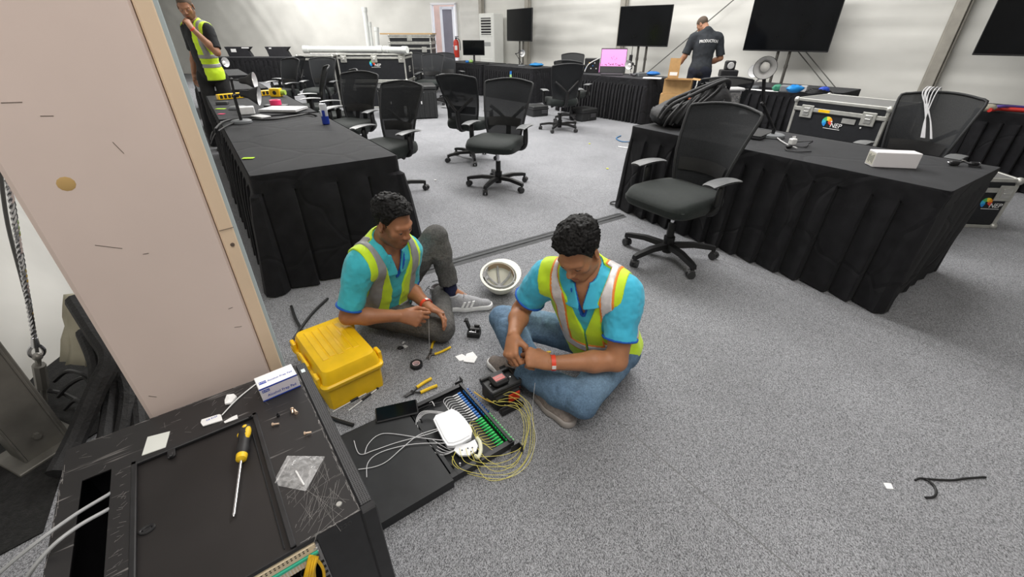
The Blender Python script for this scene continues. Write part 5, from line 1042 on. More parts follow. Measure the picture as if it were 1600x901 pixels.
# man in grey jeans, left of the tray, one knee up
P2, I2 = make_person('seated bearded man with plain neon vest and dark grey jeans, elbow on yellow case', dict(
    skin=SK2, bulk=.97, cloth_res=.0042, beard=.8, pelvis=(-.715, 2.085, .125), pelvis_right=(-.35, -.94, 0), neck=(-.632, 1.935, .565), shoulder=((-.715, 1.795, .515), (-.545, 2.045, .475)),
    chest_up=(.28, -.2, .9), head=(-.552, 1.882, .695), head_fwd=(.80, -.46, -.36), head_up=(.32, -.2, .9), elbow=((-.80, 1.735, .262), (-.59, 2.085, .235)), wrist=((-.545, 1.752, .255), (-.445, 1.895, .222)), look=.1,
    hip=((-.742, 1.995, .12), (-.690, 2.17, .13)), knee=((-.370, 1.872, .088), (-.432, 2.236, .465)), ankle=((-.44, 2.28, .075), (-.365, 2.225, .115)), toe=((-.395, 2.50, .012), (-.118, 2.215, .002)), heel=((-.46, 2.235, .005), (-.415, 2.195, .002)),
    hand=({'d': (.95, -.10, -.12), 'n': (.05, .78, -.5), 'curl': PINCH, 'pinch': True}, {'d': (.82, -.5, -.16), 'n': (-.15, -.55, -.72), 'curl': LOOSE, 'pinch': False, 'thumb': (-.352, 1.822, .222)}),
    hair='curly', shirt=CYAN2, collar=True, trim=NAVYT, sleeve=(.80, .86), trouser=GJEAN, faded=.75, leg_w=.98, cuff=(.99, .84), hem=-.06,
    vest=dict(mat=NEON, stripe=GREYR, v=.20, gap=.030, len=.56, bands=(.37,), bw=.024, vx=.105), bands={1: BAND}, band_tab=(-.2, .5, .8),
    shoe=(dict(upper=SHG, sole=SHW, leg=0, up=(-.3, -.15, .9)), dict(upper=SHG, sole=SHW, leg=1, stripes=(1, ), sock=SOCK))))
# standing man at the column
def q(px, py, Y=6.45): return rd(px, py, Y)
Yv = 6.45
nk = q(299, 20); P3, I3 = make_person('standing bearded man in black tee and neon vest, hand at his mouth, by the column', dict(
    skin=SK3, beard=.85, res=.009, head_res=.0045, hand_res=.004, cloth_res=.008, pelvis=(nk.x - .03, Yv + .05, .98), pelvis_right=(-.93, .3, 0), neck=(nk.x, Yv, 1.56), shoulder=((nk.x - .175, Yv + .08, 1.50), (nk.x + .18, Yv - .06, 1.49)),
    chest_up=(0, -.08, 1), head_scale=1.06, head=(nk.x - .01, Yv - .06, 1.738), head_fwd=(.28, -.86, -.42), head_up=(.08, -.4, .9), elbow=((nk.x - .23, Yv + .14, 1.22), (nk.x + .255, Yv - .14, 1.235)), wrist=((nk.x - .27, Yv + .06, .98), (nk.x + .105, Yv - .26, 1.505)),
    hip=((nk.x - .12, Yv + .03, .93), (nk.x + .06, Yv + .1, .93)), knee=((nk.x - .13, Yv - .03, .5), (nk.x + .07, Yv + .03, .5)), ankle=((nk.x - .13, Yv + .03, .09), (nk.x + .07, Yv + .1, .09)), toe=((nk.x - .13, Yv - .18, .0), (nk.x + .12, Yv - .12, .0)), heel=((nk.x - .13, Yv + .08, .0), (nk.x + .06, Yv + .14, .0)),
    hand=({'d': (-.1, -.15, -.95), 'n': (.9, .2, -.1), 'curl': LOOSE, 'pinch': False}, {'d': (-.45, .22, .84), 'n': (-.75, .35, -.4), 'curl': [(.7, .8, .5)] * 2 + [(.9, 1, .6)] * 2}), hair='shaved', shirt=BTEE, sleeve=(.85, .85), trouser=BTROU, cuff=(.98, .98), leg_w=1.1, hem=-.12,
    vest=dict(mat=NEON, stripe=GREYR, v=.1, gap=.125, shift=.09, long=True, len=.645, bands=(.36, .47), bw=.024, vx=.125), bands={1: BAND}, shoe=(dict(upper=SHB, sole=SHB, leg=0), dict(upper=SHB, sole=SHB, leg=1))))
# standing man with his back to us
Yp = 8.0; pc_ = rd(1106, 52, Yp); X0 = pc_.x
P4, I4 = make_person('standing man with shaved head in charcoal tee, back turned, reaching into cardboard box', dict(
    skin=SK3, res=.009, head_res=.0045, hand_res=.004, cloth_res=.008, pelvis=(X0 - .02, Yp - .03, .93), pelvis_right=(.96, -.26, 0), neck=(X0 + .01, Yp + .06, 1.475), shoulder=((X0 + .20, Yp + .02, 1.39), (X0 - .18, Yp + .10, 1.39)),
    chest_up=(0, .25, 1), head=(X0 - .045, Yp + .18, 1.570), head_fwd=(-.50, .52, -.72), head_up=(-.40, .50, .70), elbow=((X0 + .29, Yp - .0, 1.10), (X0 - .27, Yp + .10, 1.12)), wrist=((X0 + .12, Yp + .22, .98), (X0 - .40, Yp + .16, .90)),
    hip=((X0 + .07, Yp - .05, .90), (X0 - .11, Yp, .90)), knee=((X0 + .08, Yp, .48), (X0 - .11, Yp + .05, .48)), ankle=((X0 + .08, Yp - .07, .09), (X0 - .11, Yp - .03, .09)), toe=((X0 + .12, Yp + .16, 0), (X0 - .1, Yp + .2, 0)), heel=((X0 + .08, Yp - .11, 0), (X0 - .11, Yp - .07, 0)),
    hand=({'d': (-.6, .6, -.4), 'n': (-.6, -.5, -.2), 'curl': LOOSE, 'pinch': False}, {'d': (-.42, .1, -.88), 'n': (.6, .3, -.3), 'curl': LOOSE, 'pinch': False}), hair='shaved', shirt=GTEE, sleeve=(.88, .88), trouser=DNAVY, cuff=(.98, .98), leg_w=1.1, hem=-.10,
    bands={1: BLK}, shoe=(dict(upper=SHB, sole=SHB, leg=0), dict(upper=SHB, sole=SHB, leg=1))))
# lettering on the back, laid onto the cloth
from mathutils.bvhtree import BVHTree
sh4 = [c for c in P4.children if c.name.startswith('shirt')][0]; bv = BVHTree.FromPolygons([v.co for v in sh4.data.vertices], [p.vertices for p in sh4.data.polygons])
RC, N4, og = I4['RC'], I4['N'], I4['org']; rx, fy, uz = V(RC[0]), V(RC[1]), V(RC[2]); o0 = V(N4 - og) - uz * .165 - fy * .30 + rx * .025
lt = text('lettering', 'PRODUCTION', .060, mat('white_print', (.75, .75, .75), .6), sh4, frame(o0, rx, uz, -fy), .0004, xs=.74, bold=.0010)
for v in lt.data.vertices:
    h = bv.ray_cast(v.co - fy * .1, fy)
    if h[0] is not None: v.co = h[0] - fy * (.009 if (v.co - o0).dot(fy) < 0 else .0085)
# ================================================================ THINGS ON THE CARPET
# yellow case
CA, CB = V((-.804, 1.359, 0)), V((-.599, 1.535, 0)); cyx = (CB - CA).normalized(); RZC = math.atan2(cyx.y, cyx.x); CWX, CLY, CHZ = .275, .425, .212
yc = thing('yellow_case', 'yellow ribbed hard plastic case on the carpet under the resting elbow', 'case', CA, RZC)
m = MB(); m.prism([(x, y) for x, y in ((.02, .012), (CWX - .02, .012), (CWX - .008, .03), (CWX - .008, CLY - .03), (CWX - .02, CLY - .012), (.02, CLY - .012), (.008, CLY - .03), (.008, .03))], 0, .125); m.build('lower_shell', YEL, yc)
m = MB()
def rr(x0, x1, y0, y1, r, n=4): return [(cx_ + r * cos(a), cy_ + r * math.sin(a)) for cx_, cy_, a0 in ((x1 - r, y0 + r, -90), (x1 - r, y1 - r, 0), (x0 + r, y1 - r, 90), (x0 + r, y0 + r, 180)) for a in [radians(a0 + 90 * i / n) for i in range(n + 1)]]
def loft(m, secs):
    n = len(secs[0][0]); vs = [V((x, y, z)) for o_, z in secs for x, y in o_]; k = len(secs)
    m.add(vs, [(q * n + i, q * n + (i + 1) % n, (q + 1) * n + (i + 1) % n, (q + 1) * n + i) for q in range(k - 1) for i in range(n)] + [tuple(range(n))[::-1], tuple(range((k - 1) * n, k * n))])
loft(m, [(rr(-.002, CWX + .002, -.002, CLY + .002, .025), .118), (rr(-.006, CWX + .006, -.006, CLY + .006, .028), .126), (rr(-.006, CWX + .006, -.006, CLY + .006, .028), .137), (rr(.002, CWX - .002, .002, CLY - .002, .025), .143)]); m.build('rim', YEL, yc, ang=.5)
m = MB(); loft(m, [(rr(.004, CWX - .004, .004, CLY - .004, .028), .140), (rr(.012, CWX - .012, .012, CLY - .012, .03), .185), (rr(.020, CWX - .020, .020, CLY - .020, .03), .202), (rr(.034, CWX - .034, .034, CLY - .034, .028), .2085)]); m.build('lid', YEL, yc, ang=.5)
for i in range(5): x = .052 + .034 * i + (.004 if i > 2 else 0); MB().box((x + .010, CLY / 2 + .02, .2088), (.026, CLY - .16 - .02 * (i % 2), .0055), .002).build('lid_rib', YEL, yc)
for y in (.06, CLY - .05):
    for x in (-.004, CWX + .004):
        m = MB(); m.box((x, y, .150), (.018, .05, .06), .004); m.box((x + (.006 if x > 0 else -.006), y, .140), (.012, .036, .026), .003); m.build('latch', YEL, yc)
m = MB(); m.box((-.006, CLY / 2, .165), (.016, .12, .03), .005); m.build('handle', YEL, yc); MB().box((CWX + .006, CLY / 2, .118), (.016, .13, .022), .006).build('handle', YEL, yc)
m = MB()
for y in (.09, .20, CLY - .10): m.box((-.004, y, .125), (.016, .018, .05), .003)
m.build('hinge', YEL, yc)
MB().prism(rr(.035, .055, .0, .012, .004), .126, .140).build('lock_tab', YEL, yc)
MB().box((CWX - .07, CLY - .11, .2118), (.022, .05, .001), 0, Rz(.2)).build('clear_tape', mat('clear_tape', (.75, .5, .1), .3), yc)
# black cables beside the case and along its back
BCB = mat('black_cable', (.013, .013, .014), .5)
for pts, lb in (([(455, 478, .012), (462, 498, .012), (473, 520, .012), (478, 560, .012)], 'black cable bent towards the yellow case from the draped table'), ([(512, 466, .012), (490, 487, .014), (474, 507, .014), (455, 535, .012)], 'second black cable curving behind the yellow case'), ([(516, 652, .008), (532, 658, .008), (552, 664, .008)], 'black cable stub between the cabinet and the fibre tray')):
    m = MB(); m.tube([at(*p) for p in pts], .008, 8, 5); tag(m.build('black_cable', BCB), lb, 'cable')
# white hard hat, upside down
HATM = mat('hat_white', (.78, .77, .68), .35, nscale=10, namt=.05); HARN = mat('grey_harness', (.42, .42, .43), .5, nscale=60, namt=.2); HBR = mat('tan_sweatband', (.36, .27, .18), .7)
hp_ = at(781, 452, 0); hat = thing('hard_hat', 'white hard hat lying upside down on the carpet between the two men', 'helmet', (hp_.x, hp_.y, .002), radians(20))
TL = MX.Rotation(radians(14), 4, 'X') @ MX.Rotation(radians(-5), 4, 'Y')
def dome(th, ph, off=0): return V((cos(th) * math.sin(ph) * (.110 - off), sin(th) * math.sin(ph) * (.130 - off), .128 - cos(ph) * (.122 - off)))
m = MB(TL); pf = [(ph, 0) for ph in [radians(2 + 88 * i / 10) for i in range(11)]]
m.grid(lambda i, j: (dome(2 * pi * i / 36, radians(2 + 88 * j / 10)) if j <= 10 else dome(2 * pi * i / 36, radians(90 - 88 * (j - 11) / 10), .0035)), 36, 22, True)
m.build('shell', HATM, hat, ang=1.2)
m = MB(TL); m.grid(lambda i, j: V((cos(2 * pi * i / 36) * (.108 + (0, .014, .014, 0)[j] + (.0, .03, .03, 0)[j] * max(0, cos(2 * pi * i / 36 - .5)) ** 2), sin(2 * pi * i / 36) * (.128 + (0, .012, .012, 0)[j]+ (.0, .03, .03, 0)[j] * max(0, cos(2 * pi * i / 36 - .5)) ** 2), .128 + (.001, .001, -.0035, -.0035)[j])), 36, 4, True); m.build('brim', HATM, hat, ang=.8)
m = MB(TL)
for k in range(3):
    a = k * pi / 3 + .3; m.tube([V((cos(a) * .096, sin(a) * .112, .118)), V((cos(a) * .07, sin(a) * .085, .065)), V((0, 0, .035)), V((-cos(a) * .07, -sin(a) * .085, .065)), V((-cos(a) * .096, -sin(a) * .112, .118))], .0075, 6, 5)
m.build('harness_strap', HARN, hat)
m = MB(TL); m.grid(lambda i, j: V((cos(2 * pi * i / 32) * (.092 + (0, 0, .003, .003)[j]), sin(2 * pi * i / 32) * (.108 + (0, 0, .003, .003)[j]), (.10, .132, .132, .10)[j])), 32, 4, True); m.build('headband', HARN, hat, ang=.8)
m = MB(TL); m.grid(lambda i, j: V((cos(-1.2 + 2.4 * i / 16 + .9) * (.0915 - (0, 0, .003, .003)[j]), sin(-1.2 + 2.4 * i / 16 + .9) * (.1075 - (0, 0, .003, .003)[j]), (.098, .136, .136, .098)[j])), 17, 4); m.build('sweatband', HBR, hat, ang=.8)
m = MB(TL); m.box((-.08, .045, .09), (.03, .045, .03), .008); m.cyl((-.1, .03, .115), (-.075, .05, .135), .014); m.build('ratchet', HARN, hat)
# fusion splicer
SP0, SP1 = at(757, 640, .0), at(828, 606, .0); sx = (SP1 - SP0).normalized(); RZS = math.atan2(sx.y, sx.x)
spc = at(783, 622, .0); RB = mat('splicer_red', (.62, .045, .015), .4); SPB = mat('splicer_black', (.015, .015, .016), .5, nscale=30, namt=.25)
sp_ = thing('fusion_splicer', 'black and red fibre fusion splicer on the carpet before the crossed legs', 'tool', (spc.x, spc.y, .0), RZS)
m = MB(); m.box((0, .0, .045), (.135, .125, .075), .008); m.build('body', SPB, sp_)
m = MB(); m.box((.071, -.005, .05), (.006, .085, .05), .002); m.box((.03, -.064, .048), (.06, .006, .045), .002); m.build('red_panel', RB, sp_)
m = MB(); m.box((-.002, -.002, .094), (.150, .115, .022), .005); m.box((-.002, -.05, .108), (.155, .018, .018), .004); m.box((-.002, .05, .108), (.155, .018, .018), .004); m.build('top_deck', SPB, sp_)
m = MB(); m.box((-.01, .0, .122), (.078, .072, .028), .010); wc_ = m.build('wind_cover', SPB, sp_); MB().box((-.012, -.004, .1365), (.05, .032, .0012), .0004).build('red_label', mat('splicer_label', (.5, .07, .06), .35), wc_)
text('label_print', 'FUSION', .010, mat('label_grey', (.6, .55, .52), .5), wc_, frame((-.012, -.004, .1374), (1, 0, 0), (0, 1, 0), (0, 0, 1)), .0002)
m = MB(); m.box((.062, .05, .085), (.03, .09, .008), .002, Rx(.25)); m.box((.10, .02, .10), (.045, .13, .006), .002, Ry(.35)); m.build('side_tray', SPB, sp_)
m = MB(); m.box((0, -.085, .012), (.115, .03, .014), .003); m.box((0, -.10, .022), (.115, .006, .03), .002); m.build('front_foot', SPB, sp_)
for x, y in ((-.05, -.05), (.05, -.05), (-.05, .05), (.05, .05)): MB().cyl((x, y, 0), (x, y, .01), .01).build('foot', BLK, sp_)
m = MB()
for x in (-.055, .05):
    for y in (-.045, .0, .045): m.cyl((x, y, .104), (x, y, .108), .0035, n=8)
m.build('deck_screw', ALU, sp_)
BCL = mat('yellow_orange_fibre', (.8, .5, .06), .45)
m = MB(); m.tube([at(741, 612, .012), at(752, 620, .03), at(763, 626, .045), at(772, 629, .05)], .0026, 6, 5); tag(m.build('fibre_bunch', BCL), 'orange bunch of fibres drawn past the black and red splicer', 'fibre')
# cleaver
cp = at(741, 524, 0); cl = thing('fibre_cleaver', 'small black fibre cleaver with open lid on the carpet', 'tool', (cp.x, cp.y, .001), radians(-8))
m = MB(); m.box((0, 0, .017), (.072, .055, .034), .005); m.build('base', SPB, cl); m = MB(); m.box((.005, .006, .042), (.058, .032, .018), .003); m.box((.014, .018, .056), (.03, .014, .012), .003); m.build('carriage', SPB, cl)
m = MB(); m.box((-.036, .016, .06), (.012, .032, .05), .004, Ry(-.3)); m.box((-.046, .016, .088), (.022, .03, .012), .004, Ry(-.3)); m.build('lid', SPB, cl)
m = MB(); m.cyl((-.012, -.008, .036), (-.012, -.008, .044), .006); m.cyl((.012, -.006, .036), (.012, -.006, .046), .005); m.box((-.002, -.018, .037), (.04, .008, .006), .001); m.build('chrome_knob', CHR, cl)
# papers
sheet('paper_scrap', 'left of two torn white paper scraps on the carpet', 'paper', [(711, 557), (718, 564), (727, 562), (727, 556), (722, 553)], .0005, PAPER, .002)
sheet('paper_scrap', 'right and larger of two torn white paper scraps on the carpet', 'paper', [(724, 565), (741, 567), (746, 558), (739, 550), (729, 553)], .0025, PAPER, .0035)
sheet('white_chip', 'single white paper diamond alone on the right carpet', 'paper', [(1380, 754), (1385, 763), (1396, 764), (1392, 755)], .0005, PAPER, .0015)
# pliers
def pliers(name, label, pj, ends, tip, gm, jm, r=.0065, flatz=.012):
    j = at(*pj, flatz); t = thing(name, label, 'tool', (j.x, j.y, .001)); J = V((0, 0, .008))
    for i, pts in enumerate(ends):
        P_ = [J] + [at(*p, .009) - V((j.x, j.y, .001)) for p in pts]; m = MB(); m.tube([P_[0], P_[0] + (P_[1] - P_[0]) * .5, P_[1]], .005, 6, 3); g = MB(); g.tube(P_[1:], r, 8, 5); a_ = m.build('arm', jm, t); g.build('grip', gm, t)
    m = MB()
    for p in tip: q_ = at(*p, .008) - V((j.x, j.y, .001)); m.tube([J, J + (q_ - J) * .5, q_], [.009, .002], 6, 3, flat=(0, 0, 1))
    m.cyl((0, 0, .0), (0, 0, .017), .0075, n=12); m.build('jaw', jm, t); return t
STEEL = mat('dark_steel', (.10, .09, .085), .35, metal=.6)
pliers('pliers', 'small pliers with thin yellow grips on the carpet by the tape roll', (672, 553), [[(674, 545), (677, 535), (685, 527)], [(679, 553), (690, 549), (704, 542)]], [(666, 560), (670, 562)], YGRIP, STEEL)
pliers('wire_stripper', 'black stripper with two yellow handles beside the fibre tray', (644, 612), [[(651, 605), (663, 597), (674, 591)], [(657, 613), (670, 607), (683, 602)]], [(630, 619), (633, 620)], YGRIP, BLKM, .0078)
m = MB()
# tape roll standing in its own plane, lying flat
tp_ = at(651, 572, 0); tr_ = thing('tape_roll', 'roll of black electrical tape lying on the carpet', 'tape', (tp_.x, tp_.y, .001))
MB().lathe([(.019, 0), (.031, 0), (.0315, .002), (.0315, .017), (.031, .019), (.019, .019)], n=28, close=True).build('tape', BLK, tr_); MB().lathe([(.0165, 0), (.019, 0), (.019, .0195), (.0165, .0195)], n=24, close=True).build('core', mat('tape_core', (.75, .55, .55), .5), tr_)
# pens / rods by the case, bits
m = MB(); a, b_ = at(590, 607, .004), at(545, 641, .004); pt = thing('rod_tool', 'white rod with black grip beside the yellow case', 'tool', (a.x, a.y, .0)); d = V((b_.x - a.x, b_.y - a.y, 0)); MB().cyl(V((0, 0, .004)), d + V((0, 0, .004)), .0022, n=8).build('shaft', WHT, pt); MB().cyl(d * .25 + V((0, 0, .006)), d * .55 + V((0, 0, .006)), .0055, n=10).build('grip', BLK, pt); MB().ball((0, 0, .006), .006).build('tip', BLK, pt)
a, b_ = at(572, 614, .004), at(520, 643, .004); pt = thing('rod_tool', 'second white rod with black grip, the nearer one by the yellow case', 'tool', (a.x, a.y, .0)); d = V((b_.x - a.x, b_.y - a.y, 0)); MB().cyl(V((0, 0, .004)), d + V((0, 0, .004)), .0022, n=8).build('shaft', WHT, pt); MB().cyl(d * .25 + V((0, 0, .006)), d * .48 + V((0, 0, .006)), .0055, n=10).build('grip', BLK, pt)
p = at(625, 545, 0); m = MB(); m.ball((0, 0, .008), .012, sc=(1.2, .9, .65)); m.ball((.012, .004, .006), .008); o = m.build('black_bit', BLK); o.location = p; tag(o, 'tiny black plastic bit near the tape roll', 'scrap')
sheet('white_bit', 'white sliver right of the tiny black bit', 'scrap', [(628, 541), (633, 544), (638, 541), (633, 539)], .0005, PAPER, .003)
sheet('white_bit', 'white sliver just above the tiny black bit', 'scrap', [(628, 538), (631, 536), (633, 534), (630, 534)], .0005, PAPER, .003)
# cable ramp across the carpet
RAMP = mat('grey_cable_cover', (.06, .062, .066), .7, nscale=30, namt=.15)
a, b_ = at(560, 452, 0), at(972, 336, 0); d = (b_ - a); L = d.length; rp = thing('cable_cover', 'dark grey cable cover strip running across the carpet behind the men', 'cable cover', a, math.atan2(d.y, d.x))
m = MB(); n = 40
m.grid(lambda i, j: V((L * i / n, (-.062, -.03, -.012, .012, .03, .062)[j] + .006 * mnoise.noise(V((i * .35, 0, 0))), (.001, .006, .011, .011, .007, .001)[j] + .002 * mnoise.noise(V((i * .7, j, 2))))), n + 1, 6); m.build('cover', RAMP, rp, ang=.3)
for j, y in enumerate((-.02, .021)): MB().tube([V((L * i / 12, y + .004 * mnoise.noise(V((i, y, 0))), .0095)) for i in range(13)], .0045, 6, 4).build('cable_ridge', RAMP, rp)
# cable loops at the table corner
for k, (cx0, cy0, r_) in enumerate(((968, 318, .07), (973, 316, .05))):
    c = at(cx0, cy0, .008); m = MB(); m.tube([c + V((cos(t) * r_ * 1.3, sin(t) * r_ * .8, .004 + .012 * k)) for t in [2 * pi * i / 12 for i in range(12)]], .006, 6, 4, True); tag(m.build('cable_loop', BCB), ('outer', 'inner')[k] + ' loop of black cable at the foot of the right table corner', 'cable')
# coloured cables near the right table's far corner
for pts, c, lb, r_ in (([(970, 212, .01), (963, 216, .01), (972, 221, .01), (990, 221, .01), (1003, 219, .01)], mat('blue_cable', (.05, .16, .32), .5), 'blue cable loop on the carpet by the far corner of the right table', .009),
                       ([(966, 229, .008), (982, 231, .008), (1004, 229, .008)], WHT, 'white cable end on the carpet by the far corner of the right table', .009),
                       ([(981, 222, .008), (990, 228, .008), (1002, 231, .008)], mat('brown_cable', (.16, .12, .09), .5), 'thin brown cable crossing the blue one', .006)):
    m = MB(); m.tube([at(*p) for p in pts], r_, 6, 5); tag(m.build('floor_cable', c), lb, 'cable')
c = at(996, 224, .006); m = MB()
for k in range(3): m.tube([c + V((cos(t) * (.07 - .015 * k), sin(t) * (.07 - .015 * k), .01 + .008 * k)) for t in [2 * pi * i / 10 for i in range(10)]], .007, 6, 3, True)
tag(m.build('red_coil', mat('salmon_cable', (.6, .2, .14), .5)), 'small red cable coil beside the right table', 'cable')
# loose black cable piece
m = MB(); m.tube([at(1430, 750, .004), at(1437, 747, .004), at(1450, 748, .004), at(1485, 750, .004), at(1510, 747, .004), at(1540, 745, .004)], .0042, 6, 5); tag(m.build('loose_cable', BCB), 'long straight piece of black cable on the right carpet', 'cable')
m = MB(); m.tube([at(1447, 748, .010), at(1458, 757, .005), at(1463, 768, .004), at(1459, 776, .004), at(1446, 777, .004)], .0042, 6, 5); tag(m.build('loose_cable', BCB), 'hook-shaped piece of black cable touching the straight piece', 'cable')
NOTE = mat('yellow_note', (.75, .8, .1), .7)
for px, lb in (((949, 264), 'crumpled yellow scrap on the open carpet, nearer one'), ((921, 225), 'crumpled yellow scrap on the carpet behind the mid chairs'), ((680, 282), 'tiny white scrap on the carpet left of the mid chairs')):
    p = at(*px); m = MB(); m.ball((0, 0, .007), .014, 7, 5, (1.2, .8, .5)); o = m.build('scrap', PAPER if 'white' in lb else NOTE, ang=.2); o.location = p; tag(o, lb, 'scrap')
# dark bundle under the raised knee
m = MB(); rnd = random.Random(5)
p0 = at(690, 458, 0)
for k in range(60): a = rnd.random() * 6.28; l = .02 + .035 * rnd.random(); c = V((rnd.uniform(-.05, .05), rnd.uniform(-.05, .05), .012 + .02 * rnd.random())); m.tube([c, c + V((cos(a) * l, sin(a) * l, .008)), c + V((cos(a + .6) * l * 1.6, sin(a + .6) * l * 1.6, -.004))], .0022, 4, 3)
m.ball((0, 0, .022), .05, 10, 6, (1, 1, .42)); o = m.build('black_tassel', mat('black_yarn', (.02, .02, .02), .9)); o.location = p0; tag(o, 'tangled black fringe on the carpet between the legs of the left man', 'bundle'); o['kind'] = 'stuff'
# what the two men hold
for px, z, lb, s_ in (((797, 558), .285, 'small white connector pinched in the fingertips of the man in blue jeans', 1),):
    pass
t1 = (V(I1['tips'][0][1]) + V(I1['tips'][1][1])) / 2
o = MB().cyl((-.012, .004, 0), (.006, 0, 0), .004, n=10).cyl((.006, 0, 0), (.016, -.003, 0), .0025, n=8).build('white_connector', WHT); o.location = t1; tag(o, 'small white connector held between the fingertips of the man in blue jeans', 'connector')
t2, t3 = V(I2['tips'][0][1]), V(I2['tips'][1][1])
m = MB(); m.tube([t3 + V((.01, -.005, .008)), (t2 + t3) / 2 + V((0, 0, .004)), t2, t2 + V((-.002, -.02, -.05)), at(671, 545, .01)], .0010, 5, 6); tag(m.build('held_fibre', FBW), 'pale fibre held in the hands of the bearded man on the floor', 'fibre')

py_ = at(848, 553, .17); py = thing('pliers', 'yellow-handled tool resting on the shin of the man in blue jeans', 'tool', (py_.x, py_.y, .158), .3)
for k, (x, y) in enumerate(((.045, .012), (.03, -.02))): MB().tube([(-.02, 0, .004), (x * .5, y * 1.2, .005), (x, y, .005)], .005, 6, 4).build('grip', YGRIP, py)
MB().tube([(-.02, 0, .004), (-.05, .004, .004)], [.006, .002], 6, 1).build('jaw', STEEL, py)
# ================================================================ ON THE TABLES AND ALONG THE WALLS
LWHT = mat('lamp_white', (.75, .75, .76), .45); BULB = mat('bulb_white', (.85, .84, .82), .3); GRAYT = mat('grey_tool', (.16, .17, .18), .5)
def desk_lamp(label, base, elbow, head, face, col=BLK, r=.085, sl=.12, basemat=None):
    t = thing('desk_lamp', label, 'lamp', base, 0); O = V(base); E_, H_ = V(elbow) - O, V(head) - O; f = V(face).normalized()
    MB().lathe([(.001, .026), (.075, .026), (.085, .020), (.088, .004), (.086, 0)], n=28).build('lamp_base', basemat or GRAYT, t)
    m = MB(); m.cyl((0, 0, .02), (0, 0, .06), .013); x = (E_.cross(H_ - E_)).normalized() if E_.cross(H_ - E_).length > 1e-4 else V((1, 0, 0))
    for s in (-1, 1): m.cyl(V((0, 0, .055)) + x * s * .012, E_ + x * s * .012, .0065, n=8)
    m.build('lower_arm', col, t); m = MB()
    for s in (-1, 1): m.cyl(E_ + x * s * .012, H_ + x * s * .012, .0075, n=8)
    m.ball(E_, .018); m.cyl(E_ - x * .022, E_ + x * .022, .012); m.build('upper_arm', col, t); m = MB(); m.ball(H_, .018); m.cyl(H_, H_ + f * .02, .012); m.build('joint', col, t)
    S0 = H_ + f * .005; pr = [(.022, -.03), (.03, -.01), (.034, sl * .25), (.05, sl * .5), (r * .86, sl * .8), (r, sl)]
    MB().lathe(pr + [(a - .003, h) for a, h in pr[::-1]], S0, f, 28, close=True).build('lamp_shade', [col], t, ang=.7)
    MB().lathe([(a - .0035, h - .0005) for a, h in pr[1:]] + [(a - .0045, h - .0005) for a, h in pr[1:][::-1]], S0, f, 28, close=True).build('shade_lining', LWHT, t, ang=.7); MB().ball(S0 + f * sl * .62, .032, 14, 10).build('bulb', BULB, t, ang=2); return t
b = at(378, 192, TZ); Yb = b.y
desk_lamp('black desk lamp nearest on the left draped table, round grey base, shade turned right', b, rd(366, 150, Yb), rd(380, 146, Yb), (1, .25, -.2), r=.082)
b = at(372, 170, TZ); desk_lamp('black desk lamp with blue clip behind the nearer one on the left draped table', b, rd(361, 124, b.y), rd(378, 126, b.y), (1, .2, -.02), r=.085)
b = at(345, 116, TZ); desk_lamp('small desk lamp far off on the table beyond the man in neon vest', b, rd(338, 100, b.y), rd(345, 98, b.y), (.95, -.3, .1), r=.09)
def boxthing(name, label, cat, p, rz, d, m_, b_=.004, grp=None, z=TZ):
    o = MB().box((0, 0, d[2] / 2), d, b_).build(name, m_); o.location = (p[0], p[1], z); o.rotation_euler = (0, 0, rz); return tag(o, label, cat, grp)
# power strip
a, c = at(341, 156, TZ), at(424, 148, TZ); d = c - a; L = d.length
ps = thing('power_strip', 'yellow power strip with black sockets across the far end of the left table', 'power strip', (a.x, a.y, TZ), math.atan2(d.y, d.x)); MB().box((L / 2, 0, .03), (L, .07, .06), .004).build('housing', YEL, ps)
n = 14
for i in range(n): MB().box((L * (i + .7) / n, -.035, .032), (L / n * .72, .004, .04), .001).build('socket', BLK, ps)
p = at(433, 151, TZ); yb = thing('yellow_plug_box', 'yellow plug block at the right end of the power strip', 'plug', p); MB().box((0, 0, .05), (.13, .09, .10), .008).build('housing', YEL, yb); MB().lathe([(.001, .003), (.022, .003), (.024, 0)], (0, -.045, .05), (0, -1, 0)).build('socket', BLK, yb); MB().cyl((.06, 0, .05), (.12, 0, .05), .03).build('green_plug', mat('lime_plug', (.4, .55, .08), .5), yb)
# laptop, tape, can, notes
lp = thing('laptop', 'closed silver laptop on the left draped table', 'laptop', at(444, 173, TZ), radians(-4)); MB().box((0, 0, .013), (.40, .27, .018), .005).build('base', LGRY, lp); MB().box((0, 0, .0255), (.40, .27, .006), .002).build('lid', mat('laptop_silver', (.42, .42, .43), .35, metal=.3), lp)
PINKT = mat('pink_tape', (.95, .05, .18), .5); p = at(432, 166, TZ); o = MB().box((0, 0, .008), (.24, .10, .016), .005).build('black_tablet', DGRY); o.location = p; tag(o, 'dark handset under the pink tape roll on the left table', 'phone')
o = MB().lathe([(.038, 0), (.058, 0), (.058, .05), (.038, .05)], n=28, close=True).build('pink_tape_roll', PINKT); o.location = p + V((0, 0, .0162)); tag(o, 'bright pink tape roll behind the silver laptop', 'tape')
p = at(510, 194, TZ); cn = thing('drink_can', 'slim silver and blue drink can near the edge of the left table', 'can', p)
CANS = mat('can_silver', (.6, .62, .66), .3, metal=.5); CANB = mat('can_blue', (.02, .05, .35), .35, metal=.3)
MB().lathe([(.026, 0), (.031, .006), (.031, .076)], n=24).build('blue_body', CANB, cn); MB().lathe([(.0313, .07), (.0313, .158), (.027, .168), (.027, .171), (.024, .169), (.001, .168)], n=24).build('silver_body', CANS, cn)
m = MB(); m.box((.006, -.0305, .095), (.026, .003, .05), .001, Rx(0)); m.build('blue_panel', CANB, cn)
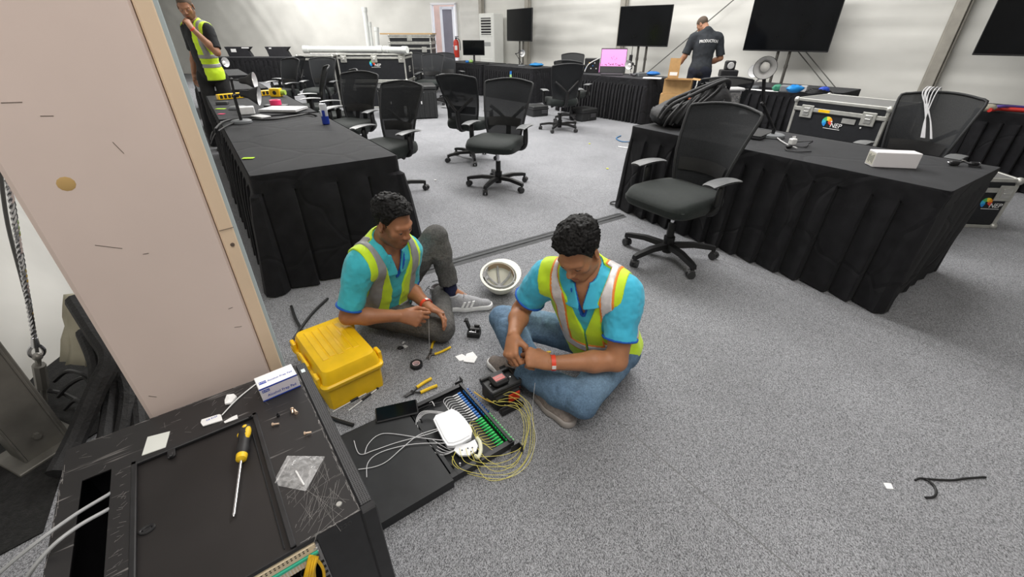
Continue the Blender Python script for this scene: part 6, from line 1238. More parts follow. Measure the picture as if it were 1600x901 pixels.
NOTEG = mat('lime_note', (.5, .8, .02), .7)
def note(px, m_, lb, w=.09, h=.045, rz=0):
    o = MB().box((0, 0, .0008), (w, h, .0016)).build('sticky_note', m_); o.location = at(*px, TZ) + V((0, 0, .0003)); o.rotation_euler = (0, 0, rz); tag(o, lb, 'note')
note((388, 247), NOTEG, 'lime sticky note on the near corner of the left draped table', .07, .035, .1); note((345, 170), NOTEG, 'lime sticky note left of the desk lamps on the left table', .1, .05); note((346, 178), PINKT, 'small pink sticky note below the lime one by the lamps', .06, .045)
m = MB(); m.box((0, 0, .035), (.13, .09, .07), .006); o = m.build('white_adapter', WHT); o.location = at(388, 178, TZ); o.rotation_euler = (0, 0, .5); tag(o, 'white adapter box behind the nearest desk lamp', 'adapter')
boxthing('mobile_phone', 'grey phone lying right of the white adapter box', 'phone', at(408, 183, TZ), -.6, (.19, .10, .014), LGRY); boxthing('small_gadget', 'small dark gadget by the lime note at the far table end', 'gadget', at(348, 163, TZ), .2, (.12, .07, .03), DGRY)
m = MB(); m.tube([at(330, 218, .60), at(334, 205, TZ + .012), at(350, 190, TZ + .012), at(375, 186, TZ + .012), at(420, 187, TZ + .012), at(455, 182, TZ + .012), at(480, 178, TZ + .012), at(492, 180, TZ + .012), at(500, 186, .70)], .009, 8, 5); tag(m.build('table_cable', BCB), 'black cable draped across the left table in front of the laptop', 'cable')
m = MB(); m.tube([at(330, 225, .6), at(338, 208, TZ + .01), at(356, 196, TZ + .01), at(372, 190, TZ + .012)], .007, 8, 5); tag(m.build('table_cable', BCB), 'second black cable at the left edge of the table by the lamp base', 'cable')
# far left table: covered monitors
COV = mat('monitor_cover', (.018, .018, .022), .75, nscale=8, namt=.2)
for (x0, x1, y0), lb, st2 in (((352, 393, 73), 'black covered monitor at the very back left, white paper on it', ((.33, .62, .2, .34), (.8, .9, .28, .12))), ((415, 453, 73), 'black covered monitor at the very back, nearer the silver cases', ((.22, .85, .1, .12),))):
    a, c = rd(x0, y0, 17.25), rd(x1, y0, 17.25); w = c.x - a.x; h = a.z - TZ; t = thing('covered_monitor', lb, 'monitor', ((a.x + c.x) / 2, 17.25, TZ), 0)
    M_ = frame((0, 0, 0), (1, 0, 0), (0, 0, 1), (0, -1, 0)); m = MB(); m.prism([(-w * .40, 0), (w * .46, 0), (w * .42, h * .3), (w * .36, h * .62), (w * .5, h), (-w * .5, h), (-w * .44, h * .6)], -.09, .09, M_); m.build('cover', COV, t)
    for (u, v_, sw, sh_) in st2: MB().box((-w / 2 + w * u, -.093, h * v_), (w * sw, .004, h * sh_)).build('paper_label', PAPER, t)
# flight cases
FBL = mat('case_black_laminate', (.013, .014, .017), .5, nscale=20, namt=.2); CASE_A = mat('case_aluminium', (.52, .52, .49), .4, metal=.55, nscale=14, namt=.14)
LOGO = [mat('logo_' + n_, c_, .5) for n_, c_ in (('blue', (.02, .25, .7)), ('red', (.75, .06, .04)), ('orange', (.9, .35, .02)), ('yellow', (.9, .7, .05)), ('green', (.1, .5, .15)), ('cyan', (.05, .5, .75)))]
def logo(parent, x, y, z, s):           # coloured wheel, lettering and a fine line, on a face looking to -y
    m = MB()
    for k in range(6):
        m.m = (0, 5, 4, 3, 2, 1)[k]; a0, a1 = radians(200 - 50 * k), radians(155 - 50 * k); a0, a1 = radians(250 - 48 * k), radians(250 - 48 * (k + 1))
        pts = [(s * .12 * cos(a0), s * .12 * math.sin(a0))] + [(s * .5 * cos(a0 + (a1 - a0) * q / 4), s * .5 * math.sin(a0 + (a1 - a0) * q / 4)) for q in range(5)] + [(s * .12 * cos(a1), s * .12 * math.sin(a1))]
        m.prism(pts, 0, .002, frame((x - s * .45, y - .0005, z + s * .1), (1, 0, 0), (0, 0, 1), (0, -1, 0)))
    lo = m.build('logo_wheel', LOGO, parent); text('logo_letters', 'NEP', s * .62, WHT, lo, frame((x + s * .5, y - .003, z - s * .18), (1, 0, 0), (0, 0, 1), (0, -1, 0)) @ MX(((1, .15, 0, 0), (0, 1, 0, 0), (0, 0, 1, 0), (0, 0, 0, 1))), .0006, bold=.004 * s)
    MB().box((x + s * .15, y - .002, z - s * .52), (s * 1.6, .0015, s * .05)).build('logo_line', WHT, lo)
def case(label, loc, rz, w, d, h, lid=.22, logo_s=None, lx=0, latches=(-.33, .33), grp=None, lw=.022, lz=.5, bands=True):
    t = thing('flight_case', label, 'case', loc, rz, grp); e = .03
    m = MB(); m.box((0, 0, h / 2), (w - .012, d - .012, h - .012)); m.build('panel', FBL, t)
    m = MB()
    for sx in (-1, 1):
        for sy in (-1, 1): m.box((sx * (w / 2 - e / 2), sy * (d / 2 - e / 2), h / 2), (e, e, h), .004)
    for z in (e / 2, h - e / 2):
        for s in (-1, 1): m.box((0, s * (d / 2 - e / 2), z), (w, e, e), .004); m.box((s * (w / 2 - e / 2), 0, z), (e, d, e), .004)
    m.build('edge_profile', CASE_A, t); zb = h - lid
    m = MB()
    for s in (-1, 1): m.box((0, s * (d / 2 - .008), zb + .022), (w - .02, .022, .04), .003); m.box((s * (w / 2 - .008), 0, zb + .022), (.022, d - .02, .04), .003)
    m.build('lid_rail', CASE_A, t); m = MB()
    for s in (-1, 1): m.box((0, s * (d / 2 - .006), zb - .002), (w - .04, .02, .006)); m.box((s * (w / 2 - .006), 0, zb - .002), (.02, d - .04, .006))
    m.build('lid_seam', BLK, t)
    for sx in (-1, 1):
        for sy in (-1, 1):
            for z in (.02, h - .02): MB().ball((sx * (w / 2 - .012), sy * (d / 2 - .012), z), .032, 10, 7).build('ball_corner', CASE_A, t)
    for x in latches:
        m = MB(); m.box((x * w, -d / 2 - .004, zb), (.13, .012, .13), .004); la = m.build('latch', CASE_A, t); m = MB(); m.box((x * w, -d / 2 - .012, zb), (.07, .01, .08), .004); m.box((x * w, -d / 2 - .02, zb), (.05, .012, .012), .003); m.build('latch_key', ALU, la)
    for s in (-1, 1):
        m = MB(); m.box((s * (w / 2 + .002), 0, h * .42), (.01, .16, .12), .003); ha = m.build('side_handle_plate', CASE_A, t); m = MB(); m.tube([(s * (w / 2 + .014), -.05, h * .40), (s * (w / 2 + .03), 0, h * .40), (s * (w / 2 + .014), .05, h * .40)], .008, 6, 4); m.build('side_handle', BLK, ha)
    if logo_s: logo(t, lx * w, -d / 2 + .004, (h - lid) * lz, logo_s)
    return t
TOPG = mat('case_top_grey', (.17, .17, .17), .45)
f1, f2 = rd(1236, 205, 4.6), at(1392, 167, .82); a, c = at(1246, 152, .82), at(1392, 168, .82); d = c - a; L = d.length; rz = math.atan2(d.y, d.x); nv = V((-d.y, d.x, 0)).normalized(); mid = (a + c) / 2 + nv * .35
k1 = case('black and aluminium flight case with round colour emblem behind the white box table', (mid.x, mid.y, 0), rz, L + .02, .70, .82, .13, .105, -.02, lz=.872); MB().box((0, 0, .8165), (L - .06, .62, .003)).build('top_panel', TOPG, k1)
MB().box((-.13, -.352, .712), (.12, .004, .028)).build('yellow_label', YEL, k1); MB().box((.14, -.352, .645), (.13, .004, .05)).build('maker_plate', ALU, k1)
for x, z in ((-.3, .64), (-.02, .62), (.27, .60)): MB().lathe([(.001, .003), (.008, .003), (.009, 0)], (x, -.349, z), (0, -1, 0), 10).build('rivet', WHT, k1)
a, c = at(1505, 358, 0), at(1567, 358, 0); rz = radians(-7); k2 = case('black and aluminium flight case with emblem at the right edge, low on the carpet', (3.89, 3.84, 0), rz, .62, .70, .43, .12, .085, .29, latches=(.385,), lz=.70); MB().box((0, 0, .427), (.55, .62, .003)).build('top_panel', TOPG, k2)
# back left stack
Y0 = 10.4
def span(x0, x1, Y): return rd(x0, 100, Y).x, rd(x1, 100, Y).x
x0, x1 = span(527, 633, Y0); zt = rd(560, 84, Y0).z; zb = rd(560, 127, Y0).z
case('large low flight case on the floor under the emblem case at the back left', ((x0 + x1) / 2, Y0 + .42, 0), 0, x1 - x0, .8, zb - .004, .12)
case('large flight case with small emblem under long white pipes at the back left', ((x0 + x1) / 2, Y0 + .42, zb), 0, x1 - x0, .8, zt - zb, .10, .12, .05, latches=(-.4, .05, .45), lz=.78)
xa, xb = span(462, 519, Y0); case('black flight case left of the emblem case, behind the side-on chairs', ((xa + xb) / 2, Y0 + .5, 0), 0, xb - xa, .8, zt - .03, .10, latches=())
# pipes lying on top, pipes standing behind
PIPE = mat('white_pipe', (.72, .74, .72), .4)
def pipe(label, a, b_, r, grp='white plastic pipes'):
    a, b_ = V(a), V(b_); t = thing('plastic_pipe', label, 'pipe', a, 0, grp); d = b_ - a; m = MB(); n_ = d.normalized(); m.cyl((0, 0, 0), d, r, n=16); m.build('tube', PIPE, t); m = MB(); m.cyl(-n_ * .005, n_ * .11, r + .012, n=16); m.build('socket_end', PIPE, t); MB().cyl(d - n_ * .11, d + n_ * .005, r + .012, n=16).build('socket_end', PIPE, t)
pa, pb = rd(474, 74, Y0 + .2), rd(597, 75, Y0 + .2); zz = zt + .075; pipe('long white pipe lying along the top of the emblem case', (pa.x, pa.y, zz), (pb.x, pb.y, zz), .062)
pa, pb = rd(600, 76, Y0 + .15), rd(636, 76, Y0 - .05); pipe('short white pipe with capped end lying on the right of the emblem case', (pa.x, pa.y, zz), (pb.x, pb.y, zz), .055)
for (px, py, py2, r, lean), lb in (((569, 12, 70, .06, 0), 'tallest white pipe standing upright at the back wall'), ((577, 35, 70, .042, 0), 'thin white pipe standing upright right of the tallest'), ((588, 43, 70, .055, .04), 'shorter white pipe leaning beside the upright ones')):
    tq = rd(px, py, 16.4); pipe(lb, (tq.x - lean * 2, 16.2, .0), (tq.x, 16.4, tq.z), r * 1.25)
# silver stack with wooden boards
Y1 = 13.2; x0, x1 = span(612, 676, Y1); z1, z0 = rd(640, 54, Y1).z, rd(640, 67, Y1).z
case('tall bottom case of the silver stack by the doorway', ((x0 + x1) / 2, Y1 + .4, 0), 0, x1 - x0, .8, .62, .15)
case('middle aluminium case of the stack by the doorway, brown tag on it', ((x0 + x1) / 2, Y1 + .4, .625), 0, x1 - x0, .8, z0 - .63, .15); bt = COL.objects[-1]
case('top aluminium case of the stack, under the wooden boards', ((x0 + x1) / 2, Y1 + .4, z0), 0, x1 - x0, .8, z1 - z0, .08, latches=(.0,))
p = rd(650, 73, Y1 - .02); boxthing('cardboard_tag', 'small brown cardboard box lying on the case edge below the wooden boards', 'box', (p.x, Y1 + .02 - .06), 0, (.2, .05, .12), CARD, .002, z=p.z - .06) if False else None
WOOD = mat('pine_board', (.55, .36, .17), .6, nscale=6, namt=.15, stretch=(1, 12, 12))
for i in range(3):
    o = MB().box((0, 0, .016), (x1 - x0 + .28 - .1 * i, .22, .032), .003).build('wooden_board', WOOD); o.location = ((x0 + x1) / 2 - .08 + .05 * i, Y1 + .12 + .24 * i, z1 + .003); o.rotation_euler = (0, 0, .03 * (i - 1)); tag(o, ('front', 'middle', 'back')[i] + ' pine board lying on top of the silver case stack', 'board', 'pine boards on the case stack')
# ribbed plastic trunks
RBL = mat('ribbed_black_plastic', (.021, .022, .023), .5, nscale=18, namt=.15)
def trunk(label, px0, px1, yb, h, d=.6):
    a, c = at(px0, yb, 0), at(px1, yb - 2, 0); w = (c - a).length; t = thing('transit_case', label, 'case', (a.x, a.y, 0), math.atan2((c - a).y, (c - a).x)); MB().box((w / 2, d / 2, h * .44), (w - .02, d, h * .86), .02).build('shell', RBL, t); MB().box((w / 2, d / 2, h * .93), (w, d + .02, h * .13), .02).build('lid', RBL, t)
    for i in range(6): MB().box((w * (i + .5) / 6, -.004, h * .42), (w * .055, .016, h * .76), .004).build('rib', RBL, t)
    MB().box((w * .48, -.008, h * .5), (.02, .006, .05)).build('paper_tag', PAPER, t)
trunk('ribbed black plastic trunk standing on the carpet left of the mid chairs', 638, 686, 187, .60)
trunk('black plastic trunk half hidden behind the fan-back chair by the can table', 596, 634, 186, .58)
for px, w, d, h, rz, lb in (((845, 182), .36, .34, .20, .5, 'low black case on the carpet left of the lone rear-view chair'), ((921, 189), .40, .36, .22, .62, 'low black case on the carpet before the pink-laptop table')):
    p = at(*px); t = thing('equipment_case', lb, 'case', p, rz); MB().box((0, d / 2, h / 2), (w, d, h), .015).build('body', RBL, t); MB().box((0, d / 2, h * .7), (w + .012, d + .012, .02), .004).build('rim', BLK, t); MB().box((.08, -.008, h * .42), (.13, .012, .07), .004).build('latch', DGRY, t)
p = at(848, 176); sheet3 = MB().box((0, 0, .004), (.14, .1, .006), .001).build('paper_sheet', PAPER); sheet3.location = (p.x + .1, p.y + .2, .203); sheet3.rotation_euler = (.0, 0, .7); tag(sheet3, 'white paper on the low black case left of the lone rear-view chair', 'paper')
# wall screens
def tv(label, px_bl, n, head, w, h, stand=True, top=None):
    r = at(px_bl[0], max(60, px_bl[1]), 1.0) if False else None
    u, v = (px_bl[0] - 800) / FPX, (px_bl[1] - 450.5) / FPX; rr_ = V((u, _c - v * _s, -(_s + v * _c))); k = n / rr_.xy.dot(WN.xy); P0 = V((0, 0, CAM_H)) + rr_ * k
    hx = V((sin(radians(head)), cos(radians(head)), 0)); mid = P0 + hx * w / 2; rz = math.atan2(hx.y, hx.x)
    t = thing('television', label, 'screen', (mid.x, mid.y, 0), rz); z0 = P0.z
    MB().box((0, .02, z0 + h / 2), (w, .04, h), .006).build('bezel', BLK, t); MB().box((0, -.001, z0 + h / 2 + .006), (w - .018, .006, h - .03), .001).build('screen', SCREEN, t)
    MB().box((0, .06, z0 + h / 2), (.4, .05, .35), .004).build('mount', BLKM, t)
    for x in (-.09, .09): m = MB(); m.cyl((x, .09, 0), (x, .09, z0 + h * .7), .024, n=12); m.box((x, .09, .012), (.1, .5, .022), .004); m.cyl((x, .09, z0 - .25), (x, .09, z0 - .2), .03, n=12); m.build('stand_pole', mat('pole_dark', (.12, .115, .105), .4, metal=.5), t)
    return t, mid, rz, z0
tv('narrow-looking wall screen right of the air conditioner, turned away', (792, 64), 8.72, 150, 1.26, .73)
t2_ = tv('black wall screen above the pink laptop', (963, 72), 8.35, 130, 1.10, .70)
tv('largest wall screen, behind the tall desk lamp', (1160, 79), 8.78, 134, 1.31, .88)
tv('wall screen cut by the right edge of the view', (1518, 86), 8.2, 137, 1.62, .93)
m = MB()
for k, z in ((0, 1.0), (1, .86)): m.box((-.21 + .02 * k, .05, z), (.06, .05, .13), .008)
for z in (1.1, .95): m.cyl((-.2, .05, z), (-.19, .05, z - .1), .006, n=6)
m.cyl((-.2, .05, 1.3), (-.2, .05, 1.05), .006, n=6); m.cyl((-.19, .05, .82), (-.17, .05, .74), .006, n=6)
m.build('power_brick', BLK, t2_[0])
# tension cables crossing the bays
WIRE = mat('steel_wire', (.2, .2, .19), .4, metal=.6)
def wire(label, px0, px1, n=9.2, r=.011):
    P_ = []
    for px in (px0, px1):
        u, v = (px[0] - 800) / FPX, (px[1] - 450.5) / FPX; rr_ = V((u, _c - v * _s, -(_s + v * _c))); P_.append(V((0, 0, CAM_H)) + rr_ * (n / rr_.xy.dot(WN.xy)))
    d = P_[1] - P_[0]; o = MB().cyl(P_[0] - d * .2, P_[1] + d * .9, r, n=6).build('brace_cable', WIRE); tag(o, label, 'cable')
wire('steel brace cable rising past the shaved head, upper one', (1012, 113), (1146, 0)); 
wire('steel brace cable falling to the right of the largest wall screen, left one', (1297, 142), (1250, 84), 9.2, .009); wire('steel brace cable falling to the right of the largest wall screen, right one', (1310, 142), (1261, 83), 9.2, .009)
# air conditioner
apx = rd(762, 17, 14.6); ac = thing('air_conditioner', 'tall white floor-standing air conditioner by the tent wall', 'air conditioner', (-.74, 14.5, 0), radians(-42)); ACW = mat('ac_white', (.72, .73, .70), .4, nscale=5, namt=.03)
MB().box((0, .2, .97), (.60, .42, 1.94), .02).build('cabinet', ACW, ac); MB().box((0, -.012, 1.62), (.46, .012, .5), .004).build('grille_panel', ACW, ac); MB().box((-.0, -.016, 1.62), (.40, .006, .42)).build('grille_back', BLK, ac)
for i in range(6): MB().box((0, -.022, 1.44 + .07 * i), (.41, .02, .022), .004, Rx(.4)).build('louvre', ACW, ac)
MB().box((0, -.014, 1.18), (.34, .01, .1), .003).build('display', mat('ac_grey', (.35, .36, .36), .4), ac); MB().box((0, -.014, .5), (.5, .008, .6), .004).build('lower_panel', ACW, ac)
# fire extinguisher on the post by the door
e = rd(713, 74, 15.4); fe = thing('fire_extinguisher', 'red fire extinguisher hanging by the white door frame', 'extinguisher', (e.x, e.y, e.z - .28), 0); MB().lathe([(.06, 0), (.085, .01), (.085, .42), (.06, .48), (.02, .5)], n=20).build('cylinder', RED, fe); m = MB(); m.cyl((0, 0, .49), (0, 0, .55), .025); m.box((.03, 0, .57), (.12, .025, .02), .004); m.tube([(.02, 0, .54), (.12, 0, .45), (.12, 0, .2)], .012, 6, 4); m.build('valve', BLK, fe); MB().box((0, .09, .25), (.06, .03, .3)).build('bracket', BLK, fe); MB().box((0, -.083, .27), (.08, .01, .12), .002).build('label_plate', PAPER, fe)
bd = thing('floor_bin', 'small black bin under the extinguisher by the door', 'bin', (e.x, e.y - .1, 0)) if False else None
# monitor on the far table
p = at(741, 98, TZ); mo = thing('monitor', 'small black monitor on the skirted table before the air conditioner', 'monitor', p, radians(-8)); MB().box((0, 0, .008), (.22, .16, .016), .004).build('stand_base', BLK, mo); MB().box((0, .02, .10), (.05, .03, .2), .004).build('neck', BLK, mo); MB().box((0, 0, .36), (.60, .03, .36), .005).build('bezel', BLK, mo); MB().box((0, -.0165, .365), (.575, .004, .325)).build('screen', SCREEN, mo)
kbd = boxthing('keyboard', 'black keyboard in front of the small far monitor', 'keyboard', at(752, 99.5, TZ), -.3, (.42, .14, .02), BLK)
m = MB(); m.ball((0, 0, .045), .05, 12, 8, (1.2, 1, .9)); o = m.build('lime_ball', mat('lime_green', (.3, .5, .15), .5)); o.location = at(736, 98.5, TZ); tag(o, 'lime green ball of tape beside the small far monitor', 'tape'); m = MB(); m.ball((0, 0, .035), .04, 12, 8, (1.3, 1, .85)); o = m.build('blue_bundle', BLUE); o.location = at(730, 98.5, TZ); tag(o, 'blue bundle left of the lime ball by the far monitor', 'bundle')
b = at(815, 103, TZ); desk_lamp('small desk lamp under the first wall screen, white shade', b, rd(806, 84, b.y), rd(812, 82, b.y), (.5, -.8, -.1), r=.08)
CLB = mat('blue_rag', (.03, .22, .5), .8, bump=.3); 
def lump(name, label, cat, px, m_, s, sc=(1.6, 1, .4), sd=0):
    m = MB(); m.grid(lambda i, j: V((cos(2 * pi * i / 16) * sin(pi * j / 8) * s * sc[0], sin(2 * pi * i / 16) * sin(pi * j / 8) * s * sc[1], s * sc[2] * (1 - cos(pi * j / 8)) / 1)) * (1 + .25 * mnoise.noise(V((i * .9, j * .9, sd)))), 16, 9, True); o = m.build(name, m_, ang=1); o.location = at(*px, TZ); tag(o, label, cat)
lump('blue_rag', 'blue rag on the end of the skirted table under the first wall screen', 'rag', (838, 104), CLB, .11, (1.6, 1, .35))
m = MB(); a = at(797, 104, TZ); m.cyl((0, 0, 0), (0, 0, -.22), .012, n=8); ht = thing('hanging_bottle', 'small bottle with blue cap hanging on a cord in front of the far skirt', 'bottle', (a.x + .02, a.y - .12, TZ)); MB().tube([(-.03, .10, .004), (0, 0, .002), (0, 0, -.1)], .004, 6, 4).build('cord', BLK, ht); MB().cyl((0, 0, -.22), (0, 0, -.16), .032, .026).build('body', mat('bottle_green', (.35, .6, .25), .4), ht); MB().cyl((0, 0, -.16), (0, 0, -.09), .028, .024).build('cap', BLUE, ht)
# pink laptop and neighbours on the pleated table
PSC = mat('pink_screen', (.5, .15, .4), .3, emit=(.95, .36, .80), estr=.75); p = at(956, 116.5, TZ); pl = thing('laptop', 'open laptop with glowing pink screen on the pleated table', 'laptop', p, radians(-12))
MB().box((0, -.02, .012), (.42, .28, .018), .004).build('base', DGRY, pl); tl = MX.Translation((0, .12, .02)) @ MX.Rotation(radians(-14), 4, 'X'); MB(tl).box((0, 0, .22), (.5, .014, .44), .004).build('lid', BLK, pl); MB(tl).box((0, -.009, .27), (.48, .003, .30)).build('screen', PSC, pl)
m = MB(tl); rnd = random.Random(2)
for k in range(26): m.box((rnd.uniform(-.22, .22), -.0112, .135 + abs(rnd.gauss(0, .018))), (rnd.uniform(.006, .02), .001, rnd.uniform(.006, .02)))
for x, z in ((-.02, .25), (.0, .29), (.03, .24), (-.04, .27), (.06, .26)): m.box((x, -.0112, z), (.006, .001, .03))
m.build('screen_marks', mat('screen_mark_plum', (.25, .03, .16), .4), pl)
p = at(936, 113, TZ); o = MB(MX.Rotation(radians(-20), 4, 'X')).box((0, 0, .09), (.17, .012, .18), .003).build('tablet', PSC); o.location = p; tag(o, 'small pink-lit tablet leaning left of the pink laptop', 'tablet')
p = at(924, 113, TZ); eq = thing('rack_unit', 'small black equipment box with coloured plugs left of the pink laptop', 'electronics', p, radians(-10)); MB().box((0, 0, .13), (.30, .25, .26), .006).build('housing', BLK, eq)
for i in range(7): MB().box((-.12 + .035 * i, -.13, .08 + .05 * (i % 3)), (.02, .03, .02), .002).build('plug', (BLUE, WHT, YEL, WHT, BLUE, WHT, WHT)[i], eq)
m = MB(); m.tube([(-.14, -.14, .02), (-.08, -.15, .14), (0, -.15, .2), (.1, -.14, .25), (.16, -.10, .27)], .012, 6, 5); m.build('looped_lead', LGRY, eq)
b = at(990, 117, TZ); desk_lamp('black desk lamp with white lining just right of the pink laptop', b, rd(992, 103, b.y), rd(988, 100, b.y), (-.75, -.65, -.1), r=.085)
boxthing('adapter', 'grey power adapter on the pleated table behind the white booklet', 'adapter', at(1001, 119, TZ), .4, (.18, .12, .06), GRAYT); boxthing('white_booklet', 'white booklet at the right end of the pleated table', 'book', at(1019, 123, TZ), -.35, (.32, .14, .02), PAPER)
lump('blue_gloves', 'blue cloth bundle beside the white booklet', 'bundle', (1020, 118), BLUE, .07, (2, 1, .5), 3); m = MB(); m.tube([at(985, 115, TZ + .02), at(992, 118, TZ + .02), at(1000, 113, TZ + .05), at(1008, 116, TZ + .02)], .012, 6, 5); tag(m.build('adapter_cable', BLK), 'black cable heap between desk lamp and white booklet', 'cable')
# cardboard boxes
p = rd(1052, 150, 7.75); BXR = radians(-24); q_ = 0
b1 = thing('cardboard_box', 'lower cardboard box under the open one by the man with his back turned', 'box', (p.x + .02, p.y, 0), BXR); MB().box((0, 0, .30), (.42, .34, .60), .003).build('carton', CARD, b1); MB().box((0, -.171, .40), (.05, .002, .36)).build('packing_tape', mat('brown_tape', (.42, .24, .09), .35), b1)
b2 = thing('cardboard_box', 'open cardboard box with raised flap in which the man is reaching', 'box', (p.x + .05, p.y, .602), BXR); m = MB()
for s in (-1, 1): m.box((s * .208, 0, .105), (.006, .34, .21)); m.box((0, s * .168, .105), (.41, .006, .21))
m.box((0, 0, .003), (.41, .33, .006)); m.build('carton', CARD, b2); MB().box((-.12, .168, .35), (.17, .005, .30), 0, Rx(-.05)).build('flap', CARD, b2); MB().box((0, -.225, .215), (.40, .12, .005), 0, Rx(-.15)).build('flap', CARD, b2); MB().box((.262, 0, .213), (.12, .32, .005), 0, Ry(.1)).build('flap', CARD, b2); MB().box((-.12, .1625, .27), (.12, .004, .05), .001, Rx(-.05)).build('white_label', PAPER, b2)
# right foreground table: lamp, laptop, plug, box, adapter, backpack
b = at(1206, 214, TZ); lampR = desk_lamp('tall black desk lamp with white-lined shade facing the view on the right table', b, rd(1192, 162, b.y), rd(1195, 102, b.y), (-.38, -.88, -.12), r=.076, sl=.09)
j = rd(1222, 197, b.y) - b
lpt = thing('laptop', 'closed black laptop beside the lamp base on the right table', 'laptop', at(1176, 212, TZ), R9 + .2); MB().box((0, 0, .012), (.30, .21, .022), .006).build('base', DGRY, lpt); MB().box((0, 0, .0265), (.30, .21, .006), .002).build('lid', BLK, lpt)
pgp = at(1237, 226, TZ); pg = thing('wall_plug', 'white wall plug with black cable on the right table by the lamp', 'plug', pgp, .3); MB().box((0, 0, .022), (.045, .04, .044), .006).build('body', WHT, pg)
for x in (-.012, 0, .012): MB().box((x, -.0, .052), (.004, .004, .018)).build('pin', WHT, pg)
P0 = V(pgp); m = MB(); m.tube([at(1246, 222, TZ + .02) - P0, at(1262, 221, TZ + .05) - P0, at(1266, 226, TZ + .01) - P0, at(1250, 230, TZ + .006) - P0, at(1228, 226, TZ + .006) - P0, at(1212, 231, TZ + .006) - P0, at(1225, 235, TZ + .006) - P0, at(1250, 236, TZ + .006) - P0], .0038, 6, 6); m.build('lead', BLK, pg); MB().ball(at(1223, 227, TZ + .014) - P0, .022, 10, 7, (1.2, .9, .6)).build('cable_switch', BLK, pg)
m = MB(); m.tube([at(1213, 214, TZ + .012), at(1222, 221, TZ + .006), at(1235, 228, TZ + .006), at(1245, 231, TZ + .012)], .005, 6, 5); tag(m.build('lamp_flex', LGRY), 'grey flex running from the tall lamp base on the right table', 'cable')
wa, wb = at(1362, 261, TZ), at(1432, 264, TZ); d = wb - wa; wx = thing('white_box', 'long white carton on the right draped table', 'box', (wa.x, wa.y, TZ), math.atan2(d.y, d.x)); WL_ = d.length; MB().box((WL_ / 2, .045, .044), (WL_, .09, .088), .003).build('carton', mat('carton_white', (.74, .72, .74), .5), wx); MB().box((-.0005, .045, .044), (.001, .075, .07)).build('end_label', mat('label_cream', (.6, .58, .5), .6), wx)
m = MB()
for i in range(5): m.box((-.0012, .02 + .012 * i, .044), (.0006, .006, .05 - .01 * (i % 3)))
m.build('label_print', mat('print_grey', (.15, .15, .14), .6), wx)
gp = at(1507, 259, TZ); gl = thing('cable_adapter', 'small black cable adapter curled near the right corner of the right table', 'adapter', gp, -.2); m = MB(); m.box((-.06, 0, .014), (.05, .03, .026), .006); m.box((.05, .01, .012), (.05, .022, .022), .005); m.tube([(-.04, 0, .014), (0, .02, .02), (.02, -.015, .016), (.05, .01, .014), (.08, .03, .012), (.06, -.03, .006), (0, -.03, .006)], .005, 6, 5); m.build('body', BLK, gl); MB().box((-.088, 0, .014), (.014, .018, .012), .002).build('metal_plug', CHR, gl); MB().box((.078, .012, .014), (.012, .014, .016), .002).build('metal_plug', CHR, gl)
# backpack lying on the far end of the right table
BPM = mat('backpack_nylon', (.018, .018, .02), .6, nscale=14, namt=.3, bump=.35, bscale=60); bpp = at(1072, 196, TZ); bp_ = thing('backpack', 'black backpack with straps lying on the far end of the right table', 'backpack', (bpp.x + .01, bpp.y + .02, TZ), radians(8))
def bpk(i, j, s=1):
    a = 2 * pi * i / 32; k = j / 12; x = .32 * math.copysign(abs(cos(a)) ** .6, cos(a)); y = .20 * math.copysign(abs(sin(a)) ** .6, sin(a)); h = (.17 + .17 * (x / .32 + 1) / 2); f = math.sin(pi * min(.98, max(.02, k)) ) ** .4
    return V((x * f, y * f, max(0, h * (1 - cos(pi * k)) / 2 + .012 * mnoise.noise(V((i * .5, j * .5, 2))) + .03 * mnoise.noise(V((i * .9, j * 1.1, 7))))))
MB().grid(bpk, 32, 13, True).build('bag_body', BPM, bp_, ang=1.2)
for k, dz in enumerate((0, .05)):
    m = MB(); m.tube([(-.31, -.12 + dz, .08), (-.24, -.14 + dz, .19 + dz * .3), (-.08, -.14 + dz, .26 + dz * .3), (.10, -.13 + dz, .335), (.26, -.06 + dz, .36), (.33, .02, .30), (.32, .05, .2)], .017, 8, 5); m.build('shoulder_strap', BPM, bp_, ang=1.2)
m = MB(); m.tube([(-.27, -.05, .03), (-.30, -.12, .10), (-.25, -.15, .16), (-.17, -.165, .10), (-.22, -.16, .03)], .008, 6, 5); m.tube([(-.20, -.15, .18), (-.05, -.16, .21), (.1, -.16, .22)], .006, 6, 4); m.build('webbing', mat('webbing_black', (.03, .03, .032), .6), bp_)
m = MB()
for k in range(5): m.tube([(-.30 + .05 * k, -.18, .03 + .01 * k), (-.28 + .06 * k, -.20, .10 + .02 * k), (-.18 + .07 * k, -.17, .20 + .02 * k), (-.05 + .07 * k, -.08, .29 + .02 * k)], .009, 6, 5)
m.build('compression_strap', mat('strap_black', (.028, .028, .03), .55), bp_)
for k in range(3): MB().tube([(-.20 + .15 * k, -.19, .05), (-.16 + .15 * k, -.205, .13), (-.10 + .15 * k, -.17, .22)], .016, 8, 5).build('side_fold', BPM, bp_)
m = MB(); m.box((-.24, -.14, .13), (.03, .02, .03), .004); m.box((-.27, -.10, .17), (.02, .02, .03), .004); m.build('buckle', DGRY, bp_); MB().box((-.10, -.155, .235), (.03, .012, .014), .003).build('orange_zip_pull', mat('orange_pull', (.8, .2, .08), .5), bp_)
m = MB(); m.prism(rr(-.16, .16, -.10, .02, .04), -.18, -.168, frame((0, 0, .12), (1, 0, 0), (0, 0, 1), (0, 1, 0))); m.build('front_pocket', BPM, bp_)
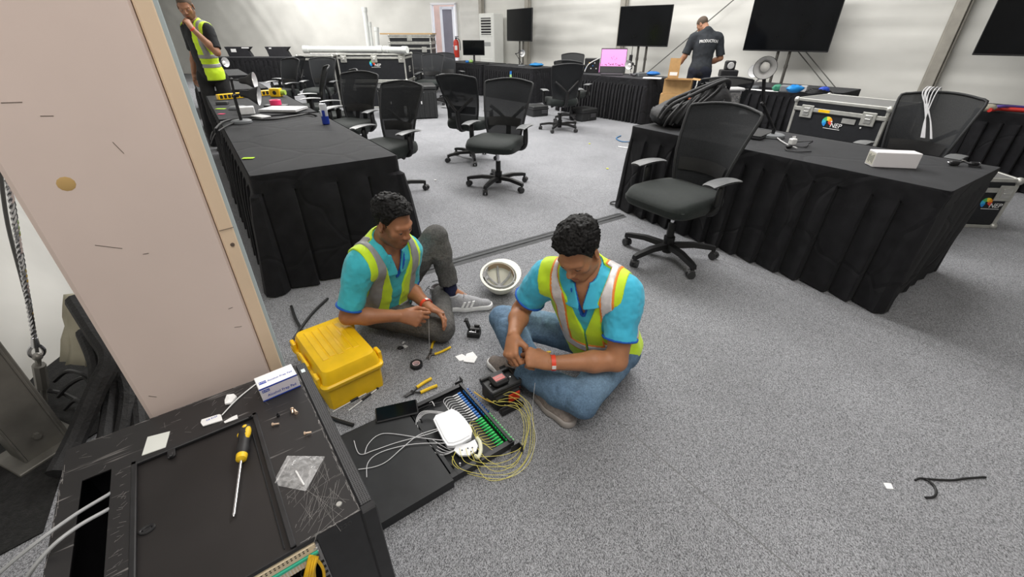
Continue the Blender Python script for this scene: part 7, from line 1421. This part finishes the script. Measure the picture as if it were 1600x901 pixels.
sv = at(1130, 172, TZ); svt = thing('silver_pouch', 'shiny silver and black pouch behind the backpack', 'bag', (sv.x + .10, sv.y + .16, TZ), .1); SILP = mat('crinkled_silver', (.5, .5, .52), .22, metal=.85, bump=.9, bscale=22); MB().box((0, 0, .10), (.22, .16, .20), .04).build('pouch', SILP, svt); MB().box((.0, -.02, .19), (.23, .15, .03), .012).build('rim', LGRY, svt)
# items on the table behind the lamp
b = at(1176, 137, TZ); desk_lamp('grey-white clamp lamp left of the tall lamp pole, on the table behind', b, rd(1187, 122, b.y), rd(1184, 112, b.y), (-.75, -.6, .1), r=.085, col=GRY)
p = at(1137, 122, TZ); pj = thing('camera_unit', 'black camera-like device on the table behind the far chair', 'electronics', (p.x + .1, p.y + .25, TZ), -.2); MB().box((0, 0, .06), (.3, .24, .12), .015).build('base', BLK, pj); MB().box((.0, 0, .19), (.17, .16, .16), .02).build('head', BLK, pj); MB().lathe([(.001, .01), (.05, .012), (.06, 0)], (0, -.08, .19), (0, -1, 0), 20).build('lens_ring', LGRY, pj)
boxthing('paper_sheet', 'white paper behind the black lamp pole, left one', 'paper', at(1174, 140, TZ), -.6, (.2, .1, .006), PAPER); boxthing('paper_sheet', 'long white paper right of the black lamp pole', 'paper', at(1200, 142, TZ), -.7, (.28, .12, .006), PAPER)
lump('green_roll', 'green tape roll on the table behind the lamp', 'tape', (1214, 143), mat('dark_green', (.03, .2, .12), .5), .055, (1.4, 1, .8), 4); boxthing('grey_case', 'dark grey tool case beside the green roll', 'box', at(1228, 144, TZ), -.7, (.16, .12, .09), GRAYT, .015); lump('blue_tool', 'bright blue tape gun on the table behind the lamp', 'tool', (1240, 145), mat('bright_blue', (.02, .28, .75), .4), .065, (1.7, .8, .75), 5); boxthing('grey_adapter', 'pale grey adapter block right of the blue tape gun', 'adapter', at(1254, 143, TZ), -.7, (.09, .08, .075), LGRY)
c = at(1280, 144, TZ + .01); m = MB()
for k in range(4): m.tube([c + V((cos(t) * (.18 - .02 * k), sin(t) * (.11 - .01 * k), .012 * k + .006 * sin(3 * t))) for t in [2 * pi * i / 12 for i in range(12)]], .008, 6, 3, True)
tag(m.build('coiled_cable', BLK), 'coiled black cable right of the grey adapter', 'cable'); lump('blue_plug', 'blue connector plug inside the coiled black cable', 'plug', (1286, 146), mat('royal_blue', (.03, .08, .5), .4), .05, (1.5, .9, .8), 6)
# red and purple cables on the right-edge table
for pts, c_, lb, r_ in (([(1546, 172, .77), (1560, 170, .77), (1580, 171, .77), (1640, 175, .77)], mat('red_cable', (.6, .04, .03), .45), 'red cable along the right-edge table', .02), ([(1548, 168, .78), (1565, 166, .80), (1590, 167, .79), (1640, 170, .78)], mat('purple_cable', (.12, .08, .35), .45), 'purple cable behind the red one', .014)):
    m = MB(); m.tube([at(*q3) for q3 in pts], r_, 8, 5); tag(m.build('bench_cable', c_), lb, 'cable')
lump('cable_heap', 'cream knotted cable heap at the left end of the red cable', 'cable', (1540, 174), mat('cream_rope', (.45, .42, .34), .8, bump=.6, bscale=30), .05, (1.6, 1, .7), 8)
# white cables over the chair at the right
ck = CHAIRS[-1]; WCB = mat('pale_cable', (.62, .62, .64), .4); Mk = MX.Translation(ck.location) @ MX.Rotation(ck.rotation_euler[2], 4, 'Z')
for i in range(6):
    x = .04 + .022 * i - (.03 if i > 3 else 0); m = MB(); m.tube([Mk @ V((x + .0, -.40, .80)), Mk @ V((x, -.385, 1.0)), Mk @ V((x + .004, -.345, 1.078)), Mk @ V((x + .01, -.305, 1.02)), Mk @ V((x - .01 - .022 * i, -.245, .86)), Mk @ V((x - .05 - .03 * i, -.19, .72))], .0042, 6, 5); tag(m.build('hanging_cable', WCB), ('leftmost', 'second from left', 'third from left', 'third from right', 'second from right', 'rightmost')[i] + ' pale cable slung over the chair back behind the white carton', 'cable', 'pale cables over the chair back')

# ================================================================ THE DARK CORNER BEHIND THE COLUMN
STB = mat('grey_steel_beam', (.14, .135, .122), .5, metal=.3, nscale=7, namt=.3); HOSE = mat('black_hose', (.016, .016, .017), .7, nscale=20, namt=.3, bump=.4, bscale=80)
pb_ = at(66, 700, .0); hx = (at(100, 672, 0) - at(30, 715, 0)).normalized(); hy = V((-hx.y, hx.x, 0))
bm_ = thing('steel_post', 'grey steel tent post standing in the lower left corner behind the cabinet', 'post', pb_, math.atan2(hx.y, hx.x))
m = MB(); m.box((0, .05, 2.2), (.13, .008, 4.4)); m.box((-.065, 0, 2.2), (.008, .11, 4.4), .002); m.box((.065, 0, 2.2), (.008, .11, 4.4), .002); m.box((0, -.05, 2.2), (.12, .006, 4.4)); m.build('channel', STB, bm_)
m = MB(); m.box((.072, -.02, 2.2), (.02, .05, 4.4), .004); m.build('keder_rail', STB, bm_)
m = MB(); m.box((0, 0, .008), (.22, .2, .016), .003); m.build('foot_plate', STB, bm_)
MB().cyl((0, -.053, .10), (0, -.068, .10), .013, n=6).build('bolt', STB, bm_)
TP, BT = rd(8, 255, 1.42), rd(64, 590, 1.42); wr_ = thing('wire_rope', 'twisted steel wire rope with turnbuckle left of the column', 'rope', BT); d = TP - BT; L = d.length; n_ = d.normalized(); x_ = n_.orthogonal().normalized(); y_ = n_.cross(x_)
k0 = .20; m = MB()
for s in range(3): m.tube([n_ * (k0 + (L * 1.4 - k0) * i / 120) + (x_ * cos(i * .9 + s * 2.1) + y_ * sin(i * .9 + s * 2.1)) * .0055 for i in range(121)], .0045, 5, 1)
m.build('rope', CHR, wr_, ang=1)
m = MB(); m.cyl(n_ * (k0 - .01), n_ * (k0 + .04), .014, .010, 12); m.tube([n_ * k0 + x_ * .0, n_ * (k0 - .03) + x_ * .02, n_ * (k0 - .06) + x_ * .018, n_ * (k0 - .07), n_ * (k0 - .06) - x_ * .018, n_ * (k0 - .03) - x_ * .02], .007, 6, 4, True); m.build('thimble', CHR, wr_)
m = MB(); m.cyl(n_ * .13, n_ * .03, .010, n=10); m.cyl(n_ * .08, n_ * -.06, .022, n=8); m.cyl(n_ * -.04, n_ * -.18, .010, n=10); m.ball(n_ * .13, .018); m.build('turnbuckle', mat('turnbuckle_grey', (.3, .29, .27), .4, metal=.6), wr_)
m = MB(); m.tube([rd(0, 265, 1.46), rd(12, 350, 1.47), rd(35, 440, 1.47), rd(52, 510, 1.47), rd(62, 580, 1.47)], .006, 6, 5); tag(m.build('thin_cable', mat('grey_thin_cable', (.12, .12, .12), .6)), 'thin dark cable hanging beside the wire rope', 'cable')
hs = [[(118, 470, .42), (150, 520, .36), (172, 560, .30), (150, 610, .22), (120, 680, .10), (90, 740, .05)], [(150, 500, .34), (180, 560, .26), (176, 620, .14), (165, 700, .06)], [(180, 560, .24), (200, 610, .16), (192, 680, .07)], [(130, 520, .30), (150, 575, .25), (138, 640, .14), (105, 705, .06)], [(200, 580, .18), (216, 625, .12), (222, 690, .06)]]
for i, pts in enumerate(hs):
    m = MB(); m.tube([at(*p) for p in pts], (.036, .032, .03, .026, .03)[i], 10, 5); tag(m.build('thick_hose', HOSE), ('thickest black hose rising nearest the steel post', 'second black hose bending down behind the cabinet', 'third black hose right of the two bending ones', 'thin black hose under the thickest one', 'rightmost black hose right beside the column foot')[i], 'hose')
for i, pts in enumerate([[(90, 620, .05), (110, 600, .1), (135, 590, .14), (140, 620, .08), (120, 640, .04)], [(85, 595, .10), (105, 580, .16), (130, 585, .18), (150, 600, .12)], [(75, 610, .08), (100, 615, .05), (130, 630, .03), (160, 640, .03)], [(100, 640, .03), (120, 625, .06), (140, 650, .03), (120, 670, .02)]]):
    m = MB(); m.tube([at(*p) for p in pts], .009, 6, 6); tag(m.build('tangled_cable', BCB), ('lowest', 'highest', 'longest nearly straight', 'smallest')[i] + ' of four thin black cables tangled behind the steel post', 'cable', 'tangled cables behind the post')
def flapfn(i, j): a = at(100 + 45 * i / 8 - 6 * j / 6, 460 + 105 * j / 6 + 8 * i / 8, .34 - .26 * j / 6); return a + V((.02 * math.sin(i * 1.3), .03 * mnoise.noise(V((i * .5, j * .5, 0))), 0))
o = MB().grid(flapfn, 9, 7).build('canvas_flap', mat('beige_canvas', (.42, .39, .30), .8, nscale=6, namt=.15), ang=2); md = o.modifiers.new('s', 'SOLIDIFY'); md.thickness = .004; tag(o, 'loose beige canvas flap hanging between tent wall and column', 'canvas')

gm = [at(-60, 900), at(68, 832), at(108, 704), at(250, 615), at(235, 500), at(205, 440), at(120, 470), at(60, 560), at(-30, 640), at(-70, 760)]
gc_ = sum(gm, V()) / len(gm); m = MB(); m.prism([((p.x - gc_.x), (p.y - gc_.y)) for p in gm], .001, .006); o = m.build('shade_mat', mat('shade_mat_black', (.012, .012, .012), .95, nscale=60, namt=.5, bump=.4, bscale=200)); o.location = gc_; tag(o, 'black mat darkening the shaded floor under the hoses in the lower left corner', 'mat')  # black mat added to darken floor in shadow, over some black carpet
